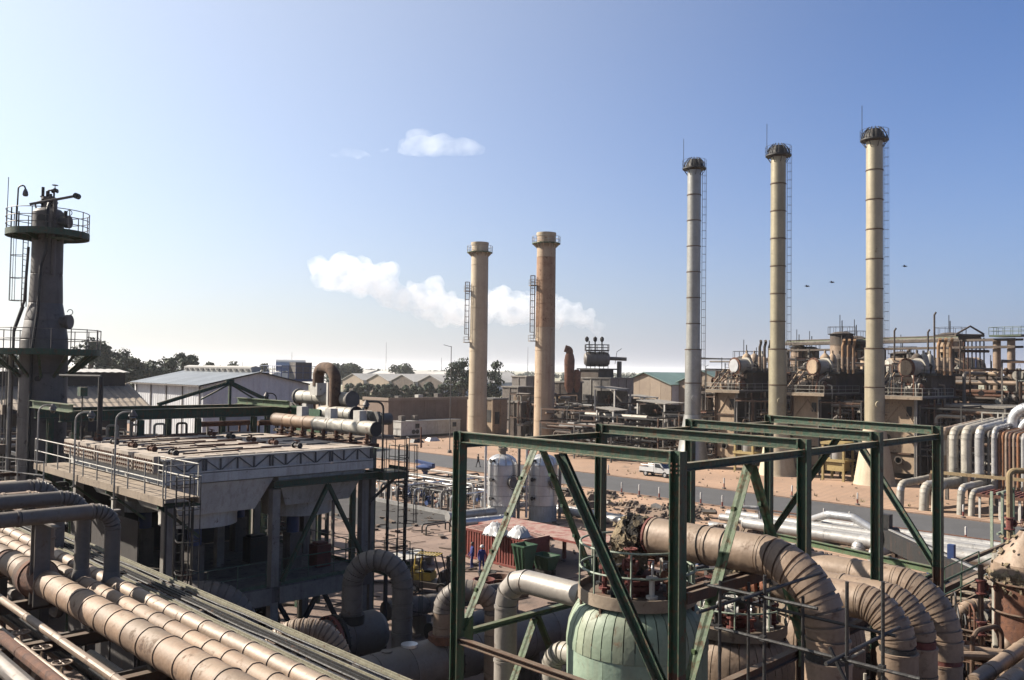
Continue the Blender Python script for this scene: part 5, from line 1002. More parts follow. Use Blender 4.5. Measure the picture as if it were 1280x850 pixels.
bt = thing('blue_valve', 'big blue valve actuator standing above the silver skid', 'valve', (58, 72, 0)); part('post', MB().cyl((58, 71.5, 0), (58, 71.5, 2.2), .25, n=12), bluep, bt); part('body', MB().lathe([(.3, 0), (.5, .3), (1.0, .45), (1.05, .6), (.5, .8), (0, .9)], (58, 71.5, 2.1), 20), bluep, bt); part('arm', MB().hexa([(57.8, 70.2, 2.8), (58.2, 70.2, 2.8), (58.2, 73, 3.0), (57.8, 73, 3.0)], [(57.8, 70.2, 3.1), (58.2, 70.2, 3.1), (58.2, 73, 3.3), (57.8, 73, 3.3)]), bluep, bt)
# odds and ends on the oily ground
for i, (px, py) in enumerate(((545, 668), (580, 660))):
    q = G(px, py); t = thing('pipe_trestle', ('low pipe trestle on the dark ground left of the frame column', 'bent pipe stand at the corner of the apron')[i], 'trestle', q); part('frame', MB().tube(route([(q.x-1, q.y, 0), (q.x-1, q.y, .8), (q.x+1.4, q.y, .8), (q.x+1.4, q.y, 0)], .2), .06, 6), dark, t); part('frame', MB().tube(route([(q.x-.6, q.y+1, 0), (q.x-.6, q.y+1, .7), (q.x+1.8, q.y+1, .7), (q.x+1.8, q.y+1, 0)], .2), .06, 6), dark, t)
# ------------------------------------------------------------------ chimneys
random.seed(51)
rusty_top = mat('burnt_rust_stack', (.56, .36, .22), (.44, .25, .14), (.24, .09, .05), .36, .8, sc=.5, streak=.7)
def chimney(x, y, h, r, m, label, kind):
    t = thing('chimney', label, 'chimney', (x, y, 0), 'tall slim chimneys' if kind == 'slim' else 'thick cream chimneys'); c = V((x, y, 0))
    if kind == 'slim':
        part('flared_foot', MB().lathe([(2.45, 0), (2.3, .3), (1.2, 7), (1.18, 7.2)], c, 28), creams if m is not silst else m, t)
        zs = [7.2, 11.6, 16.2]+[16.2+(h-16.2)*k/7 for k in range(1, 8)]
        for za, zb in zip(zs, zs[1:]):
            rr = r*1.17 if zb <= 16.3 else r
            part('shell_section', MB().lathe([(rr-.02, za), (rr, za+.03), (rr, zb-.14), (rr+.02, zb-.13), (rr+.02, zb-.01), (rr-.02, zb)], c, 32), m, t); part('joint_ring', MB().lathe([(rr, zb-.16), (rr+.06, zb-.15), (rr+.06, zb-.05), (rr, zb-.04)], c, 32), brownst, t)
        cb = thing_part('crown', t)
        part_sub('crown_platform', disc(MB(), c, r, 1.62, h-.05, h+.1, 28), dark, cb)
        part_sub('crown_dome', MB().lathe([(1.28, h+.1), (1.22, h+.45), (1.0, h+.95), (.68, h+1.35), (0, h+1.45)], c, 12), dark, cb)
        part_sub('crown_ribs', _ribs(c, h), dark, cb)
        mb = MB()
        for k in range(12): a = k*PI/6; mb.cyl(c+V((1.62*math.cos(a), 1.62*math.sin(a), h+.1)), c+V((1.62*math.cos(a), 1.62*math.sin(a), h+1.2)), .025, n=5)
        for z in (.65, 1.2): mb.tube([c+V((1.62*math.cos(k*PI/12), 1.62*math.sin(k*PI/12), h+z)) for k in range(24)], .022, 5, closed=True)
        part('crown_railing', mb, dark, t)
        for k in range(8): a = k*PI/4; d = V((math.cos(a), math.sin(a), 0)); part('bracket', MB().bar(c+d*r+V((0, 0, h-.9)), c+d*1.55+V((0, 0, h-.06)), .07, .07), dark, t)
        ladder(t, c+rh*(r*1.17+.06)+V((0, 0, 8)), h-7.8, rh, m=greyclad, w=.34, cage0=.5, r=.018, step=.5, cr=.26)
        part('lightning_rod', MB().cyl(c-rh*1.5+V((0, 0, h)), c-rh*1.5+V((0, 0, h+4.2)), .035, n=5), dark, t)
        part('access_door', MB().cyl(c-fh*1.15*1.0+V((0, 0, 9.5)), c-fh*1.35+V((0, 0, 9.5)), .4, n=16), m, t)
    else:
        n = 9; zs = [h*k/n for k in range(n+1)]
        for k, (za, zb) in enumerate(zip(zs, zs[1:])):
            ra = r*(1.13-.13*za/h); rb2 = r*(1.13-.13*zb/h)
            part('shell_section', MB().lathe([(ra-.02, za), (ra, za+.03), (rb2, zb-.05), (rb2+.03, zb-.04), (rb2+.03, zb), (rb2-.02, zb)], c, 36), (rusty_top if m is creamr and 4 < k < 8 else creamr if m is creamr else creams), t, label='rust stained upper shell section' if m is creamr and k > 5 else None)
        part('top_rim', MB().lathe([(r*.9, h-.4), (r*1.03, h-.4), (r*1.08, h), (r*1.08, h+.25), (r*.86, h+.25), (r*.84, h-3)], c, 32), creams, t)
        zp = h-1.75; part('platform', disc(MB(), c, r, r*1.55, zp, zp+.14, 32), greenl, t)
        for k in range(12): a = k*PI/6; d = V((math.cos(a), math.sin(a), 0)); part('bracket', MB().hexa([c+d*r+V((-d.y*.05, d.x*.05, zp-.7)), c+d*(r+.1)+V((-d.y*.05, d.x*.05, zp-.7)), c+d*(r+.1)+V((d.y*.05, -d.x*.05, zp-.7)), c+d*r+V((d.y*.05, -d.x*.05, zp-.7))], [c+d*r+V((-d.y*.05, d.x*.05, zp)), c+d*(r*1.5)+V((-d.y*.05, d.x*.05, zp)), c+d*(r*1.5)+V((d.y*.05, -d.x*.05, zp)), c+d*r+V((d.y*.05, -d.x*.05, zp))]), creams, t)
        mb = MB(); R_ = r*1.53
        for k in range(14): a = k*PI/7; mb.cyl(c+V((R_*math.cos(a), R_*math.sin(a), zp+.1)), c+V((R_*math.cos(a), R_*math.sin(a), zp+1.3)), .035, n=5)
        for z in (.7, 1.3): mb.tube([c+V((R_*math.cos(k*PI/14), R_*math.sin(k*PI/14), zp+z)) for k in range(28)], .035, 5, closed=True)
        part('platform_railing', mb, rail, t)
        # caged ladder between two small balconies on the left
        z0, z1 = 18.6, 29.6; d = -(rh*.96+fh*.2).normalized()
        ladder(t, c+d*(r*1.1+.2)+V((0, 0, z0)), z1-z0, d, m=brownst, cage0=1, r=.04, step=.5)
        for z in (z0-.6, z0+9.2):
            s = V((-d.y, d.x, 0)); p = c+d*(r*1.06)+V((0, 0, z)); q = [p+s*.7, p-s*.7, p+d*1.15-s*.7, p+d*1.15+s*.7]
            bal = part('balcony', MB().prism(q, (0, 0, .12)), platem, t); mb = MB()
            for e in (q[2], q[3], q[0]+d*.2, q[1]+d*.2): mb.cyl(e, e+V((0, 0, 1.1)), .035, n=5)
            for zz in (.55, 1.1): mb.tube([q[0]+V((0, 0, zz)), q[3]+V((0, 0, zz)), q[2]+V((0, 0, zz)), q[1]+V((0, 0, zz))], .03, 5)
            part('balcony_rail', mb, rail, bal)
        part('lightning_cable', MB().tube([c+rh*(r*1.12)+V((0, 0, .2)), c+rh*(r*1.02)+V((0, 0, h))], .03, 5), dark, t)
    return t
def thing_part(nm, t): return part(nm, MB().lathe([(.99, 41.0), (.99, 41.3)], t.location, 16), dark, t)
def part_sub(nm, mb, m, p): return part(nm, mb, m, p)
def _ribs(c, h):
    mb = MB()
    for k in range(12):
        a = k*PI/6; d = V((math.cos(a), math.sin(a), 0)); mb.tube([c+d*1.5+V((0, 0, h+.1)), c+d*1.42+V((0, 0, h+.5)), c+d*1.15+V((0, 0, h+1.1)), c+d*.7+V((0, 0, h+1.55))], .06, 5)
    return mb
chimney(101.9, 67.72, 41.2, .93, silst, 'pale silvery slim chimney with black crown, leftmost of the three', 'slim')
chimney(102.98, 55.61, 41.2, .95, yels, 'straw coloured slim chimney with black crown, middle of the three', 'slim')
chimney(103.65, 43.40, 41.2, .95, mat('buff_stack', (.56, .49, .34), (.47, .41, .29), (.25, .17, .09), .12, .5, .3, sc=.5, streak=.3, ov=.05), 'straw coloured slim chimney standing highest in the photo, rightmost of the three', 'slim')
chimney(111.93, 122.62, 37, 1.58, creams, 'clean cream chimney with green platform, left of the thick pair', 'thick')
chimney(111.55, 104.82, 37, 1.62, creamr, 'cream chimney with rust stained upper part, right of the thick pair', 'thick')

# ------------------------------------------------------------------ helpers for plant blocks
def clutter(name, label, lo, hi, n, seed, mats, r=(.06, .22), valves=4, posts=True, cat='pipework'):
    rs = random.Random(seed); t = thing(name, label, cat, (lo[0], lo[1], lo[2])); U = lambda k: rs.uniform(lo[k], hi[k])
    for _ in range(n):
        p = V((U(0), U(1), U(2))); pts = [p]; ax = rs.choice((0, 1, 2))
        for s in range(rs.choice((1, 2, 2, 3))):
            q = pts[-1].copy(); q[ax] = U(ax)
            if (q-pts[-1]).length > .5: pts.append(q)
            ax = (ax+rs.choice((1, 2))) % 3
        if len(pts) < 2: continue
        rr = rs.uniform(*r); mb = MB().tube(route(pts, rr*2.5, 4), rr, 8)
        for a, b in zip(pts, pts[1:]):
            if rs.random() < .5: c = a.lerp(b, rs.uniform(.2, .8)); flange(mb, c, b-a, rr*1.7, rr*.8, 10)
        part('pipe', mb, rs.choice(mats), t)
    for _ in range(valves): gate_valve(t, (U(0), U(1), U(2)), rs.choice(((1, 0, 0), (0, 1, 0))), rs.uniform(r[0], r[1])*1.1, rs.choice(mats))
    if posts:
        for x in (lo[0], hi[0]):
            for k in range(3): y = lo[1]+(hi[1]-lo[1])*k/2; part('post', MB().bar((x, y, 0), (x, y, hi[2]), .18, .18), rs.choice((dark, brownst, concd)), t)
        for z in (lo[2]+(hi[2]-lo[2])*.45, hi[2]):
            for k in range(3): y = lo[1]+(hi[1]-lo[1])*k/2; part('beam', MB().bar((lo[0], y, z), (hi[0], y, z), .16, .2, (0, 0, 1)), rs.choice((dark, brownst)), t)
            for x in (lo[0], hi[0]): part('beam', MB().bar((x, lo[1], z-.22), (x, hi[1], z-.22), .16, .2, (0, 0, 1)), rs.choice((dark, brownst)), t)
    return t
rustyset = [rust, brownst, tan, dark, whiteclad, concd, greyclad]
buff = mat('sooty_sunlit_buff_plate', (.58, .43, .29), (.42, .31, .21), (.17, .09, .05), .26, .85, sc=.6, streak=.35)
soot = mat('sooty_shaded_plate', (.14, .112, .09), (.075, .06, .05), (.14, .075, .05), .3, .9, sc=.8, streak=.4)
# ------------------------------------------------------------------ three boiler houses behind the slim chimneys
def boiler(y0, y1, zt, label, seed, kind):
    rs = random.Random(seed); x0, x1 = 109, 122; t = thing('boiler', label, 'boiler', (x0, y0, 0), 'boilers behind the slim chimneys'); w = y1-y0
    part('casing_front', MB().box((x0, y0+.6, 1.0), (x0+.25, y1, zt-.25)), buff, t); part('casing_side', MB().box((x0+.26, y0+.6, 1.0), (x1, y0+.85, zt-.25)), soot, t); part('casing_side', MB().box((x0+.26, y1-.25, 1.0), (x1, y1, zt-.25)), soot, t); part('casing_back', MB().box((x1-.25, y0+.86, 1), (x1, y1-.26, zt-.25)), soot, t)  # sunlit front and shaded sides put into the buff and dark plate colours
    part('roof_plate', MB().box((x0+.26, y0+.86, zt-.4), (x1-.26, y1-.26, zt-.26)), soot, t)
    for y in (y0+.5, y1): part('corner_column', MB().ibeam((x0-.12, y, 0), (x0-.12, y, zt-.2), .3, .3, .04, (0, 1, 0)), whitep if y < y1 else brownst, t)
    for z in (3.4, zt-3.4): part('girt', MB().bar((x0-.12, y0+.7, z), (x0-.12, y1-.2, z), .2, .2, (0, 0, 1)), brownst, t)
    for a, b in ((1, 0), (0, 1)): part('stiffener', MB().bar((x0-.05, y0+.8 if a else y1-.3, zt-3.2), (x0-.05, y0+w/2, zt-.8), .14, .1), buff, t)
    for k in range(3): part('burner_port', flange(MB().cyl((x0-.5, y0+1.1+k*w*.3, 5.2-(k == 1)*2.6), (x0, y0+1.1+k*w*.3, 5.2-(k == 1)*2.6), .35, n=14), (x0-.45, y0+1.1+k*w*.3, 5.2-(k == 1)*2.6), (1, 0, 0), .5, .1, 16), soot, t)
    part('inspection_door', MB().box((x0-.1, y0+1.0, zt-2.4), (x0, y0+1.6, zt-1.2)), dark, t)
    for k in range(3): part('platform', MB().box((x0-1.6, y0-.8+k*(w+1.6)/3, zt-.2), (x1-2, y0-.82+(k+1)*(w+1.6)/3, zt)), concd, t)
    part('platform_edge', MB().box((x0-1.68, y0-.85, zt-.3), (x0-1.61, y1+.85, zt+.1)), platem, t)
    railing(t, [(x1-4, y0-.8, zt), (x0-1.55, y0-.8, zt), (x0-1.55, y1+.8, zt), (x1-4, y1+.8, zt)], m=rail, gap=2, fine=False, r=.03)
    # mud drum on the platform, raised steam drum end facing left, riser tubes
    cx = x0+1.0; yd = y0+.4
    clad_pipe(t, [(cx, y1-.6, zt+.95), (cx, y0+.3, zt+.95)], .72, whiteclad if kind == 3 else tan, seg=1.8, n=20)
    part('drum_cap', MB().lathe([(.7, 0), (.5, .3), (0, .42)], (cx, y0+.3, zt+.95), 18, (0, -1, 0)), rust, t)
    ly, lz = y0+w*.52, zt+3.55; d = V((-.8, .25, 0)).normalized(); c = V((cx+.9, ly, lz)); mb = MB().cyl(c, c-d*2.6, 1.05, n=28); part('steam_drum', mb, whiteclad, t)
    mb = MB(); flange(mb, c+d*.05, d, 1.22, .18, 28); part('drum_flange', mb, rust, t); mb = MB(); flange(mb, c+d*.2, d, .95, .16, 24); part('drum_cover', mb, silver if kind == 1 else buff, t)
    for k in range(12): s, u = basis(d)[1:]; a = k*PI/6; o = s*(1.12*math.cos(a))+u*(1.12*math.sin(a)); part('stud', MB().cyl(c+o-d*.1, c+o+d*.22, .05, n=5), dark, t)
    mb = MB(); flange(mb, c-d*2.1, d, 1.25, .3, 26); part('drum_flange', mb, whiteclad, t)
    part('cradle', MB().box((cx+.3, ly-1.2, zt+1.75), (cx+3.2, ly+1.2, zt+2.4)), buff, t); [part('cradle_leg', MB().box((cx+a, ly+b, zt), (cx+a+.3, ly+b+.3, zt+1.75)), dark, t) for a in (.5, 2.7) for b in (-1.1, .8)]
    part('upper_casing', MB().box((cx+2.2, y0-.2, zt), (x1-1.5, y1+.3, zt+2.6)), soot, t); part('upper_deck', MB().box((cx+1.8, y0-.9, zt+2.6), (x1-1.2, y1+.5, zt+2.75)), dark, t)
    railing(t, [(x1-1.3, y0-.85, zt+2.75), (cx+1.9, y0-.85, zt+2.75), (cx+1.9, y1+.4, zt+2.75)], m=dark, gap=1.6, fine=False, r=.03)
    for k in range(3):
        p = V((x0+4.4+k*.25, y0-.55-k*.62, zt+2.7)); part('riser_pipe', MB().tube(route([p, p+V((0, 0, 3.6)), p+V((.1, -.15, 4.2)), p+V((-.25, -.3, 4.5))], .3, 4), .19, 10), mat('ochre_riser', (.42, .25, .13), (.33, .19, .10), RU, .3, .8, sc=2) if kind > 1 else soot, t)
        part('riser_lagging', MB().cyl(p+V((0, 0, .5)), p+V((0, 0, 2.2)), .24, n=10), tan, t)
    for k in range(9):
        yy = rs.uniform(y0, y1); xx = rs.uniform(x0-.8, x0+.4); mb = MB().tube(route([(xx, yy, zt+.1), (xx, yy, zt+rs.uniform(.8, 2.6)), (xx+rs.uniform(.8, 3), yy+rs.uniform(-1, 1), zt+2.6)], .2, 4), rs.uniform(.05, .11), 6); part('pipe', mb, rs.choice(rustyset), t)
    for k in range(5): gate_valve(t, (x0-.6+rs.uniform(0, 1.5), y0-.4+k*w/5, zt+rs.uniform(.8, 2.2)), (0, 1, 0), .13, rs.choice(rustyset))
    for s in (-1, 1): part('stair_stringer', MB().bar((x0-1.0, y1+.2+s*.4, zt+.1), (x0+2.2, y1+1.0+s*.4-1.2, zt+2.9), .08, .25, (0, 0, 1)), buff, t)
    for k in range(9): f = k/9; part('stair_tread', MB().cbox(V((x0-1.0, y1+.2, zt+.15)).lerp(V((x0+2.2, y1-.2, zt+2.9)), f), (.28, .8, .04)), dark, t)
    lp = MB().tube([(x0-1.5, y1+.9, zt), (x0-1.5, y1+.9, zt+3.4), (x0-1.2, y1+.6, zt+3.6)], .04, 5); part('lamp_bracket', lp, dark, t)
    for k in range(13):
        xx = x0+.8+k*.92; zz = rs.uniform(5, zt+1.5); mb = MB().tube(route([(xx, y0-.15-rs.uniform(0, .9), .2), (xx, y0-.3-rs.uniform(0, .6), zz), (xx+rs.uniform(-1.2, 1.2), y0-.2, zz+.1)], .2, 4), rs.uniform(.06, .2), 7); part('side_pipe', mb, rs.choice(rustyset+[buff]), t)
    for z in (3.2, 6.6):
        part('side_platform', MB().box((x0+.5, y0-1.5, z), (x1-1, y0+.55, z+.12)), concd, t); railing(t, [(x0+.6, y0-1.45, z+.12), (x1-1.1, y0-1.45, z+.12)], m=rail, gap=2, fine=False, r=.03)
    for k in range(5): xx = x0+.5+k*2.7; part('side_column', MB().box((xx, y0-1.55, 0), (xx+.2, y0-1.35, zt-.3)), brownst, t)
    for k in range(3): xx = x0+3+k*3; part('side_drum', MB().cyl((xx, y0-.5, 4.6+k*.3), (xx+2.2, y0-.5, 4.6+k*.3), .5, n=16), rs.choice((tan, buff, whiteclad)), t)
    for k in range(3):
        xx, rr = cx+4.0+k*2.2, rs.uniform(.55, .85); part('roof_vessel', MB().lathe([(0, 0), (rr, .1), (rr, 1.3+rs.uniform(0, 1)), (rr*.7, 2.4), (.15, 2.7), (.15, 3.1)], (xx, y0+w*.5, zt+2.75), 16), rs.choice((tan, buff, soot, whiteclad)), t)
    for k in range(6):
        xx = cx+2+rs.uniform(0, 7); yy = y0+rs.uniform(0, w); part('roof_pipe', MB().tube(route([(xx, yy, zt+2.7), (xx, yy, zt+3.4+rs.uniform(0, 1.2)), (xx+rs.uniform(-2, 2), yy+rs.uniform(-1.5, 1.5), zt+3.9), (xx+1, yy, zt+2.8)], .2, 4), rs.uniform(.07, .16), 7), rs.choice(rustyset), t)
    return t
boiler(64.6, 68.4, 10.45, 'boiler house with silvery drum cover and dark vent pipes, behind the leftmost slim chimney', 61, 1)
boiler(52.3, 56.7, 10.4, 'boiler house with buff round drum end, behind the middle slim chimney', 62, 2)
boiler(40.1, 44.6, 10.35, 'boiler house with ochre riser pipes under the long vessel, behind the tallest chimney', 63, 3)
for i, (y0, y1, sd) in enumerate(((58, 63.6, 71), (46, 51.4, 72), (70, 75.5, 73), (30, 39, 74))):
    clutter('process_pipework', ('rusty pipework between the left and middle boiler houses', 'rusty pipework between the middle and right boiler houses', 'rust stained pipework left of the left boiler house', 'sooty pipework and beams right of the right boiler house')[i], (106, y0, .6), (119, y1, (9.4, 9.6, 7.0, 9.4)[i]), 42, sd, rustyset, (.07, .24), 6)
for i, (lo, hi, sd) in enumerate((((118, 60, 6), (128, 76, 13.5), 611), ((118, 47, 6), (128, 59, 14.5), 612), ((120, 30, 6), (132, 46, 14.0), 613), ((128, 66, 1), (142, 86, 15.5), 614), ((119, 22, 1), (130, 34, 15), 615))):
    clutter('process_pipework', ('tall rusty pipework rising behind the left boiler house', 'tall rusty pipework rising behind the middle boiler house', 'tall sooty pipework behind the right boiler house and long vessel', 'far rusty structure left of the squat tanks', 'tall sooty pipework at the right edge beneath the bridge end')[i], lo, hi, 46, sd, rustyset+[soot, buff], (.1, .42), 8)
# tall cylindrical tank pair, long vessel, round towers and the pipe bridge
def tank(x, y, z0, z1, r, label, m, cat='tank', soot_top=True):
    t = thing('process_tank', label, cat, (x, y, 0)); n = 4
    for k in range(n): za = z0+(z1-z0)*k/n; zb = z0+(z1-z0)*(k+1)/n; part('shell_ring', MB().lathe([(r-.03, za), (r, za+.03), (r, zb-.08), (r+.05, zb-.07), (r+.05, zb), (r-.03, zb)], (x, y, 0), 28), (soot if soot_top and k == n-1 else m), t)
    part('top', MB().lathe([(r, z1), (r*.6, z1+.3), (0, z1+.4)], (x, y, 0), 24), soot, t); part('support_frame', MB().box((x-r, y-r, 0), (x-r+.4, y-r+.4, z0)).box((x+r-.4, y-r, 0), (x+r, y-r+.4, z0)).box((x-r, y+r-.4, 0), (x-r+.4, y+r, z0)).box((x+r-.4, y+r-.4, 0), (x+r, y+r, z0)), dark, t)
    part('skirt', MB().lathe([(r*.9, z0-1.5), (r*.98, z0)], (x, y, 0), 24), soot, t)
    mb = MB()
    for k in range(12): a = k*PI/6; mb.cyl((x+(r+.3)*math.cos(a), y+(r+.3)*math.sin(a), z1), (x+(r+.3)*math.cos(a), y+(r+.3)*math.sin(a), z1+1.1), .03, n=5)
    mb.tube([(x+(r+.3)*math.cos(k*PI/12), y+(r+.3)*math.sin(k*PI/12), z1+1.1) for k in range(24)], .03, 5, closed=True); part('railing', mb, dark, t); part('deck_ring', disc(MB(), (x, y, 0), r-.2, r+.35, z1-.1, z1, 24), dark, t)
    for k in range(3): a = 3.6+k*.5; part('down_pipe', MB().tube([(x+(r+.2)*math.cos(a), y+(r+.2)*math.sin(a), .5), (x+(r+.2)*math.cos(a), y+(r+.2)*math.sin(a), z1-.3)], .12, 7), random.choice((tan, soot, rust)), t)
    part('vent_rod', MB().cyl((x-.6, y, z1+.3), (x-.6, y, z1+3), .06, n=5).cyl((x+.8, y+.3, z1+.3), (x+.8, y+.3, z1+2.2), .08, n=5), dark, t); return t
q = RD(1052, 440, 138); tank(q.x, q.y, 12.2, 19.4, 1.75, 'taller buff tank with sooty top, left of the tallest chimney', tan)
q = RD(1070, 440, 141); tank(q.x, q.y, 12.2, 18.9, 1.5, 'second sooty tank just behind the taller buff one', tan)
for i, (px, dd, z0, z1, r) in enumerate(((905, 128, 9.5, 12.2, .8), (948, 136, 10, 14, .9), (985, 130, 9.5, 13.2, .9), (1085, 134, 11, 15.5, 1.1), (1100, 128, 10, 13.5, .9), (1240, 124, 8, 13, 1.0), (932, 142, 8, 15.4, 1.7), (1014, 136, 8, 14.0, 1.9), (1128, 138, 9, 16.4, 1.8), (1206, 130, 7, 12.4, 1.6), (880, 140, 6, 9.6, 1.5))):
    q = RD(px, 450, dd); tank(q.x, q.y, z0, z1, r, ('small buff tank left of the silvery drum cover', 'small tank behind the dark vent pipes', 'small tank just right of the middle slim chimney', 'sooty tank just left of the tallest chimney', 'small tank just right of the tallest chimney', 'small tank right of the long vessel, under the bridge', 'broad tan tank behind the left boiler house', 'broad tan tank behind the middle boiler house drum', 'broad tan tank above the long vessel, near the tallest chimney', 'low broad tank below the right end of the long vessel', 'low broad tank just right of the leftmost slim chimney')[i], (buff, tan, tan, buff, whiteclad, tan, tan, buff, tan, buff, tan)[i], soot_top=i % 2 == 0)
q = RD(998, 440, 150); tank(q.x, q.y, 14.2, 17.6, 1.3, 'short squat tank left of the tall buff tanks', tan, soot_top=False)
q = RD(1014, 440, 149); tank(q.x, q.y, 14.2, 17.3, 1.2, 'second short squat tank left of the tall buff tanks', buff, soot_top=False)
q = RD(1188, 440, 132); tank(q.x, q.y, 15.5, 19.2, 1.9, 'sooty tank above the long horizontal vessel', buff)
lv = thing('long_vessel', 'long sooty horizontal vessel with rounded ends, right of the tallest chimney', 'vessel', (128.8, 48.5, 0))
pa, pb = V(RD(1112, 462, 126)), V(RD(1222, 461, 126)); dv_ = (pb-pa).normalized(); L = (pb-pa).length
clad_pipe(lv, [pa, pb], 1.65, buff, seg=2.4, n=28)
part('head', MB().lathe([(1.62, 0), (1.4, .5), (.8, .85), (0, .95)], pa, 24, -dv_), whiteclad, lv); part('head', MB().lathe([(1.62, 0), (1.4, .5), (.8, .85), (0, .95)], pb, 24, dv_), buff, lv)
for f in (.15, .5, .85): c = pa+(pb-pa)*f; part('saddle', MB().box((c.x-.4, c.y-1.2, 0), (c.x+.4, c.y+1.2, c.z-1.2)), concd, lv)
for f in (.25, .42, .6, .75): c = pa+(pb-pa)*f; part('nozzle', flange(MB().cyl(c+V((0, 0, 1.5)), c+V((0, 0, 2.4)), .25, n=10), c+V((0, 0, 2.4)), (0, 0, 1), .42, .12, 12), dark, lv)
part('inspection_hatch', flange(MB().cyl(pa+(pb-pa)*.68-fh*1.5, pa+(pb-pa)*.68-fh*1.9, .5, n=16), pa+(pb-pa)*.68-fh*1.9, fh, .62, .1, 18), rust, lv)
for x_, h_ in ((1118, 4.2), (1160, 4.0), (1168, 6.5)): c = RD(x_, 450, 125); part('vent_pipe', MB().tube(route([c, c+V((0, 0, h_)), c+rh*.25+V((0, 0, h_+.4))], .2, 4), .13, 7), soot, lv)
br_ = thing('pipe_bridge', 'sooty overhead pipe bridge on columns across the boiler area', 'pipe bridge', tuple(RD(1246, 478, 122)*V((1, 1, 0)) if False else (131, 39, 0)))
A_, B_ = RD(982, 430, 152), RD(1274, 423, 116); A_.z = B_.z = 18.0; db = (B_-A_).normalized(); sb_ = V((-db.y, db.x, 0))
for o, z in ((-.9, 0), (.9, 0), (-.9, -1.0), (.9, -1.0)): part('girder', MB().bar(A_+sb_*o+V((0, 0, z)), B_+sb_*o+V((0, 0, z)), .18, .3, (0, 0, 1)), soot, br_)
for o, r_, z in ((-.5, .22, .25), (0, .3, .3), (.55, .2, .25), (.3, .12, .7)): part('pipe', MB().cyl(A_+sb_*o+V((0, 0, z)), B_-db*8+sb_*o+V((0, 0, z)), r_, n=10), random.choice((soot, greenl, concd)), br_)
for px in (985, 1012, 1040, 1105, 1136, 1190, 1246, 1264):
    f = (px-982)/292; f = f*152**-1*1 if False else max(.005, min(.995, (f*116)/(f*116+(1-f)*152)*1.0 if False else f))
    lo_, hi_ = 0, 1
    for _ in range(30):
        mid = (lo_+hi_)/2; c = A_.lerp(B_, mid)-V((0, 0, CAMZ)); X_ = 640+1085*c.dot(cr)/c.dot(fw)
        if X_ < px: lo_ = mid
        else: hi_ = mid
    c = A_.lerp(B_, lo_); part('column', MB().cyl(V((c.x, c.y, 0)), V((c.x, c.y, 17.0 if px < 1240 else 17.9)), .3 if px < 1240 else .5, n=14), concd if px < 1240 else tan, br_)
pt = B_+V((0, 0, .35)); part('end_platform', MB().prism([pt-db*3.2-sb_*1.6, pt+db*1.2-sb_*1.6, pt+db*1.2+sb_*1.6, pt-db*3.2+sb_*1.6], (0, 0, .25)), green, br_)
e = [pt-db*3.2-sb_*1.6+V((0, 0, .25)), pt+db*1.2-sb_*1.6+V((0, 0, .25)), pt+db*1.2+sb_*1.6+V((0, 0, .25)), pt-db*3.2+sb_*1.6+V((0, 0, .25))]; railing(br_, e, m=railg, gap=1.2, fine=False, r=.035, closed=True, toe=False)
rg = thing('manifold_frame', 'dark manifold of upright pipes on top of the pipe bridge', 'pipework', tuple(RD(1213, 440, 122)*1))
for k in range(7): c = RD(1200+k*5, 440, 122); part('upright_pipe', MB().cyl(V((c.x, c.y, 12)), V((c.x, c.y, 18.4+.2*(k % 2))), .1, n=8), random.choice((soot, rust, bluep, dark)), rg)
for z, a, b in ((18.7, 1194, 1230), (18.3, 1198, 1226), (16.5, 1200, 1236)): part('cross_pipe', MB().cyl(RD(a, 440, 122)*V((1, 1, 0))+V((0, 0, z)), RD(b, 440, 122)*V((1, 1, 0))+V((0, 0, z)), .2, n=8), soot, rg)
part('roof_pipe', MB().tube([RD(1196, 440, 122)*V((1, 1, 0))+V((0, 0, 18.9)), RD(1213, 440, 122)*V((1, 1, 0))+V((0, 0, 20.0)), RD(1230, 440, 122)*V((1, 1, 0))+V((0, 0, 18.9))], .14, 7), soot, rg)
for i, (pa_, pb_, dd, zz) in enumerate(((1150, 1240, 108, (.6, 8.6)), (1235, 1300, 104, (.6, 8.0)))):
    a, b = RD(pa_, 500, dd), RD(pb_, 500, dd); lo = (min(a.x, b.x), min(a.y, b.y), zz[0]); hi = (max(a.x, b.x), max(a.y, b.y), zz[1])
    clutter('process_pipework', ('dark pipe racks below the long sooty vessel', 'dark pipe racks at the right edge beyond the bends')[i], lo, hi, 36, 90+i, [soot, dark, brownst, concd, greyclad], (.07, .2), 4)
sh = thing('control_shed', 'long grey shed with dark openings behind the right pipe bends', 'shed', (112, 20, 0)); part('wall', MB().box((113, 14, 0), (120, 40, 9.2)), concd, sh); part('roof', MB().box((112.4, 13.4, 9.2), (120.6, 40.6, 9.5)), concrete, sh)
for k in range(7): part('opening', MB().box((112.93, 15+k*3.5, 1), (113.01, 17.4+k*3.5, 7.2)), dark, sh)
for k in range(7): part('stair_rail', MB().box((112.7, 14.6+k*3.6, 0), (112.85, 14.75+k*3.6, 9)), whitep, sh)
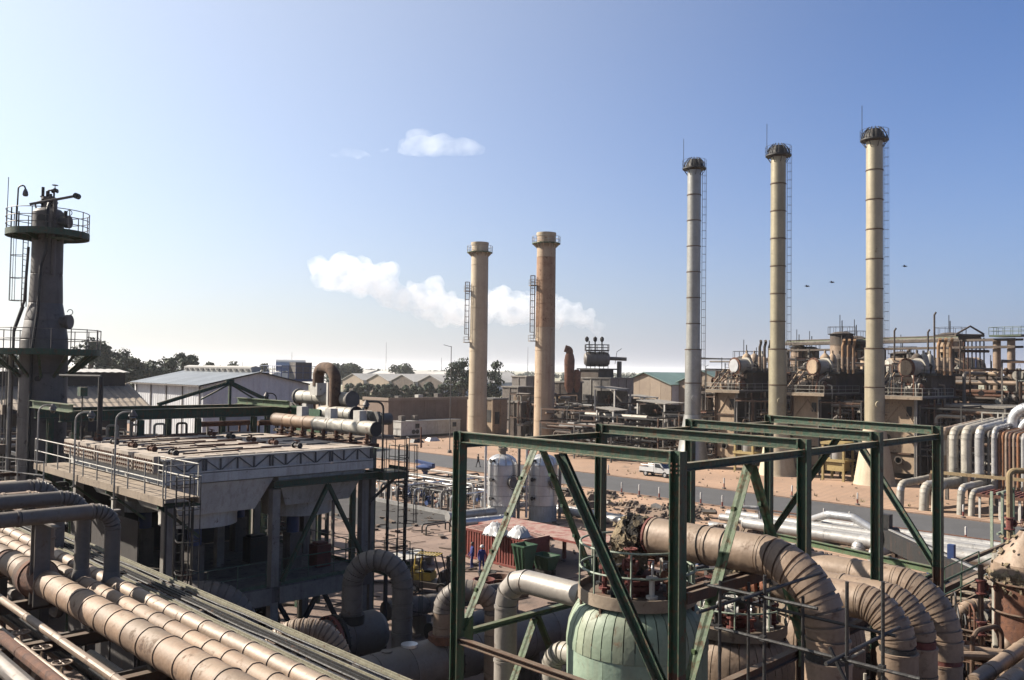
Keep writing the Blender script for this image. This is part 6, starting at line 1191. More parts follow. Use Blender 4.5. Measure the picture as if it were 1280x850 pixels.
# yellow feed hoppers beside the chimney feet
for i, y in enumerate((46.6, 58.8)):
    t = thing('fuel_skid', ('small yellow framed skid left of the tallest chimney foot', 'small yellow framed skid left of the middle chimney foot')[i], 'skid', (103, y, 0)); yb = mat('buff_yellow', (.50, .37, .15), (.4, .3, .12), RU, .2, .7, sc=2)
    for x in (102.5, 105):
        for yy in (y, y+2.6): part('post', MB().box((x, yy, 0), (x+.25, yy+.25, 4.4)), yb, t)
    for z in (2.3, 4.4): part('beam', MB().box((102.4, y-.1, z), (105.4, y+2.95, z+.3)), yb, t)
    part('panel', MB().box((102.7, y+.3, 1.2), (104.9, y+2.5, 2.2)), yb, t); part('hopper', MB().lathe([(.2, .8), (.9, 2.7), (.9, 3.9), (0, 4.2)], (103.8, y+1.4, 0), 16), silverw, t)
# ------------------------------------------------------------------ middle plant between the chimneys
random.seed(77)
def block(nm, px0, px1, ytop, d, label, m, cat, depth=6, ybot=None, extra=None):
    """upright plant block facing the yard, on the plant grid"""
    a = RD(px0, ytop, d); z = a.z; b = RD(px1, ytop, d); w = (b-a).length/1.414
    t = thing(nm, label, cat, (a.x, a.y-w, 0)); part('front_wall', MB().box((a.x, a.y-w, 0), (a.x+.3, a.y, z)), m, t); part('side_wall', MB().box((a.x+.31, a.y-w, 0), (a.x+w, a.y-w+.3, z)), m, t); part('back_wall', MB().box((a.x+w-.3, a.y-w+.31, 0), (a.x+w, a.y, z)).box((a.x+.31, a.y-.3, 0), (a.x+w-.31, a.y, z)), m, t)
    part('roof_slab', MB().box((a.x-.25, a.y-w-.25, z), (a.x+w+.2, a.y+.2, z+.3)), concrete, t)
    nn = max(2, int(w/2.2))
    for k in range(nn):
        part('pilaster', MB().box((a.x-.15, a.y-w+k*w/nn, 0), (a.x-.003, a.y-w+k*w/nn+.3, z-.01)), m, t); part('pilaster', MB().box((a.x+k*w/nn, a.y-w-.15, 0), (a.x+k*w/nn+.3, a.y-w-.003, z-.01)), m, t)
        if k % 2 == 0: part('opening', MB().box((a.x-.06, a.y-w+k*w/nn+.5, z*.35), (a.x+.0, a.y-w+(k+1)*w/nn-.2, z*.7)), dark, t); part('opening', MB().box((a.x+k*w/nn+.5, a.y-w-.06, z*.3), (a.x+(k+1)*w/nn-.2, a.y-w, z*.65)), dark, t)
    return t, V((a.x, a.y-w, z)), w
block('plant_block', 628, 668, 484, 190, 'grey process house between the two thick chimneys', concd, 'process house')
block('plant_block', 640, 676, 471, 215, 'pale clad hall behind the thick chimneys, with long roof edge', greyclad, 'process house')
block('plant_block', 690, 728, 478, 185, 'sooty process house right of the rusting chimney', soot, 'process house')
bt_, bp_, bw2 = block('plant_block', 728, 792, 473, 188, 'ribbed concrete house carrying the vented drum', concrete, 'process house')
block('plant_block', 600, 634, 499, 176, 'low brown furnace house just right of the clean cream chimney', buff, 'process house')
block('plant_block', 636, 668, 503, 168, 'low sooty furnace house left of the rusting chimney', soot, 'process house')
block('plant_block', 694, 740, 506, 166, 'low dark house right of the rusting chimney foot', soot, 'process house')
block('plant_block', 758, 852, 517, 152, 'long dark low house behind the beam of the second frame bent', soot, 'process house')
clutter('process_pipework', 'dark pipe racks along the front of the furnace houses', (110, 92, .5), (118, 104, 6.5), 40, 84, rustyset+[soot], (.08, .25), 5)
clutter('process_pipework', 'dense grey and rusty pipe racks left of the slim chimneys', (97, 78, .5), (106, 92, 5.2), 60, 85, [soot, dark, greyclad, brownst, concd], (.08, .25), 6)
clutter('process_pipework', 'brown furnace pipework at the foot of the clean cream chimney', (117, 108, .5), (124, 119, 8.5), 40, 81, rustyset+[whitep], (.1, .35), 4)
clutter('process_pipework', 'dark pipework at the foot of the rusting chimney', (116, 92, .5), (124, 103, 7.5), 40, 82, [soot, dark, rust, brownst, greyclad], (.1, .35), 4)
clutter('process_pipework', 'grey pipe racks left of the leftmost slim chimney', (104, 75, .5), (122, 90, 6.2), 60, 83, [greyclad, concd, dark, whiteclad, soot], (.1, .3), 6)
for i, (px, py, w, d, m, lab) in enumerate(((614, 498, 2.4, 178, whitep, 'cream box housing just right of the clean chimney'), (655, 492, 3.4, 172, buff, 'brown hopper left of the rusting chimney'), (694, 495, 3.2, 172, mat('orange_tank', (.40, .24, .09), (.30, .18, .07), RU, .3, .8, sc=1), 'orange brown tank right of the rusting chimney'), (740, 503, 3.0, 170, greyclad, 'grey louvre box under the concrete house'))):
    q = RD(px, py, d); t = thing('process_unit', lab, 'process unit', (q.x, q.y, 0))
    if i in (1, 2): part('body', MB().lathe([(w*.35, q.z-5), (w*.62, q.z-3), (w*.62, q.z-.4), (w*.3, q.z), (0, q.z+.1)], (q.x, q.y, 0), 20), m, t)
    else:
        part('body', MB().box((q.x, q.y-w, q.z-4), (q.x+w, q.y, q.z)), m, t)
        for k in range(5): part('louvre', MB().box((q.x-.08, q.y-w+.3, q.z-3.6+k*.7), (q.x-.003, q.y-.3, q.z-3.2+k*.7)), concd, t)
    for a, b in ((0, 0), (1, 0), (0, 1), (1, 1)): part('leg', MB().box((q.x-.9+a*(w+.3), q.y-w+.2+b*(w+.2), 0), (q.x-.65+a*(w+.3), q.y-w+.45+b*(w+.2), q.z-3.2)), dark, t)
    part('deck', MB().box((q.x-1.6, q.y-w-1, q.z-4.4), (q.x+w+1, q.y+1, q.z-4.2)), concd, t); railing(t, [(q.x-1.5, q.y-w-.9, q.z-4.2), (q.x-1.5, q.y+.9, q.z-4.2)], m=dark, fine=False, gap=1.5, r=.035)
    for k in range(4): part('pipe', MB().tube(route([(q.x-1+k*.8, q.y-w-.4, .5), (q.x-1+k*.8, q.y-w-.4, q.z-1-k*.6), (q.x+2, q.y-w-.4+.2*k, q.z-1-k*.6)], .3, 4), .13, 7), random.choice(rustyset), t)
q = RD(712, 440, 182); rv = thing('rusty_vent', 'rust red double vent stack left of the vented drum', 'vent', (q.x, q.y, 0)); rvm = mat('vent_rust', (.30, .13, .075), (.2, .085, .05), (.1, .05, .03), .35, .9, sc=1)
part('pipe', MB().lathe([(.5, 8.3), (1.0, 9.6), (1.1, 15.2), (.9, 16.2), (.7, 16.6)], (q.x, q.y, 0), 18), rvm, rv); part('hood', MB().tube(route([(q.x, q.y, 15.6), (q.x, q.y, 17.3), tuple(V((q.x, q.y, 17.6))-rh*1.0)], .5, 6), .75, 14), rvm, rv)
q2 = q+rh*1.6; part('pipe', MB().lathe([(.3, 8.4), (.75, 9.6), (.8, 12.6), (.4, 13.2)], (q2.x, q2.y, 0), 16), rvm, rv); part('support', MB().box((q.x-.3, q.y-.3, 0), (q.x+.3, q.y+.3, 8.6)), dark, rv); part('support', MB().box((q2.x-.2, q2.y-.2, 0), (q2.x+.2, q2.y+.2, 8.6)), dark, rv)
q = RD(746, 449, 190); vd = thing('vented_drum', 'dark grey drum with railed top and three hooded vents giving off the steam', 'vessel', (q.x, q.y, 10))
ax = rh; part('drum_shell', MB().lathe([(0, -2.9), (1.1, -2.75), (1.55, -2.3), (1.62, -1.7), (1.62, -.12), (1.5, -.1), (1.5, .1), (1.62, .12), (1.62, 1.7), (1.55, 2.3), (1.1, 2.75), (0, 2.9)], q, 24, ax), greyclad, vd)
part('base', MB().box((q.x-2.6, q.y-2.6, 10.2), (q.x+2.6, q.y+2.6, q.z-2.3)), soot, vd); part('deck', MB().box((q.x-3.0, q.y-3.2, q.z-2.3), (q.x+4, q.y+3.2, q.z-2.0)), dark, vd)
for k in range(6): c = q+rh*(-2.4+k*.95)-fh*1.2; part('strut', MB().bar(V((c.x, c.y, q.z-2)), V((c.x, c.y, q.z+1.7)), .12, .12), dark, vd)
td = [q+rh*a+fh*b+V((0, 0, 1.75)) for a, b in ((-2.5, -1.5), (2.5, -1.5), (2.5, 1.5), (-2.5, 1.5))]; part('top_deck', MB().prism(td, (0, 0, .12)), dark, vd); railing(vd, [p+V((0, 0, .12)) for p in td], h=1.3, m=dark, fine=False, r=.06, gap=1.2, closed=True)
for k, x in enumerate((-1.7, -.4, 1.1)):
    c = q+rh*x+V((0, 0, 1.5)); part('vent_pipe', MB().cyl(c, c+V((0, 0, 2.5)), .14, n=8), dark, vd); part('vent_hood', MB().lathe([(.1, -.3), (.42, .1), (.45, .6), (.2, .9), (0, 1.0)], c+V((0, 0, 2.5))-rh*(.5 if k == 0 else 0), 12), dark, vd)
part('side_pipe', MB().tube(route([q+rh*2.5+V((0, 0, .2)), q+rh*6.5+V((0, 0, .1))], .2), .4, 12), greyclad, vd); part('side_post', MB().box((q.x+3.4, q.y-3.6, 10), (q.x+4.2, q.y-2.9, q.z-.4)), greyclad, vd); part('lamp_arm', MB().tube([q+rh*4+V((0, 0, -1)), q+rh*4.4+V((0, 0, 1.7)), q+rh*5.4+V((0, 0, 2.4))], .06, 5), dark, vd)
for i, (px0, px1, py, d) in enumerate(((742, 786, 487, 150), (795, 852, 504, 138), (744, 782, 513, 135), (782, 820, 497, 160))):
    a, b = RD(px0, py, d), RD(px1, py, d); w = (b-a).length/1.3; t = thing('canopy', ('pale canopy roof below the vented drum', 'wavy pale canopy left of the leftmost slim chimney', 'lowest pale canopy behind the frame beam', 'canopy roof before the green roofed hall')[i], 'canopy', (a.x, a.y, 0))
    for k in range(4): part('roof_sheet', MB().hexa([(a.x+k*w/4+.02, a.y-w, a.z), (a.x+(k+1)*w/4-.02, a.y-w, a.z+.05), (a.x+(k+1)*w/4-.02, a.y, a.z+.45), (a.x+k*w/4+.02, a.y, a.z+.4)], [(a.x+k*w/4+.02, a.y-w, a.z+.12), (a.x+(k+1)*w/4-.02, a.y-w, a.z+.17), (a.x+(k+1)*w/4-.02, a.y, a.z+.57), (a.x+k*w/4+.02, a.y, a.z+.52)]), concrete, t)
    for x in (a.x+.2, a.x+w-.2):
        for y in (a.y-w+.2, a.y-.2): part('post', MB().box((x-.12, y-.12, 0), (x+.12, y+.12, a.z)), whitep, t)
    part('back_wall', MB().box((a.x+.5, a.y-.5, 0), (a.x+w-.5, a.y-.3, a.z-.2)).box((a.x+w-.6, a.y-w+.5, 0), (a.x+w-.4, a.y-.52, a.z-.2)), concd, t)
    clutter('process_pipework', ('pipework under the highest pale canopy', 'pipework under the wavy pale canopy', 'pipework under the lowest pale canopy', 'pipework under the canopy before the green roofed hall')[i], (a.x+.5, a.y-w+.5, .5), (a.x+w-.8, a.y-.8, a.z-.6), 12, 300+i, rustyset, (.1, .3), 2, False)
# ------------------------------------------------------------------ halls and sheds
random.seed(87)
def ribbed(t, p, u, L, h, m, pitch=.55, panel=3.3, name='wall_sheet', off=.05, top=None):
    """upright ribbed sheet cladding along direction u, one part per sheet; top(s) gives the height at distance s"""
    p = V(p); u = V(u).normalized(); nrm = u.cross(V((0, 0, 1))); n = max(1, round(L/panel)); w = L/n; hh = top or (lambda s: h)
    for k in range(n):
        mb = MB(); s = k*w+.01; e = (k+1)*w-.01; xs = []; c = max(1, round(w/pitch))
        for j in range(c):
            a = s+(e-s)*j/c; g = (e-s)/c; xs += [(a, 0), (a+g*.35, 0), (a+g*.5, off), (a+g*.85, off)]
        xs.append((e, 0)); A = mb.ring([p+u*x+nrm*o for x, o in xs]); B = mb.ring([p+u*x+nrm*o+V((0, 0, hh(x)-p.z)) for x, o in xs]); A2 = mb.ring([p+u*x-nrm*.04 for x in (s, e)]); 
        mb.f += [(A[i], A[i+1], B[i+1], B[i]) for i in range(len(xs)-1)]; part(name, mb, m, t, smooth=0, fix=False)
def roof_sheets(t, a, b, c, d, m, n, pitch=.5, off=.06, name='roof_sheet'):
    """corrugated roof between eave a-b and ridge d-c, n sheets"""
    a, b, c, d = map(V, (a, b, c, d)); up = (b-a).cross(d-a).normalized(); up = up if up.z > 0 else -up
    for k in range(n):
        mb = MB(); f0, f1 = (k+.004)/n, (k+.996)/n; q = max(2, int((b-a).length/n/pitch)*2); E = []; R_ = []
        for j in range(q+1):
            f = f0+(f1-f0)*j/q; o = up*(off if j % 2 else 0); E.append(a.lerp(b, f)+o); R_.append(d.lerp(c, f)+o)
        A = mb.ring(E); B = mb.ring(R_); mb.f += [(A[i], A[i+1], B[i+1], B[i]) for i in range(q)]; part(name, mb, m, t, smooth=0, fix=False)
# white corrugated hall on the left
wx0, wx1, wy0, wy1, we, wr = 58.5, 76.4, 124.8, 151, 10.1, 12.0
wh = thing('warehouse', 'white ribbed steel warehouse with grey low pitched roof behind the gantry', 'warehouse', (wx0, wy0, 0)); xm = (wx0+wx1)/2
ribbed(wh, (wx0, wy1, 0), (0, -1, 0), wy1-wy0, we, corw, pitch=.8); ribbed(wh, (wx0, wy0, 0), (1, 0, 0), wx1-wx0, we, corw, pitch=.8, name='gable_sheet', top=lambda s: we+(wr-we)*(1-abs(s-(xm-wx0))/(xm-wx0)))
part('back_wall', MB().box((wx1-.1, wy0+.1, 0), (wx1, wy1, we)).box((wx0+.1, wy1-.1, 0), (wx1-.11, wy1, we)), corw, wh)
sl_ = (wr-we)/(xm-wx0)
roof_sheets(wh, (wx0-.9, wy0-.5, we-.9*sl_+.08), (wx0-.9, wy1+.5, we-.9*sl_+.08), (xm, wy1+.5, wr+.08), (xm, wy0-.5, wr+.08), corb, 8, 1.0); roof_sheets(wh, (wx1+.6, wy0-.5, we-.6*sl_+.08), (wx1+.6, wy1+.5, we-.6*sl_+.08), (xm, wy1+.5, wr+.08), (xm, wy0-.5, wr+.08), corb, 8, 1.0)
for q in ((wx0-.9, we-.9*sl_), (wx1+.6, we-.6*sl_)): part('verge', MB().bar((q[0], wy0-.52, q[1]), (xm, wy0-.52, wr), .1, .22, (0, 0, 1)), dark, wh)
for k in range(5): part('downpipe', MB().box((wx0-.2, wy0+1+k*6, 0), (wx0-.06, wy0+1.14+k*6, we-.1)), concd, wh)
part('gutter', MB().box((wx0-1.05, wy0-.5, we-.32), (wx0-.86, wy1+.5, we-.14)), concd, wh); part('sliding_door', MB().box((62, wy0-.12, 0), (67, wy0-.06, 5.5)), corb, wh)
for k in range(3): part('window', MB().box((68.5+k*2.5, wy0-.1, 5), (69.9+k*2.5, wy0-.06, 6.2)), glassm, wh)
rvn = part('ridge_vent', MB().prism([(xm-.7, wy0+1, wr), (xm-.9, wy0+1, wr+.75), (xm, wy0+1, wr+1.0), (xm+.9, wy0+1, wr+.75), (xm+.7, wy0+1, wr)], (0, wy1-wy0-2, 0)), roofw, wh)
for k in range(12): part('vent_gap', MB().box((xm-.93, wy0+1.6+k*2, wr+.2), (xm-.75, wy0+2.6+k*2, wr+.5)), dark, rvn)
# sawtooth shed behind the tower
sx0, sx1 = -12, 40.6
sd_ = thing('roofed_shed', 'long shed with dusty corrugated roof and raised monitor behind the tower', 'shed', (sx0, 100, 0))
roof_sheets(sd_, (sx0, 99.6, 8.1), (sx1, 99.6, 8.1), (sx1+.6, 108, 10.6), (sx0, 108, 10.6), cort, 17, .62, .12)
part('eave_beam', MB().box((sx0, 99.7, 7.7), (sx1-.2, 99.9, 8.0)), dark, sd_); part('back_wall', MB().box((sx0, 108.1, 0), (sx1+.5, 108.4, 10.5)), soot, sd_)
part('monitor_wall', MB().box((sx0, 107.0, 10.4), (sx1-.3, 107.25, 12.0)), mat('brown_boards', (.075, .06, .05), (.05, .04, .035), rough=.95, sc=1), sd_)
for k in range(13): part('monitor_post', MB().box((sx0+2+k*3.95, 106.9, 10.35), (sx0+2.2+k*3.95, 106.99, 12.0)), concd, sd_)
roof_sheets(sd_, (sx0, 106.4, 12.0), (sx1+.1, 106.4, 12.0), (sx1+.1, 110, 12.35), (sx0, 110, 12.35), roofw, 12, .8, .06, 'monitor_roof_sheet')
for k in range(14): part('post', MB().box((sx0+1+k*3.8, 100.0, 0), (sx0+1.3+k*3.8, 100.3, 7.7)), concd, sd_)
for z in (8.75, 9.25): part('roof_rail', MB().bar((26, 100.2, z), (39, 100.2, z), .05, .05), rail, sd_)
for k in range(8): part('roof_rail_post', MB().bar((26+k*1.85, 100.2, 8.15), (26+k*1.85, 100.2, 9.25), .05, .05), rail, sd_)
clutter('process_pipework', 'dark plant under the shed roof behind the tower', (-4, 82, .5), (34, 98, 6.4), 46, 401, [soot, dark, concd, whiteclad, greyclad], (.1, .4), 6)
clutter('process_pipework', 'dark and white pipework beyond the gantry', (16, 52, .5), (34, 66, 7.6), 50, 402, [soot, dark, concd, whiteclad, greyclad, brownst], (.1, .35), 8)
clutter('process_pipework', 'dense dark pipework around the tower foot and walkway', (10.2, 43.5, .4), (17, 54, 7.4), 40, 404, [soot, dark, brownst, greyclad], (.07, .25), 6)
clutter('process_pipework', 'piping and exchangers in the gap beyond the cooler and header pipe', (25.2, 45, .4), (29, 53, 6.6), 30, 403, [whiteclad, greyclad, rust, dark, greenl], (.1, .3), 6)
# steam unit on legs between the warehouse and the header
su = thing('dryer_unit', 'small silver unit on a blue railed frame behind the warehouse gable', 'process unit', (84, 143, 0)); q = RD(362, 462, 165)
part('platform', MB().box((q.x-4, q.y-4, 10.2), (q.x+5, q.y+4, 10.5)), bluep, su); part('drum', MB().cyl((q.x-2, q.y+1.5, 13.2), (q.x+2.5, q.y-1.5, 13.2), 1.1, n=18), silver, su); part('cabinet', MB().box((q.x-.5, q.y-3, 10.5), (q.x+3, q.y-.5, 13.8)), greyclad, su); railing(su, [(q.x-4, q.y-4, 10.5), (q.x+5, q.y-4, 10.5), (q.x+5, q.y+4, 10.5), (q.x-4, q.y+4, 10.5)], h=2.6, m=bluep, fine=False, r=.06, gap=1.6, closed=True)
for a in (-3.6, 4.4):
    for b in (-3.6, 3.6): part('leg', MB().box((q.x+a, q.y+b, 0), (q.x+a+.3, q.y+b+.3, 10.2)), bluep, su)
# flat brown building and the white cabin before it
bb = thing('brown_building', 'flat roofed brown building beyond the sand, behind the white cabin', 'building', (99.8, 134.5, 0))
part('wall', MB().box((99.8, 134.5, 0), (100.1, 142.6, 6.7)), brick, bb); 
for k in range(7): part('wall_panel', MB().box((100.11+k*2.83, 134.5, 0), (100.11+(k+1)*2.83-.04, 134.8, 6.7)), brick, bb)
part('wall', MB().box((119.6, 134.81, 0), (119.9, 142.6, 6.7)).box((100.11, 142.3, 0), (119.59, 142.6, 6.7)), brick, bb)
part('roof', MB().box((100.12, 134.82, 6.3), (119.58, 142.28, 6.5)), concd, bb); part('parapet', MB().box((99.6, 134.3, 6.7), (120.1, 134.75, 7.25)).box((99.6, 134.76, 6.7), (100.05, 142.8, 7.25)), mat('parapet_render', (.42, .33, .26), (.34, .26, .2), rough=.9, sc=.8), bb)
part('door', MB().box((99.7, 137.5, 0), (99.79, 138.7, 2.4)), greenl, bb); w = part('window', MB().box((99.74, 139.6, 2.6), (99.79, 141.4, 4.6)), whitep, bb); part('pane', MB().box((99.7, 139.7, 2.7), (99.739, 141.3, 4.5)), glassm, w)
for k in range(3): part('roof_box', MB().box((104+k*5, 137, 6.5), (105.2+k*5, 138.2, 7.5+.2*k)), (concd, whitep, concd)[k], bb)
part('low_wing', MB().box((95.5, 142.7, 0), (99.0, 147, 4.4)), brick, bb); part('low_wing_roof', MB().box((95.2, 142.4, 4.4), (99.3, 147.3, 4.65)), roofw, bb)
tl = thing('site_cabin', 'long white site cabin with rooftop units before the brown building', 'cabin', (98.7, 129, .3))
part('wall', MB().box((98.7, 129.0, .45), (98.76, 131.4, 3.0)), whitep, tl)
for k in range(5): part('wall_panel', MB().box((98.77+k*2.9, 129, .45), (98.77+(k+1)*2.9-.03, 129.07, 3.0)), whitep, tl)
part('wall', MB().box((98.77, 131.33, .45), (113.24, 131.4, 3.0)), whitep, tl); part('end_wall', MB().box((113.2, 129.08, .45), (113.26, 131.32, 3.0)), whitep, tl)
part('roof', MB().box((98.6, 128.9, 3.0), (113.4, 131.5, 3.12)), roofw, tl); part('skid', MB().box((98.8, 129.2, 0), (113.2, 129.5, .45)).box((98.8, 131, 0), (113.2, 131.3, .45)), dark, tl)
for x in (102, 111.2): w = part('window', MB().box((x, 128.95, 1.7), (x+1, 128.995, 2.6)), concd, tl); part('pane', MB().box((x+.1, 128.93, 1.8), (x+.9, 128.949, 2.5)), glassm, w)
for x in (101.6, 102.5): part('fan_unit', MB().cyl((x, 128.99, 1.1), (x, 128.85, 1.1), .4, n=16), dark, tl)
for x in (99.2, 102.3): part('rooftop_unit', MB().box((x, 129.6, 3.12), (x+1, 130.6, 4.1)), concd, tl)
for i, (px, py) in enumerate(((540, 551), (520, 553))): q = G(px, py); solo('debris', MB().hexa([q+V((-1.2, -.8, 0)), q+V((1.2, -.9, 0)), q+V((1.1, .8, 0)), q+V((-1, .9, 0))], [q+V((-.7, -.5, .6)), q+V((.6, -.5, .7)), q+V((.6, .5, .5)), q+V((-.6, .5, .6))]), (sheetm, dark)[i], q, ('pale crumpled heap on the sand before the white cabin', 'dark scrap lying on the sand left of the pale heap')[i], 'debris')
# halls in the distance
def hall(x, y, L, w, ez, rz, label, m, rm_, open_=False, axis='x', group='distant halls'):
    t = thing('hall', label, 'warehouse', (x, y, 0), group); X = (lambda a, b, z: (x+a, y+b, z)) if axis == 'x' else (lambda a, b, z: (x+b, y+a, z))
    n = 5
    for k in range(n):
        b0, b1 = -w/2+k*w/n, -w/2+(k+1)*w/n-.06; f = lambda b: ez+(rz-ez)*(1-abs(b)/(w/2))
        pts = [X(0, b0, 0), X(0, b1, 0), X(0, b1, f(b1))]+([X(0, 0, rz)] if b0 < 0 < b1 else [])+[X(0, b0, f(b0))]
        part('gable_panel', MB().prism(pts, V(X(.3, 0, 0))-V(X(0, 0, 0))), m, t)
    for s in (-1, 1): part('side_wall', MB().prism([X(.31, s*w/2, 0), X(L, s*w/2, 0), X(L, s*w/2, ez), X(.31, s*w/2, ez)], V(X(0, -s*.3, 0))-V(X(0, 0, 0))), corw, t)
    for s in (-1, 1):
        for k in range(4): a0, a1 = -.6+k*(L+.6)/4, -.6+(k+1)*(L+.6)/4-.05; part('roof_sheet', MB().prism([X(a0, s*(w/2+.4), ez-.1), X(a1, s*(w/2+.4), ez-.1), X(a1, 0, rz+.12), X(a0, 0, rz+.12)], (0, 0, .15)), rm_, t)
    if open_: part('doorway', MB().prism([X(-.08, -w*.42, 0), X(-.08, w*.42, 0), X(-.08, w*.42, ez-.2), X(-.08, 0, rz-.7), X(-.08, -w*.42, ez-.2)], V(X(.06, 0, 0))-V(X(0, 0, 0))), soot, t)
    else:
        part('door', MB().prism([X(-.08, -1.6, 0), X(-.08, 1.6, 0), X(-.08, 1.6, 4), X(-.08, -1.6, 4)], V(X(.06, 0, 0))-V(X(0, 0, 0))), concd, t)
        for b in (-w*.3, w*.22): part('window', MB().prism([X(-.08, b, 3), X(-.08, b+1.6, 3), X(-.08, b+1.6, 4.6), X(-.08, b, 4.6)], V(X(.06, 0, 0))-V(X(0, 0, 0))), glassm, t)
    return t
sand_ = mat('sand_render', (.46, .37, .28), (.38, .30, .23), rough=.9, sc=.3)
d0 = 450
for i, px in enumerate((441, 472, 503, 538)):
    q = RD(px, 480, 452-12*i); hall(q.x, q.y, 52, 19, 6.4, 9.6, ('distant gabled hall with sand coloured front, leftmost of the row', 'second distant gabled hall with sand coloured front', 'distant hall with wide dark open front, third in the row', 'distant hall with dark open front, rightmost of the row')[i], sand_ if i < 2 else greyclad, roofw, i > 1)
for i, (px, d, L, w, lab) in enumerate(((575, 520, 80, 24, 'long pale roofed hall far behind the row, left of the clean chimney'), (470, 620, 90, 26, 'faint pale roofed hall farthest away behind the row'), (545, 600, 70, 22, 'faint pale roofed hall behind the dark fronted pair'), (352, 420, 60, 20, 'pale roofed hall just right of the warehouse ridge'))):
    q = RD(px, 470, d); hall(q.x, q.y, L, w, 7.5, 11, lab, corw, roofw, False, 'y' if i != 2 else 'x')
q = RD(806, 480, 205); hall(q.x, q.y, 34, 15, 10.0, 12.6, 'green roofed hall with buff gable, right of the vented drum', sand_, roofg, False, 'x', 'green roofed halls')
q = RD(890, 480, 200); hall(q.x-4, q.y, 36, 13, 10.6, 13.2, 'second green roofed hall, behind the leftmost slim chimney', sand_, roofg, False, 'x', 'green roofed halls')
# ------------------------------------------------------------------ trees
def leaf_clump(mb, c, r, n, s, sq=.8):
    c = V(c)
    for _ in range(n):
        d = V((random.gauss(0, 1), random.gauss(0, 1), random.gauss(0, 1))).normalized(); p = c+V((d.x, d.y, d.z*sq))*r*random.uniform(.45, 1.05); a = V((random.gauss(0, 1), random.gauss(0, 1), random.gauss(0, 1))).normalized(); b = a.cross(d).normalized() if a.cross(d).length > .05 else V((1, 0, 0)); a = b.cross((d+a*.7).normalized()).normalized(); k = s*random.uniform(.6, 1.3); mb.poly([p-a*k, p+b*k*.7, p+a*k, p-b*k*.7])
def tree(p, h, w, label, kind=0, group='trees beyond the halls', s=.42, dens=1.0):
    p = V(p); t = thing('tree', label, 'tree', p, group); th = h*.38
    part('trunk', MB().tube([p, p+V((.1, .05, th*.5)), p+V((0, .1, th)), p+V((.1, 0, h*.75))], [h*.028, h*.022, h*.016, h*.006], 7), trunkm, t)
    limbs = MB(); cl = []
    for k in range(random.randint(11, 15)):
        a = random.uniform(0, 6.28); zz = random.uniform(.38, .98)*h; rr = w*.5*(1-abs(zz/h-.6)*1.1)*random.uniform(.4, .95) if kind != 2 else w*.5*(1.05-zz/h)*random.uniform(.4, .9)
        c = p+V((rr*math.cos(a), rr*math.sin(a), zz)); cl.append((c, random.uniform(.16, .27)*w)); limbs.tube([p+V((0, 0, zz*.55)), p.lerp(c, .6)+V((0, 0, zz*.28)), c], [h*.012, h*.008, .03], 5)
    part('limbs', limbs, trunkm, t)
    for m in (0, 1):
        mb = MB()
        for c, r in cl[m::2]: leaf_clump(mb, c, r, int(150*dens), s)
        part('crown', mb, leafm[(kind+m) % 3], t, smooth=0, fix=False)
    return t
descr = ['tall feathery tree just right of the tower', 'tall tree second from the tower', 'rounded tree left of the shed monitor end', 'dark tree above the shed roof', 'bushy tree behind the shed, near the warehouse', 'pale olive tree left of the warehouse roof', 'dark bushy tree beside the warehouse eave', 'broad tree above the warehouse roof edge', 'low tree behind the warehouse roof', 'lower tree left of the tower', 'small tree at the extreme left edge', 'tree between the tower and tall feathery tree', 'grey green tree deep behind the shed', 'small round tree above the warehouse ridge', 'small tree right of the warehouse ridge']
for i, (px, top, d, w) in enumerate(((112, 427, 210, 10), (146, 441, 230, 9), (128, 434, 215, 9), (172, 450, 235, 9), (196, 452, 240, 10), (214, 446, 240, 8.5), (233, 446, 235, 9), (158, 452, 225, 10), (262, 456, 300, 9), (20, 446, 230, 11), (3, 449, 220, 10), (98, 437, 215, 8), (184, 455, 225, 9), (283, 456, 330, 9), (330, 458, 360, 9))):
    q = RD(px, top, d); tree((q.x, q.y, 0), q.z+.3, w, descr[i], i % 3)
for i, (px, top, d, w, lab) in enumerate(((580, 452, 260, 11, 'big dark tree seen left of the clean cream chimney'), (613, 456, 265, 10, 'dark tree seen right of the clean cream chimney'), (502, 455, 520, 14, 'lone round tree on the skyline above the dark fronted halls'), (425, 458, 480, 14, 'round tree on the skyline left of the distant halls'), (440, 457, 500, 14, 'skyline tree above the leftmost distant hall'))):
    q = RD(px, top, d); tree((q.x, q.y, 0), q.z+.3, w, lab, (0, 0, 1, 1, 1)[i], s=.42 if d < 300 else .8)
lab2 = ['leftmost', 'second', 'third', 'fourth', 'fifth', 'sixth', 'seventh', 'eighth', 'ninth', 'tenth', 'eleventh', 'twelfth', 'rightmost']
for i in range(13):
    px = 438+i*11.4; q = RD(px, 484-random.uniform(0, 5)+2*(i % 3 == 0), 300); tree((q.x, q.y, 0), q.z+.2, random.uniform(4.5, 7), f'dark green bushy tree, {lab2[i]} in the row behind the brown building', 2 if i % 2 else 0, 'trees behind the brown building', .4, .8)
mb = MB(); random.seed(99)
for _ in range(420):
    d = random.uniform(700, 2600); a = math.radians(random.uniform(-36, 36)); c = fh*(d*math.cos(a))+rh*(d*math.sin(a)); h = random.uniform(5, 11)
    for _ in range(5): leaf_clump(mb, c+V((random.uniform(-7, 7), random.uniform(-7, 7), h*random.uniform(.3, .8))), h*.45, 22, 1.5)
o = struct('far_treeline', mb, leafm[1], kind='stuff')
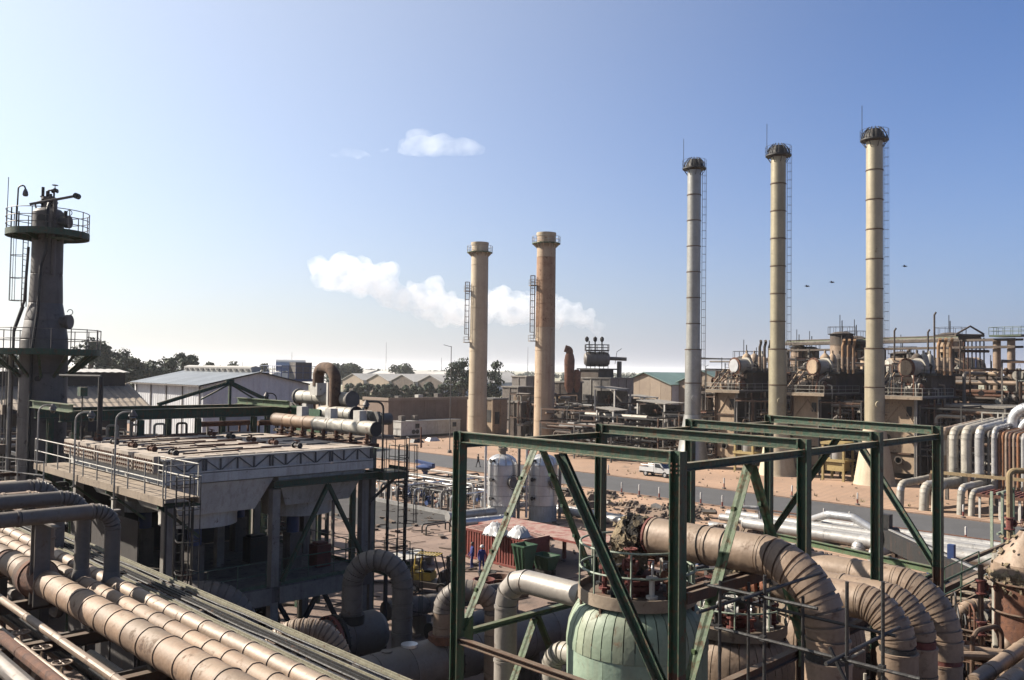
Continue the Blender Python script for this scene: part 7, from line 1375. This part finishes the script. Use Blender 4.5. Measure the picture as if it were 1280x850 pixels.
for i, (px, top, d) in enumerate(((483, 428, 900), (365, 440, 700), (660, 434, 800), (303, 452, 500), (552, 447, 700))):
    q = RD(px, top, d); t = thing('radio_mast', ('thin radio mast on the skyline left of the clean chimney', 'thin mast on the skyline above the silver unit', 'thin mast between the two thick chimneys', 'short mast above the warehouse ridge', 'short mast above the dark fronted halls')[i], 'mast', (q.x, q.y, 0), 'masts on the skyline'); part('mast', MB().cyl((q.x, q.y, 0), (q.x, q.y, q.z), .35, .12, n=5), greyclad, t)
# birds over the yard
for i, (px, py, lab) in enumerate(((1009, 358, 'bird in flight left of the tallest chimney'), (1040, 353, 'bird in flight nearest the tallest chimney, higher than the other'), (1131, 333, 'bird in flight right of the tallest chimney'))):
    q = RD(px, py, 90); t = thing('bird', lab, 'bird', q, 'birds in the sky'); mb = MB(); f = rh; s = (fh*.7+rh*.7).normalized()
    mb.lathe([(0, -.22), (.05, -.14), (.07, 0), (.045, .12), (.03, .17), (.04, .22), (0, .28)], q, 8, f); part('body', mb, dark, t)
    for k in (-1, 1): part('wing', MB().prism([q+f*.1, q+f*.08+s*(k*.25)+V((0, 0, .12)), q-f*.06+s*(k*.5)+V((0, 0, .05)), q-f*.02+s*(k*.25)+V((0, 0, .08)), q-f*.08], (0, 0, .02)), dark, t)
    part('tail', MB().prism([q-f*.2, q-f*.34+s*.06, q-f*.34-s*.06], (0, 0, .015)), dark, t)

q = G(562, 566); lp2 = thing('light_pole', 'thin tall grey light pole on the sand just left of the clean cream chimney', 'lamp', q); part('pole', MB().cyl(q, q+V((0, 0, 16.5)), .09, .05, n=8), greyclad, lp2); part('lamp_arm', MB().tube([q+V((0, 0, 16.4)), q+V((0, 0, 16.7))-rh*1.2], .04, 6), greyclad, lp2); part('foot', MB().lathe([(.35, 0), (.3, .4), (.1, .5)], q, 10), concd, lp2)
q = G(526, 560); sp2 = thing('wooden_post', 'short forked wooden post on the sand before the white cabin', 'post', q); part('post', MB().cyl(q, q+V((0, 0, 3.4)), .12, n=8), rust, sp2); part('prop', MB().cyl(q+V((.9, .9, 0)), q+V((0, 0, 2.4)), .09, n=8), rust, sp2)
# ------------------------------------------------------------------ pipe bends across the road on the right
random.seed(67)
pb_ = thing('pipe_bends', 'row of tall pipes bending from the overhead rack down to the table across the road', 'pipe bank', (92, 31, 0))
big = [(31.72, .38, tan), (30.67, .44, whiteclad), (29.5, .47, whiteclad), (28.3, .42, silverw), (27.0, .25, silverw)]
for k, (y, r, m) in enumerate(big):
    zt = 7.4+.12*k; cl = thing_p = None
    pth = [(106, y+.6, zt+.5), (96, y, zt+.2), (92, y, zt), (92, y, 2.0)]
    n0 = len(bpy.data.objects); clad_pipe(pb_, pth, r, m, seg=1.7, gores=4, bend=.9, n=16, mats=[m, m, m, whiteclad])
ochre = mat('rust_stripe_pipe', (.36, .16, .07), (.27, .12, .06), RU, .35, .85, sc=2)
for k, (y, m) in enumerate(((27.55, greyclad), (26.6, ochre), (26.3, ochre), (26.0, tan), (25.68, rust), (25.35, tan), (25.0, ochre), (24.55, silverw), (24.0, dark))):
    r = .13 if k != 7 else .2; pth = route([(104, y, 8.05-.02*k), (92.2, y, 7.6-.02*k), (92.2, y, 2.2)], .5, 5); part('slim_pipe', MB().tube(pth, r, 10), m, pb_)
part('cross_beam', MB().bar((91.3, 32.6, 3.35), (91.3, 24, 3.35), .22, .3, (0, 0, 1)), mat('ochre_beam', (.40, .29, .15), (.3, .22, .12), RU, .3, .8, sc=2), pb_)
for y in (32.6, 29.0, 24.2): part('post', MB().box((91.2, y-.12, 0), (91.44, y+.12, 3.2)), brownst, pb_)
part('cross_beam', MB().bar((97, 33, 6.6), (97, 23.5, 6.6), .3, .3, (0, 0, 1)), concd, pb_)
for y in (33, 28.3, 23.6): part('post', MB().box((96.85, y-.15, 0), (97.15, y+.15, 6.45)), concd, pb_)
rl = part('rack_rail', MB().bar((99, 30.3, 9.2), (99, 23.5, 9.2), .12, .14, (0, 0, 1)), rail, pb_)
for y in (30.2, 28.2, 23.8): part('rail_post', MB().bar((99, y, 6.6), (99, y, 9.15), .12, .12), rail, pb_)
lb = thing('low_pipe_bends', 'fat dusty pipes lying low and bending into the ground at the far road edge', 'pipe bank', (88, 31, 0))
for y, r, z in ((34.17, .36, 2.3), (31.9, .44, 2.3), (30.7, .5, 2.5), (28.6, .33, 2.5), (27.65, .28, 2.2)):
    clad_pipe(lb, [(96, y-1.2, z+.3), (87.8, y, z), (87.5, y, -.1)], r, whiteclad, seg=1.6, gores=4, bend=.8, n=16, mats=[whiteclad, whiteclad, silverw])
tb = thing('rust_table', 'rust red steel table of pipe ends beside the tall bends', 'platform', (88, 24, 0)); part('top', MB().box((86.8, 21.5, 1.95), (91, 27.0, 2.2)), rust, tb)
for k in range(12): part('rib', MB().box((86.9, 21.7+k*.44, 2.2), (90.9, 21.85+k*.44, 2.32)), redrust, tb)
for y in (21.8, 23.4, 25, 26.7):
    for x in (87, 90.6): part('leg', MB().box((x, y, 0), (x+.18, y+.18, 1.95)), whitep, tb)
for k in range(6): part('upright', MB().cyl((87.4, 22+k*.8, .1), (87.4, 22+k*.8, 1.95), .12, n=8), random.choice((bluep, greyclad, whitep)), tb)
ga = thing('silver_arches', 'pair of fat silver pipe arches at the right edge above the bends', 'pipe', (97, 26, 6))
for y, z, r in ((26.3, 9.9, .55), (25.6, 8.9, .42)): clad_pipe(ga, [(97.6, y+.6, 6.0), (97.6, y+.6, z), (97.6, y-9, z)], r, silver, seg=1.6, gores=5, bend=1.5, n=18)
# ------------------------------------------------------------------ white pipe bank this side of the road
wb = thing('white_pipe_bank', 'bank of broad white pipes lying in parallel along the near side of the road', 'pipe bank', (67, 30, 0))
for k, (x, r, z, ya) in enumerate(((63.2, .44, .85, 37), (64.5, .30, .8, 40), (65.4, .28, .75, 38), (66.4, .33, .85, 40.5), (67.5, .27, .75, 33), (68.5, .24, .7, 33), (69.4, .3, .75, 34), (70.3, .2, .6, 30))):
    clad_pipe(wb, [(x, ya, z), (x, 8, z)], r, silverw, seg=3.2, n=18, lip=.012); part('end_cap', MB().lathe([(r*.98, 0), (r*.7, r*.35), (0, r*.5)], (x, ya, z), 16, (0, 1, 0)), silverw, wb)
part('step_over', MB().tube(route([(68.6, 34, .9), (66.5, 31.5, 1.9), (66.5, 29.5, 1.9), (66.5, 28, 1.2)], .6), .30, 14), silver, wb)
for x, y in ((62.8, 27.5), (61.2, 25.6)): clad_pipe(wb, [(63.4, y, .6), (x, y, .6), (x, y, -.6)], .48, silverw, seg=.7, gores=4, bend=.5, n=16)
clad_pipe(wb, [(63.8, 38, .8), (63.8, 38, 2.0), (64.6, 36.4, 2.0), (64.6, 36.4, .6)], .14, silverw, seg=.8, gores=3, bend=.25, n=10); clad_pipe(wb, [(62.2, 39.6, .45), (62.2, 37, .45)], .3, silverw, seg=1, n=12)
for y in range(10, 36, 4): part('sleeper', MB().box((62.3, y, 0), (71.2, y+.4, .32)), concd, wb)
pg = thing('orange_pipeline', 'thin orange brown pipe on short posts beside the white pipe bank', 'pipe', (72.6, 20, 0)); part('pipe', MB().cyl((72.5, 41, .55), (72.5, 6, .55), .07, n=8), rust, pg)
for y in range(8, 41, 3): part('post', MB().cyl((72.5, y, 0), (72.5, y, .55), .04, n=6), rust, pg)
lowm = [dark, brownst, rust, greyclad, tan, concd]
cv = thing('conveyor_box', 'dark grey inclined box girder with pale top edge running beside the white pipes', 'conveyor', (47, 17, 0)); A_, B_ = V((50.5, 20.4, 3.7)), V((42.0, 12.0, 3.6)); part('girder', MB().bar(A_, B_, .8, .95, (0, 0, 1)), mat('dark_grey_shade_paint', (.02, .0195, .019), (.014, .0135, .013), RU, .12, .9, sc=1.5, streak=.3), cv); part('top_edge', MB().bar(A_+V((0, 0, .5)), B_+V((0, 0, .5)), .16, .05, (0, 0, 1)), silverw, cv); part('head_pulley', MB().cyl(A_+V((-.4, .4, .1)), A_+V((.4, -.4, .1)), .5, n=16), dark, cv); part('head_box', MB().cbox(A_+V((.1, .1, .8)), (.5, .5, 1.0)), dark, cv); part('valve_box', MB().cbox(A_.lerp(B_, .62)+V((0, 0, .8)), (.3, .3, .7)), bluep, cv)  # girder paint darkened to stand for its shaded side
for f in (.08, .5, .92): c = A_.lerp(B_, f); part('trestle', MB().bar(V((c.x-.4, c.y+.4, 0)), c-V((0, 0, .5)), .2, .2), brownst, cv); part('trestle', MB().bar(V((c.x+.4, c.y-.4, 0)), c-V((0, 0, .5)), .2, .2), brownst, cv)
# pump pits and pipework between the frame and the white pipes
for i, (lo, hi, n, sd, ms, rr, lab) in enumerate((((40, 18, .3), (54, 33, 2.2), 60, 501, lowm+[silverw, bluep], (.08, .3), 'low pumps and pipework on the ground before the white pipe bank'), ((29, 14, .3), (39, 25, 3.0), 56, 502, lowm+[tan], (.07, .25), 'rusty pipework beyond the farthest frame bay'), ((30, 3, .3), (46, 11.5, 3.2), 70, 503, lowm+[tan, redrust], (.06, .24), 'rusty valves and pipework at the right edge, below the green stair'), ((27, 5, .2), (34, 8.6, 4.2), 44, 504, lowm+[tan, tan], (.06, .2), 'tangled tan pipework in the bottom right corner'), ((17, 8.3, 3.2), (22.5, 11, 6.2), 40, 505, [tan, rust, redrust, brownst, whiteclad], (.03, .12), 'thin rusty tubing around the second vessel, behind the scaffold'), ((14.2, 8.6, .5), (20, 10.6, 5.4), 30, 506, [tan, rust, dark, brownst], (.05, .16), 'pipework low down between the frame columns'), ((46, 5, .3), (62, 17, 2.6), 50, 507, lowm+[redrust, whitep], (.08, .3), 'low plant at the right edge beside the white pipe bank'), ((74.5-12, 2, .3), (72, 8, 2.6), 20, 508, lowm, (.08, .3), 'low pipework at the far right end of the white pipes'))):
    clutter('process_pipework', lab, lo, hi, n, sd, ms, rr, 9, i not in (0, 4, 5))
for k, (x, y, m) in enumerate(((44, 26, bluep), (47.5, 24.5, dark), (42, 22.5, bluep), (49, 29, greyclad), (45, 30, dark))):
    t = thing('pump', ('blue pump standing left of the tall frame column', 'dark pump between the two blue pumps', 'second blue pump under the pale bent beam', 'grey pump nearest the white pipe bank', 'dark pump farthest left before the white pipes')[k], 'pump', (x, y, 0), 'pumps before the white pipe bank'); part('plinth', MB().box((x-.5, y-.9, 0), (x+.5, y+.9, .4)), concd, t); part('motor', MB().cyl((x, y-.8, .9), (x, y+.2, .9), .42, n=16), m, t); part('casing', MB().cyl((x, y+.3, .9), (x, y+.75, .9), .55, n=18), m, t); part('discharge', MB().cyl((x, y+.5, 1.2), (x, y+.5, 2.6), .2, n=10), m, t)
for i, (lo, hi, n, sd, rr, lab) in enumerate((((33, 6.5, .3), (44, 12.5, 4.6), 90, 521, (.04, .16), 'dense thin pipework left of the conical vessel'), ((36, 12, .3), (50, 20, 2.8), 80, 522, (.05, .22), 'dark pipework under the conveyor girder'), ((25, 4, .3), (33, 7, 4.2), 50, 523, (.05, .16), 'dark pipework beneath the bottom right pipes'))):
    clutter('process_pipework', lab, lo, hi, n, sd, [dark, dark, brownst, rust, tan, redrust, soot], rr, 14)
# torn conical vessel at the right edge
tcx, tcy = 31.3, 8.2; tv = thing('conical_vessel', 'tan vessel with torn insulation and conical top at the right edge', 'vessel', (tcx, tcy, 0))
part('cone_top', MB().lathe([(.25, 8.1), (.35, 7.95), (1.05, 7.1), (1.1, 6.6)], (tcx, tcy, 0), 18), tan, tv); part('bare_shell', MB().lathe([(1.0, 6.6), (1.02, 5.0), (.9, 4.4)], (tcx, tcy, 0), 22), rust, tv); part('shell', MB().lathe([(1.05, 4.4), (1.05, 0)], (tcx, tcy, 0), 22), tan, tv); torn(tv, [(tcx, tcy, 6.45), (tcx, tcy, 6.9)], 1.1, 160, m=wool)
for z in (5.6, 6.5): part('band', MB().tube([(tcx+1.12*math.cos(k*PI/12), tcy+1.12*math.sin(k*PI/12), z) for k in range(24)], .04, 5, closed=True), brownst, tv)
part('arm_pipe', MB().cyl((tcx-.4, tcy-.9, 5.9), (tcx+2, tcy-2.5, 5.9), .14, n=8), tan, tv)
rvv = thing('valve_tree', 'tall rust red valve tree with hand wheels left of the conical vessel', 'valve', (30.3, 9.3, 0)); part('riser', MB().cyl((30.3, 9.3, 0), (30.3, 9.3, 7.0), .085, n=10), brownst, rvv)
for z in (3.5, 5.0, 6.3): gate_valve(rvv, (30.3, 9.3, z), (0, 0, 1), .10, redrust, (.7, -.7, 0)); 
part('riser', MB().cyl((30.9, 9.0, 0), (30.9, 9.0, 7.3), .16, n=10), whiteclad, rvv); part('side_arm', MB().tube(route([(30.3, 9.3, 4.4), (30.3, 10.6, 4.4), (30.3, 10.6, 0)], .3), .1, 8), rust, rvv)
for k in range(5): gate_valve(rvv, (29.6+k*.35, 9.9+.2*k, 3.2+.3*k), (1, 0, 0), .1, random.choice((redrust, rust, dark)))
for k in range(9): x, y = 29.4+random.uniform(0, 2.2), 8.8+random.uniform(0, 1.8); part('tube', MB().tube(route([(x, y, 1), (x, y, random.uniform(3.5, 6)), (x+.5, y+.3, 5.5), (x+.5, y+.3, 2)], .15), .035, 6), random.choice((rust, brownst, dark)), rvv)
# green stair and landing
gs = thing('stair', 'green railed steel stair climbing beside the rightmost ribbed bend', 'stair', (33, 12, 0)); a, b = V((33.2, 13.0, 3.6)), V((36.6, 11.0, 5.0))
for s in (-.4, .4): part('stringer', MB().bar(a+V((s*.5, s*.86, 0)), b+V((s*.5, s*.86, 0)), .06, .24, (0, 0, 1)), brownst, gs)
for k in range(8): part('tread', MB().cbox(a.lerp(b, (k+.5)/8), (.4, .75, .04)), platem, gs)
for s in (-.42, .42): railing(gs, [a+V((s*.5, s*.86, .1)), b+V((s*.5, s*.86, .1))], h=1.1, m=railg, gap=.85, toe=False)
part('landing', MB().box((36.4, 10.2, 4.85), (38.2, 11.9, 5.0)), platem, gs)
for p in ((33.2, 13), (36.5, 11), (38, 11.6), (38, 10.4)): part('leg', MB().bar((p[0], p[1], 0), (p[0], p[1], 4.8 if p[0] > 34 else 3.5), .14, .14), green, gs)
pl = thing('plank_walk', 'pale dusty plank walkway behind the rightmost ribbed bend', 'walkway', (34, 16, 3))
for k in range(5): part('plank', MB().box((31+k*.32, 10.6, 3.4), (31.29+k*.32, 16.5, 3.46)), platem, pl)
for y in (11, 16): part('leg', MB().bar((31.1, y, 0), (31.1, y, 3.4), .15, .15).bar((32.4, y, 0), (32.4, y, 3.4), .15, .15), brownst, pl)
# clad pipes bottom right
for k, (y, z, r, lab) in enumerate(((7.9, 4.9, .2, 'dusty clad pipe at the bottom right, first from the ribbed bend'), (7.25, 4.9, .23, 'dusty clad pipe at the bottom right, middle of three'), (6.5, 4.85, .25, 'dusty clad pipe in the extreme bottom right corner'))):
    t = thing('corner_pipe', lab, 'pipe', (25, y, z-r), 'pipes at the bottom right'); clad_pipe(t, [(36, y, z), (25.1 if k == 0 else 20, y, z)], r, tan, seg=1.3, n=16)
cb = thing('corner_supports', 'rusty steel supports under the bottom right pipes', 'pipe support', (26, 7, 0))
for x in (25.6, 28.4, 31.2, 34):
    part('beam', MB().ibeam((x, 4.8, 4.5), (x, 10.6, 4.5), .2, .16, .02), brownst, cb); part('post', MB().ibeam((x, 5, 0), (x, 5, 4.4), .2, .2, .02, (0, 1, 0)), brownst, cb); part('post', MB().ibeam((x, 10.4, 0), (x, 10.4, 4.4), .2, .2, .02, (0, 1, 0)), brownst, cb)
for x, y0, y1 in ((26.6, 10.4, 7), (27.4, 11.5, 5)): part('loose_pipe', MB().cyl((x, y0, 4.75), (x+3, y1, 4.75), .12, n=10), tan, cb)
hp_ = thing('hook_pipe', 'small hooked pipe rising between the bottom right pipes', 'pipe', (29, 8.4, 4)); part('pipe', MB().tube(route([(28.2, 8.9, 2), (28.2, 8.9, 5.4), (29.6, 8.5, 5.4), (29.6, 8.5, 4.6)], .4), .07, 8), brownst, hp_); part('branch', MB().tube(route([(30.6, 8.6, 5.9), (30.6, 8.6, 4.5), (29.2, 8.6, 4.3)], .4), .18, 12), tan, hp_)
el_ = thing('valve_loop', 'curved tan pipe joining rusty valves left of the conical vessel', 'pipe', (32, 10, 0)); clad_pipe(el_, [(33.0, 10.9, 2.5), (33.0, 10.9, 4.9), (34.5, 9.6, 4.9)], .22, tan, seg=.6, gores=5, bend=.6, n=14); clad_pipe(el_, [(32.2, 11.3, 2.0), (32.2, 11.3, 3.9), (33.0, 10.6, 3.9)], .2, tan, seg=.6, gores=5, bend=.4, n=14)
for k in range(6): gate_valve(el_, (33.6+k*.45, 10.2-k*.3, 4.6+.15*(k % 2)), (1, 0, 0), .11, random.choice((redrust, rust, whiteclad)))
# posts at the right edge, green gate frame
gf = thing('green_gate_frame', 'tall pale green post frame at the right end of the white pipe bank', 'frame post', (63, 18.5, 0))
for dx, dy in ((0, 0), (.5, -.5), (3.2, -.4)): part('post', MB().box((63+dx, 18.6+dy, 0), (63.16+dx, 18.76+dy, 5.4)), railp if dx < 3 else railg, gf)
part('rail', MB().box((63.1, 18.3, 5.2), (66.3, 18.42, 5.36)), railp, gf); part('rail', MB().box((63.1, 18.3, 2.6), (66.3, 18.42, 2.72)), railp, gf); part('gusset', MB().prism([(63.6, 18.1, 1.2), (66, 18.1, 1.2), (63.6, 18.1, 3.4)], (0, .05, 0)), green, gf)
of = thing('goal_post', 'rust brown pipe goalpost at the right edge across from the bends', 'pipe support', (55.5, 15.5, 0)); part('frame', MB().tube(route([(55.5, 15.5, 0), (55.5, 15.5, 7.6), (58.5, 12.5, 7.6), (58.5, 12.5, 0)], .3), .17, 10), mat('ochre_beam', (.4, .29, .15)), of)
for z in (3.4, 4.6): gate_valve(of, (55.5, 15.5, z), (0, 0, 1), .16, redrust, (.7, -.7, 0))
sv = thing('silver_standpipe', 'short white lagged standpipe at the right edge', 'pipe', (57.5, 14.2, 0)); clad_pipe(sv, [(57.2, 13.6, 0), (57.2, 13.6, 6.2)], .36, silverw, seg=1.1, n=14); part('cap', MB().lathe([(.36, 6.2), (.2, 6.5), (0, 6.6)], (57.2, 13.6, 0), 14), silverw, sv)
rb2_ = thing('red_beam', 'dull red steel beam low at the right edge', 'beam', (60, 12, 0)); part('beam', MB().ibeam((58, 12.5, 2.2), (68, 9, 2.2), .4, .3, .04), redrust, rb2_); part('leg', MB().box((59, 12, 0), (59.3, 12.3, 2.0)), redrust, rb2_); part('leg', MB().box((66, 9.5, 0), (66.3, 9.8, 2.0)), redrust, rb2_)
# parked pickup on the far side of the road
def pickup(p, rz):
    t = thing('pickup', 'white pickup truck parked on the sand beyond the road, nose behind the frame column', 'pickup truck', p); Mx = Matrix.Translation(p)@Matrix.Rotation(rz, 4, 'Z'); B = lambda: MB(Mx)
    wv = mat('vehicle_white', (.78, .78, .77), (.7, .7, .69), rough=.3, sc=2, bump=0)
    part('chassis', B().box((-2.3, -.7, .38), (2.2, .7, .6)), dark, t)
    prof = [(-.15, .55), (2.3, .55), (2.38, .75), (2.3, 1.02), (1.3, 1.12), (.75, 1.72), (-.05, 1.76), (-.15, 1.7)]
    part('cab', B().prism([(x, -.85, z) for x, z in prof], (0, 1.7, 0)), wv, t)
    for s in (-1, 1):
        part('side_window', B().prism([(.0, s*.852, 1.16), (1.05, s*.852, 1.14), (.68, s*.852, 1.62), (.0, s*.852, 1.64)], (0, s*.006, 0)), glassm, t); part('load_side', B().box((-2.35, s*.78, .62), (-.2, s*.86, 1.12)), wv, t); part('mirror', B().box((.95, s*.9, 1.12), (1.1, s*1.02, 1.28)), dark, t)
        part('headlight', B().box((2.28, s*.55-.15, .78), (2.37, s*.55+.15, .95)), glassm, t); part('door_handle', B().box((.1, s*.86, 1.0), (.26, s*.875, 1.04)), dark, t)
    part('windscreen', B().hexa([(1.28, -.75, 1.15), (1.31, -.75, 1.15), (1.31, .75, 1.15), (1.28, .75, 1.15)], [(.8, -.68, 1.66), (.83, -.68, 1.66), (.83, .68, 1.66), (.8, .68, 1.66)]), glassm, t)
    part('load_bed', B().box((-2.3, -.78, .6), (-.2, .78, .68)), wv, t); part('tailgate', B().box((-2.4, -.84, .62), (-2.34, .84, 1.12)), wv, t); part('bumper', B().box((2.32, -.85, .45), (2.46, .85, .65)), silver, t); part('rear_bumper', B().box((-2.5, -.8, .42), (-2.4, .8, .58)), silver, t)
    part('load_rails', B().tube([(-.25, -.8, 1.1), (-.25, -.8, 1.75), (-.25, .8, 1.75), (-.25, .8, 1.1)], .03, 6).tube([(-2.2, -.8, 1.1), (-2.2, -.8, 1.4), (-.25, -.8, 1.4)], .025, 6).tube([(-2.2, .8, 1.1), (-2.2, .8, 1.4), (-.25, .8, 1.4)], .025, 6), silver, t)
    for x in (-1.45, 1.45):
        for y in (-.74, .74): w = part('tyre', B().lathe([(.2, -.11), (.34, -.11), (.37, -.07), (.37, .07), (.34, .11), (.2, .11)], (x, y, .37), 20, (0, 1, 0)), rubber, t); part('rim', B().lathe([(0, -.1), (.2, -.09), (.21, -.12), (.21, .12), (.2, .09), (0, .1)], (x, y, .37), 14, (0, 1, 0)), silver, w)
q = G(824, 598); pickup(V((q.x+1.6, q.y+1.2, 0)), math.radians(-90))
# scrap lying about the yard
random.seed(123); sc_ = MB()
for _ in range(420):
    x, y = random.uniform(24, 62), random.uniform(20, 66)
    if 49 < x < 63 and 57 < y: continue
    L = random.uniform(.2, 1.6); a = random.uniform(0, 6.28); w = random.uniform(.03, .14); d = V((math.cos(a), math.sin(a), 0))*L/2; z = .03+w/2
    if 33 < x < 51 and 36 < y < 57: z += .04
    sc_.bar(V((x, y, z))-d, V((x, y, z+random.uniform(0, .08)))+d, w*random.choice((1, 1, 3)), w)
o = struct('scrap', sc_, mat('scrap_wood_and_steel', (.20, .14, .10), (.09, .07, .06), (.36, .28, .22), .4, .95, sc=.9, ov=0), kind='stuff'); o['label'] = 'scraps of wood and steel scattered over the yard'; o['category'] = 'scrap'
# ------------------------------------------------------------------ air, steam and clouds
def volmat(name, dens, col=(1, 1, 1), an=.3):
    m = bpy.data.materials.new(name); m.use_nodes = True; n = m.node_tree.nodes; L = m.node_tree.links
    for x in list(n):
        if x.type == 'BSDF_PRINCIPLED': n.remove(x)
    v = n.new('ShaderNodeVolumePrincipled'); v.inputs['Density'].default_value = dens; v.inputs['Color'].default_value = (*col, 1); v.inputs['Anisotropy'].default_value = an
    L.new(v.outputs[0], n['Material Output'].inputs['Volume']); return m, v
hz, hv = volmat('haze_air', .00010, (.93, .95, 1), .25)
struct('haze', MB().box((-S-200, -S-200, -1), (S+200, S+200, 47)), hz, kind='stuff')
def puffs(name, blobs, dens, nsc, label, cat, loc, vox, disp, an=.2, thr=(.36, .62), grow=1.25):
    mb = MB()
    for c, r, sq in blobs: mb.ball(c, r*grow, 14, 10, (1, 1, sq))
    me = mb.mesh(name, MATS['cream_stack'], loc, 0, fix=True); me.materials.clear()
    m, v = volmat(name+'_vapour', dens, (.95, .975, 1), an); me.materials.append(m); n = m.node_tree.nodes; L = m.node_tree.links
    g = n.new('ShaderNodeNewGeometry'); t = n.new('ShaderNodeTexNoise'); t.inputs['Scale'].default_value = nsc; t.inputs['Detail'].default_value = 4; t.inputs['Roughness'].default_value = .6; L.new(g.outputs['Position'], t.inputs[0])
    r_ = n.new('ShaderNodeMapRange'); r_.inputs[1].default_value, r_.inputs[2].default_value = thr; r_.inputs[3].default_value = dens*.10; r_.inputs[4].default_value = dens; L.new(t.outputs[0], r_.inputs[0]); L.new(r_.outputs[0], v.inputs['Density'])
    o = bpy.data.objects.new(name, me); COL.objects.link(o); o.location = loc
    r = o.modifiers.new('remesh', 'REMESH'); r.mode = 'VOXEL'; r.voxel_size = vox
    t = bpy.data.textures.new(name, 'CLOUDS'); t.noise_scale = 1/nsc; t.noise_depth = 3
    d = o.modifiers.new('billow', 'DISPLACE'); d.texture = t; d.strength = disp; d.mid_level = .5; d.texture_coords = 'GLOBAL'
    tag(o, label, cat, None, 'stuff'); return o
bl = []
path = [(752, 423, .45), (751, 418, .6), (748, 412, .9), (742, 406, 1.3), (733, 400, 1.8), (718, 393, 2.4), (703, 390, 3.1), (690, 398, 2.4), (668, 390, 3.1), (650, 384, 3.6), (632, 390, 3.4), (612, 384, 3.4), (590, 389, 3.2), (570, 388, 3.6), (548, 380, 3.3), (525, 374, 3.6), (502, 372, 3.2), (482, 362, 3.6), (466, 350, 3.8), (448, 347, 3.9), (430, 349, 3.6), (414, 346, 3.0), (403, 342, 1.8)]
for px, py, r in path:
    c = RD(px, py, 190-(752-px)*.02)
    bl.append((c, r*.8, .85))
    for _ in range(7):
        a, b2 = random.uniform(0, 6.28), random.uniform(-.6, 1); bl.append((c+V((math.cos(a)*r*.9, math.sin(a)*r*.9, b2*r*.9)), r*random.uniform(.22, .62), .9))
puffs('steam_plume', bl, .27, .36, 'white steam plume drifting left from the vented drum past two cream stacks', 'steam', tuple(RD(752, 424, 190)), .42, 2.4, -.1, (.41, .76), 1.3)
for nm, pts, d, lab in (('cloud', [(505, 186, 20), (522, 182, 26), (540, 181, 30), (556, 184, 27), (572, 186, 22), (590, 188, 12), (488, 188, 12)], 1500, 'small white cloud high above the two cream stacks'), ('cloud', [(418, 194, 9), (432, 192, 13), (446, 191, 13), (458, 193, 9)], 1500, 'smaller flat cloud left of the other one')):
    bl = []
    for px, py, r in pts:
        c = RD(px, py, d)
        for _ in range(5): bl.append((c+V((random.uniform(-1, 1)*r, random.uniform(-1, 1)*r, random.uniform(-.25, .3)*r)), r*random.uniform(.4, .9), .45))
    puffs(nm, bl, .012, .022, lab, 'cloud', tuple(RD(pts[0][0], pts[0][1], d)), 5, 14, .5, (.42, .75))
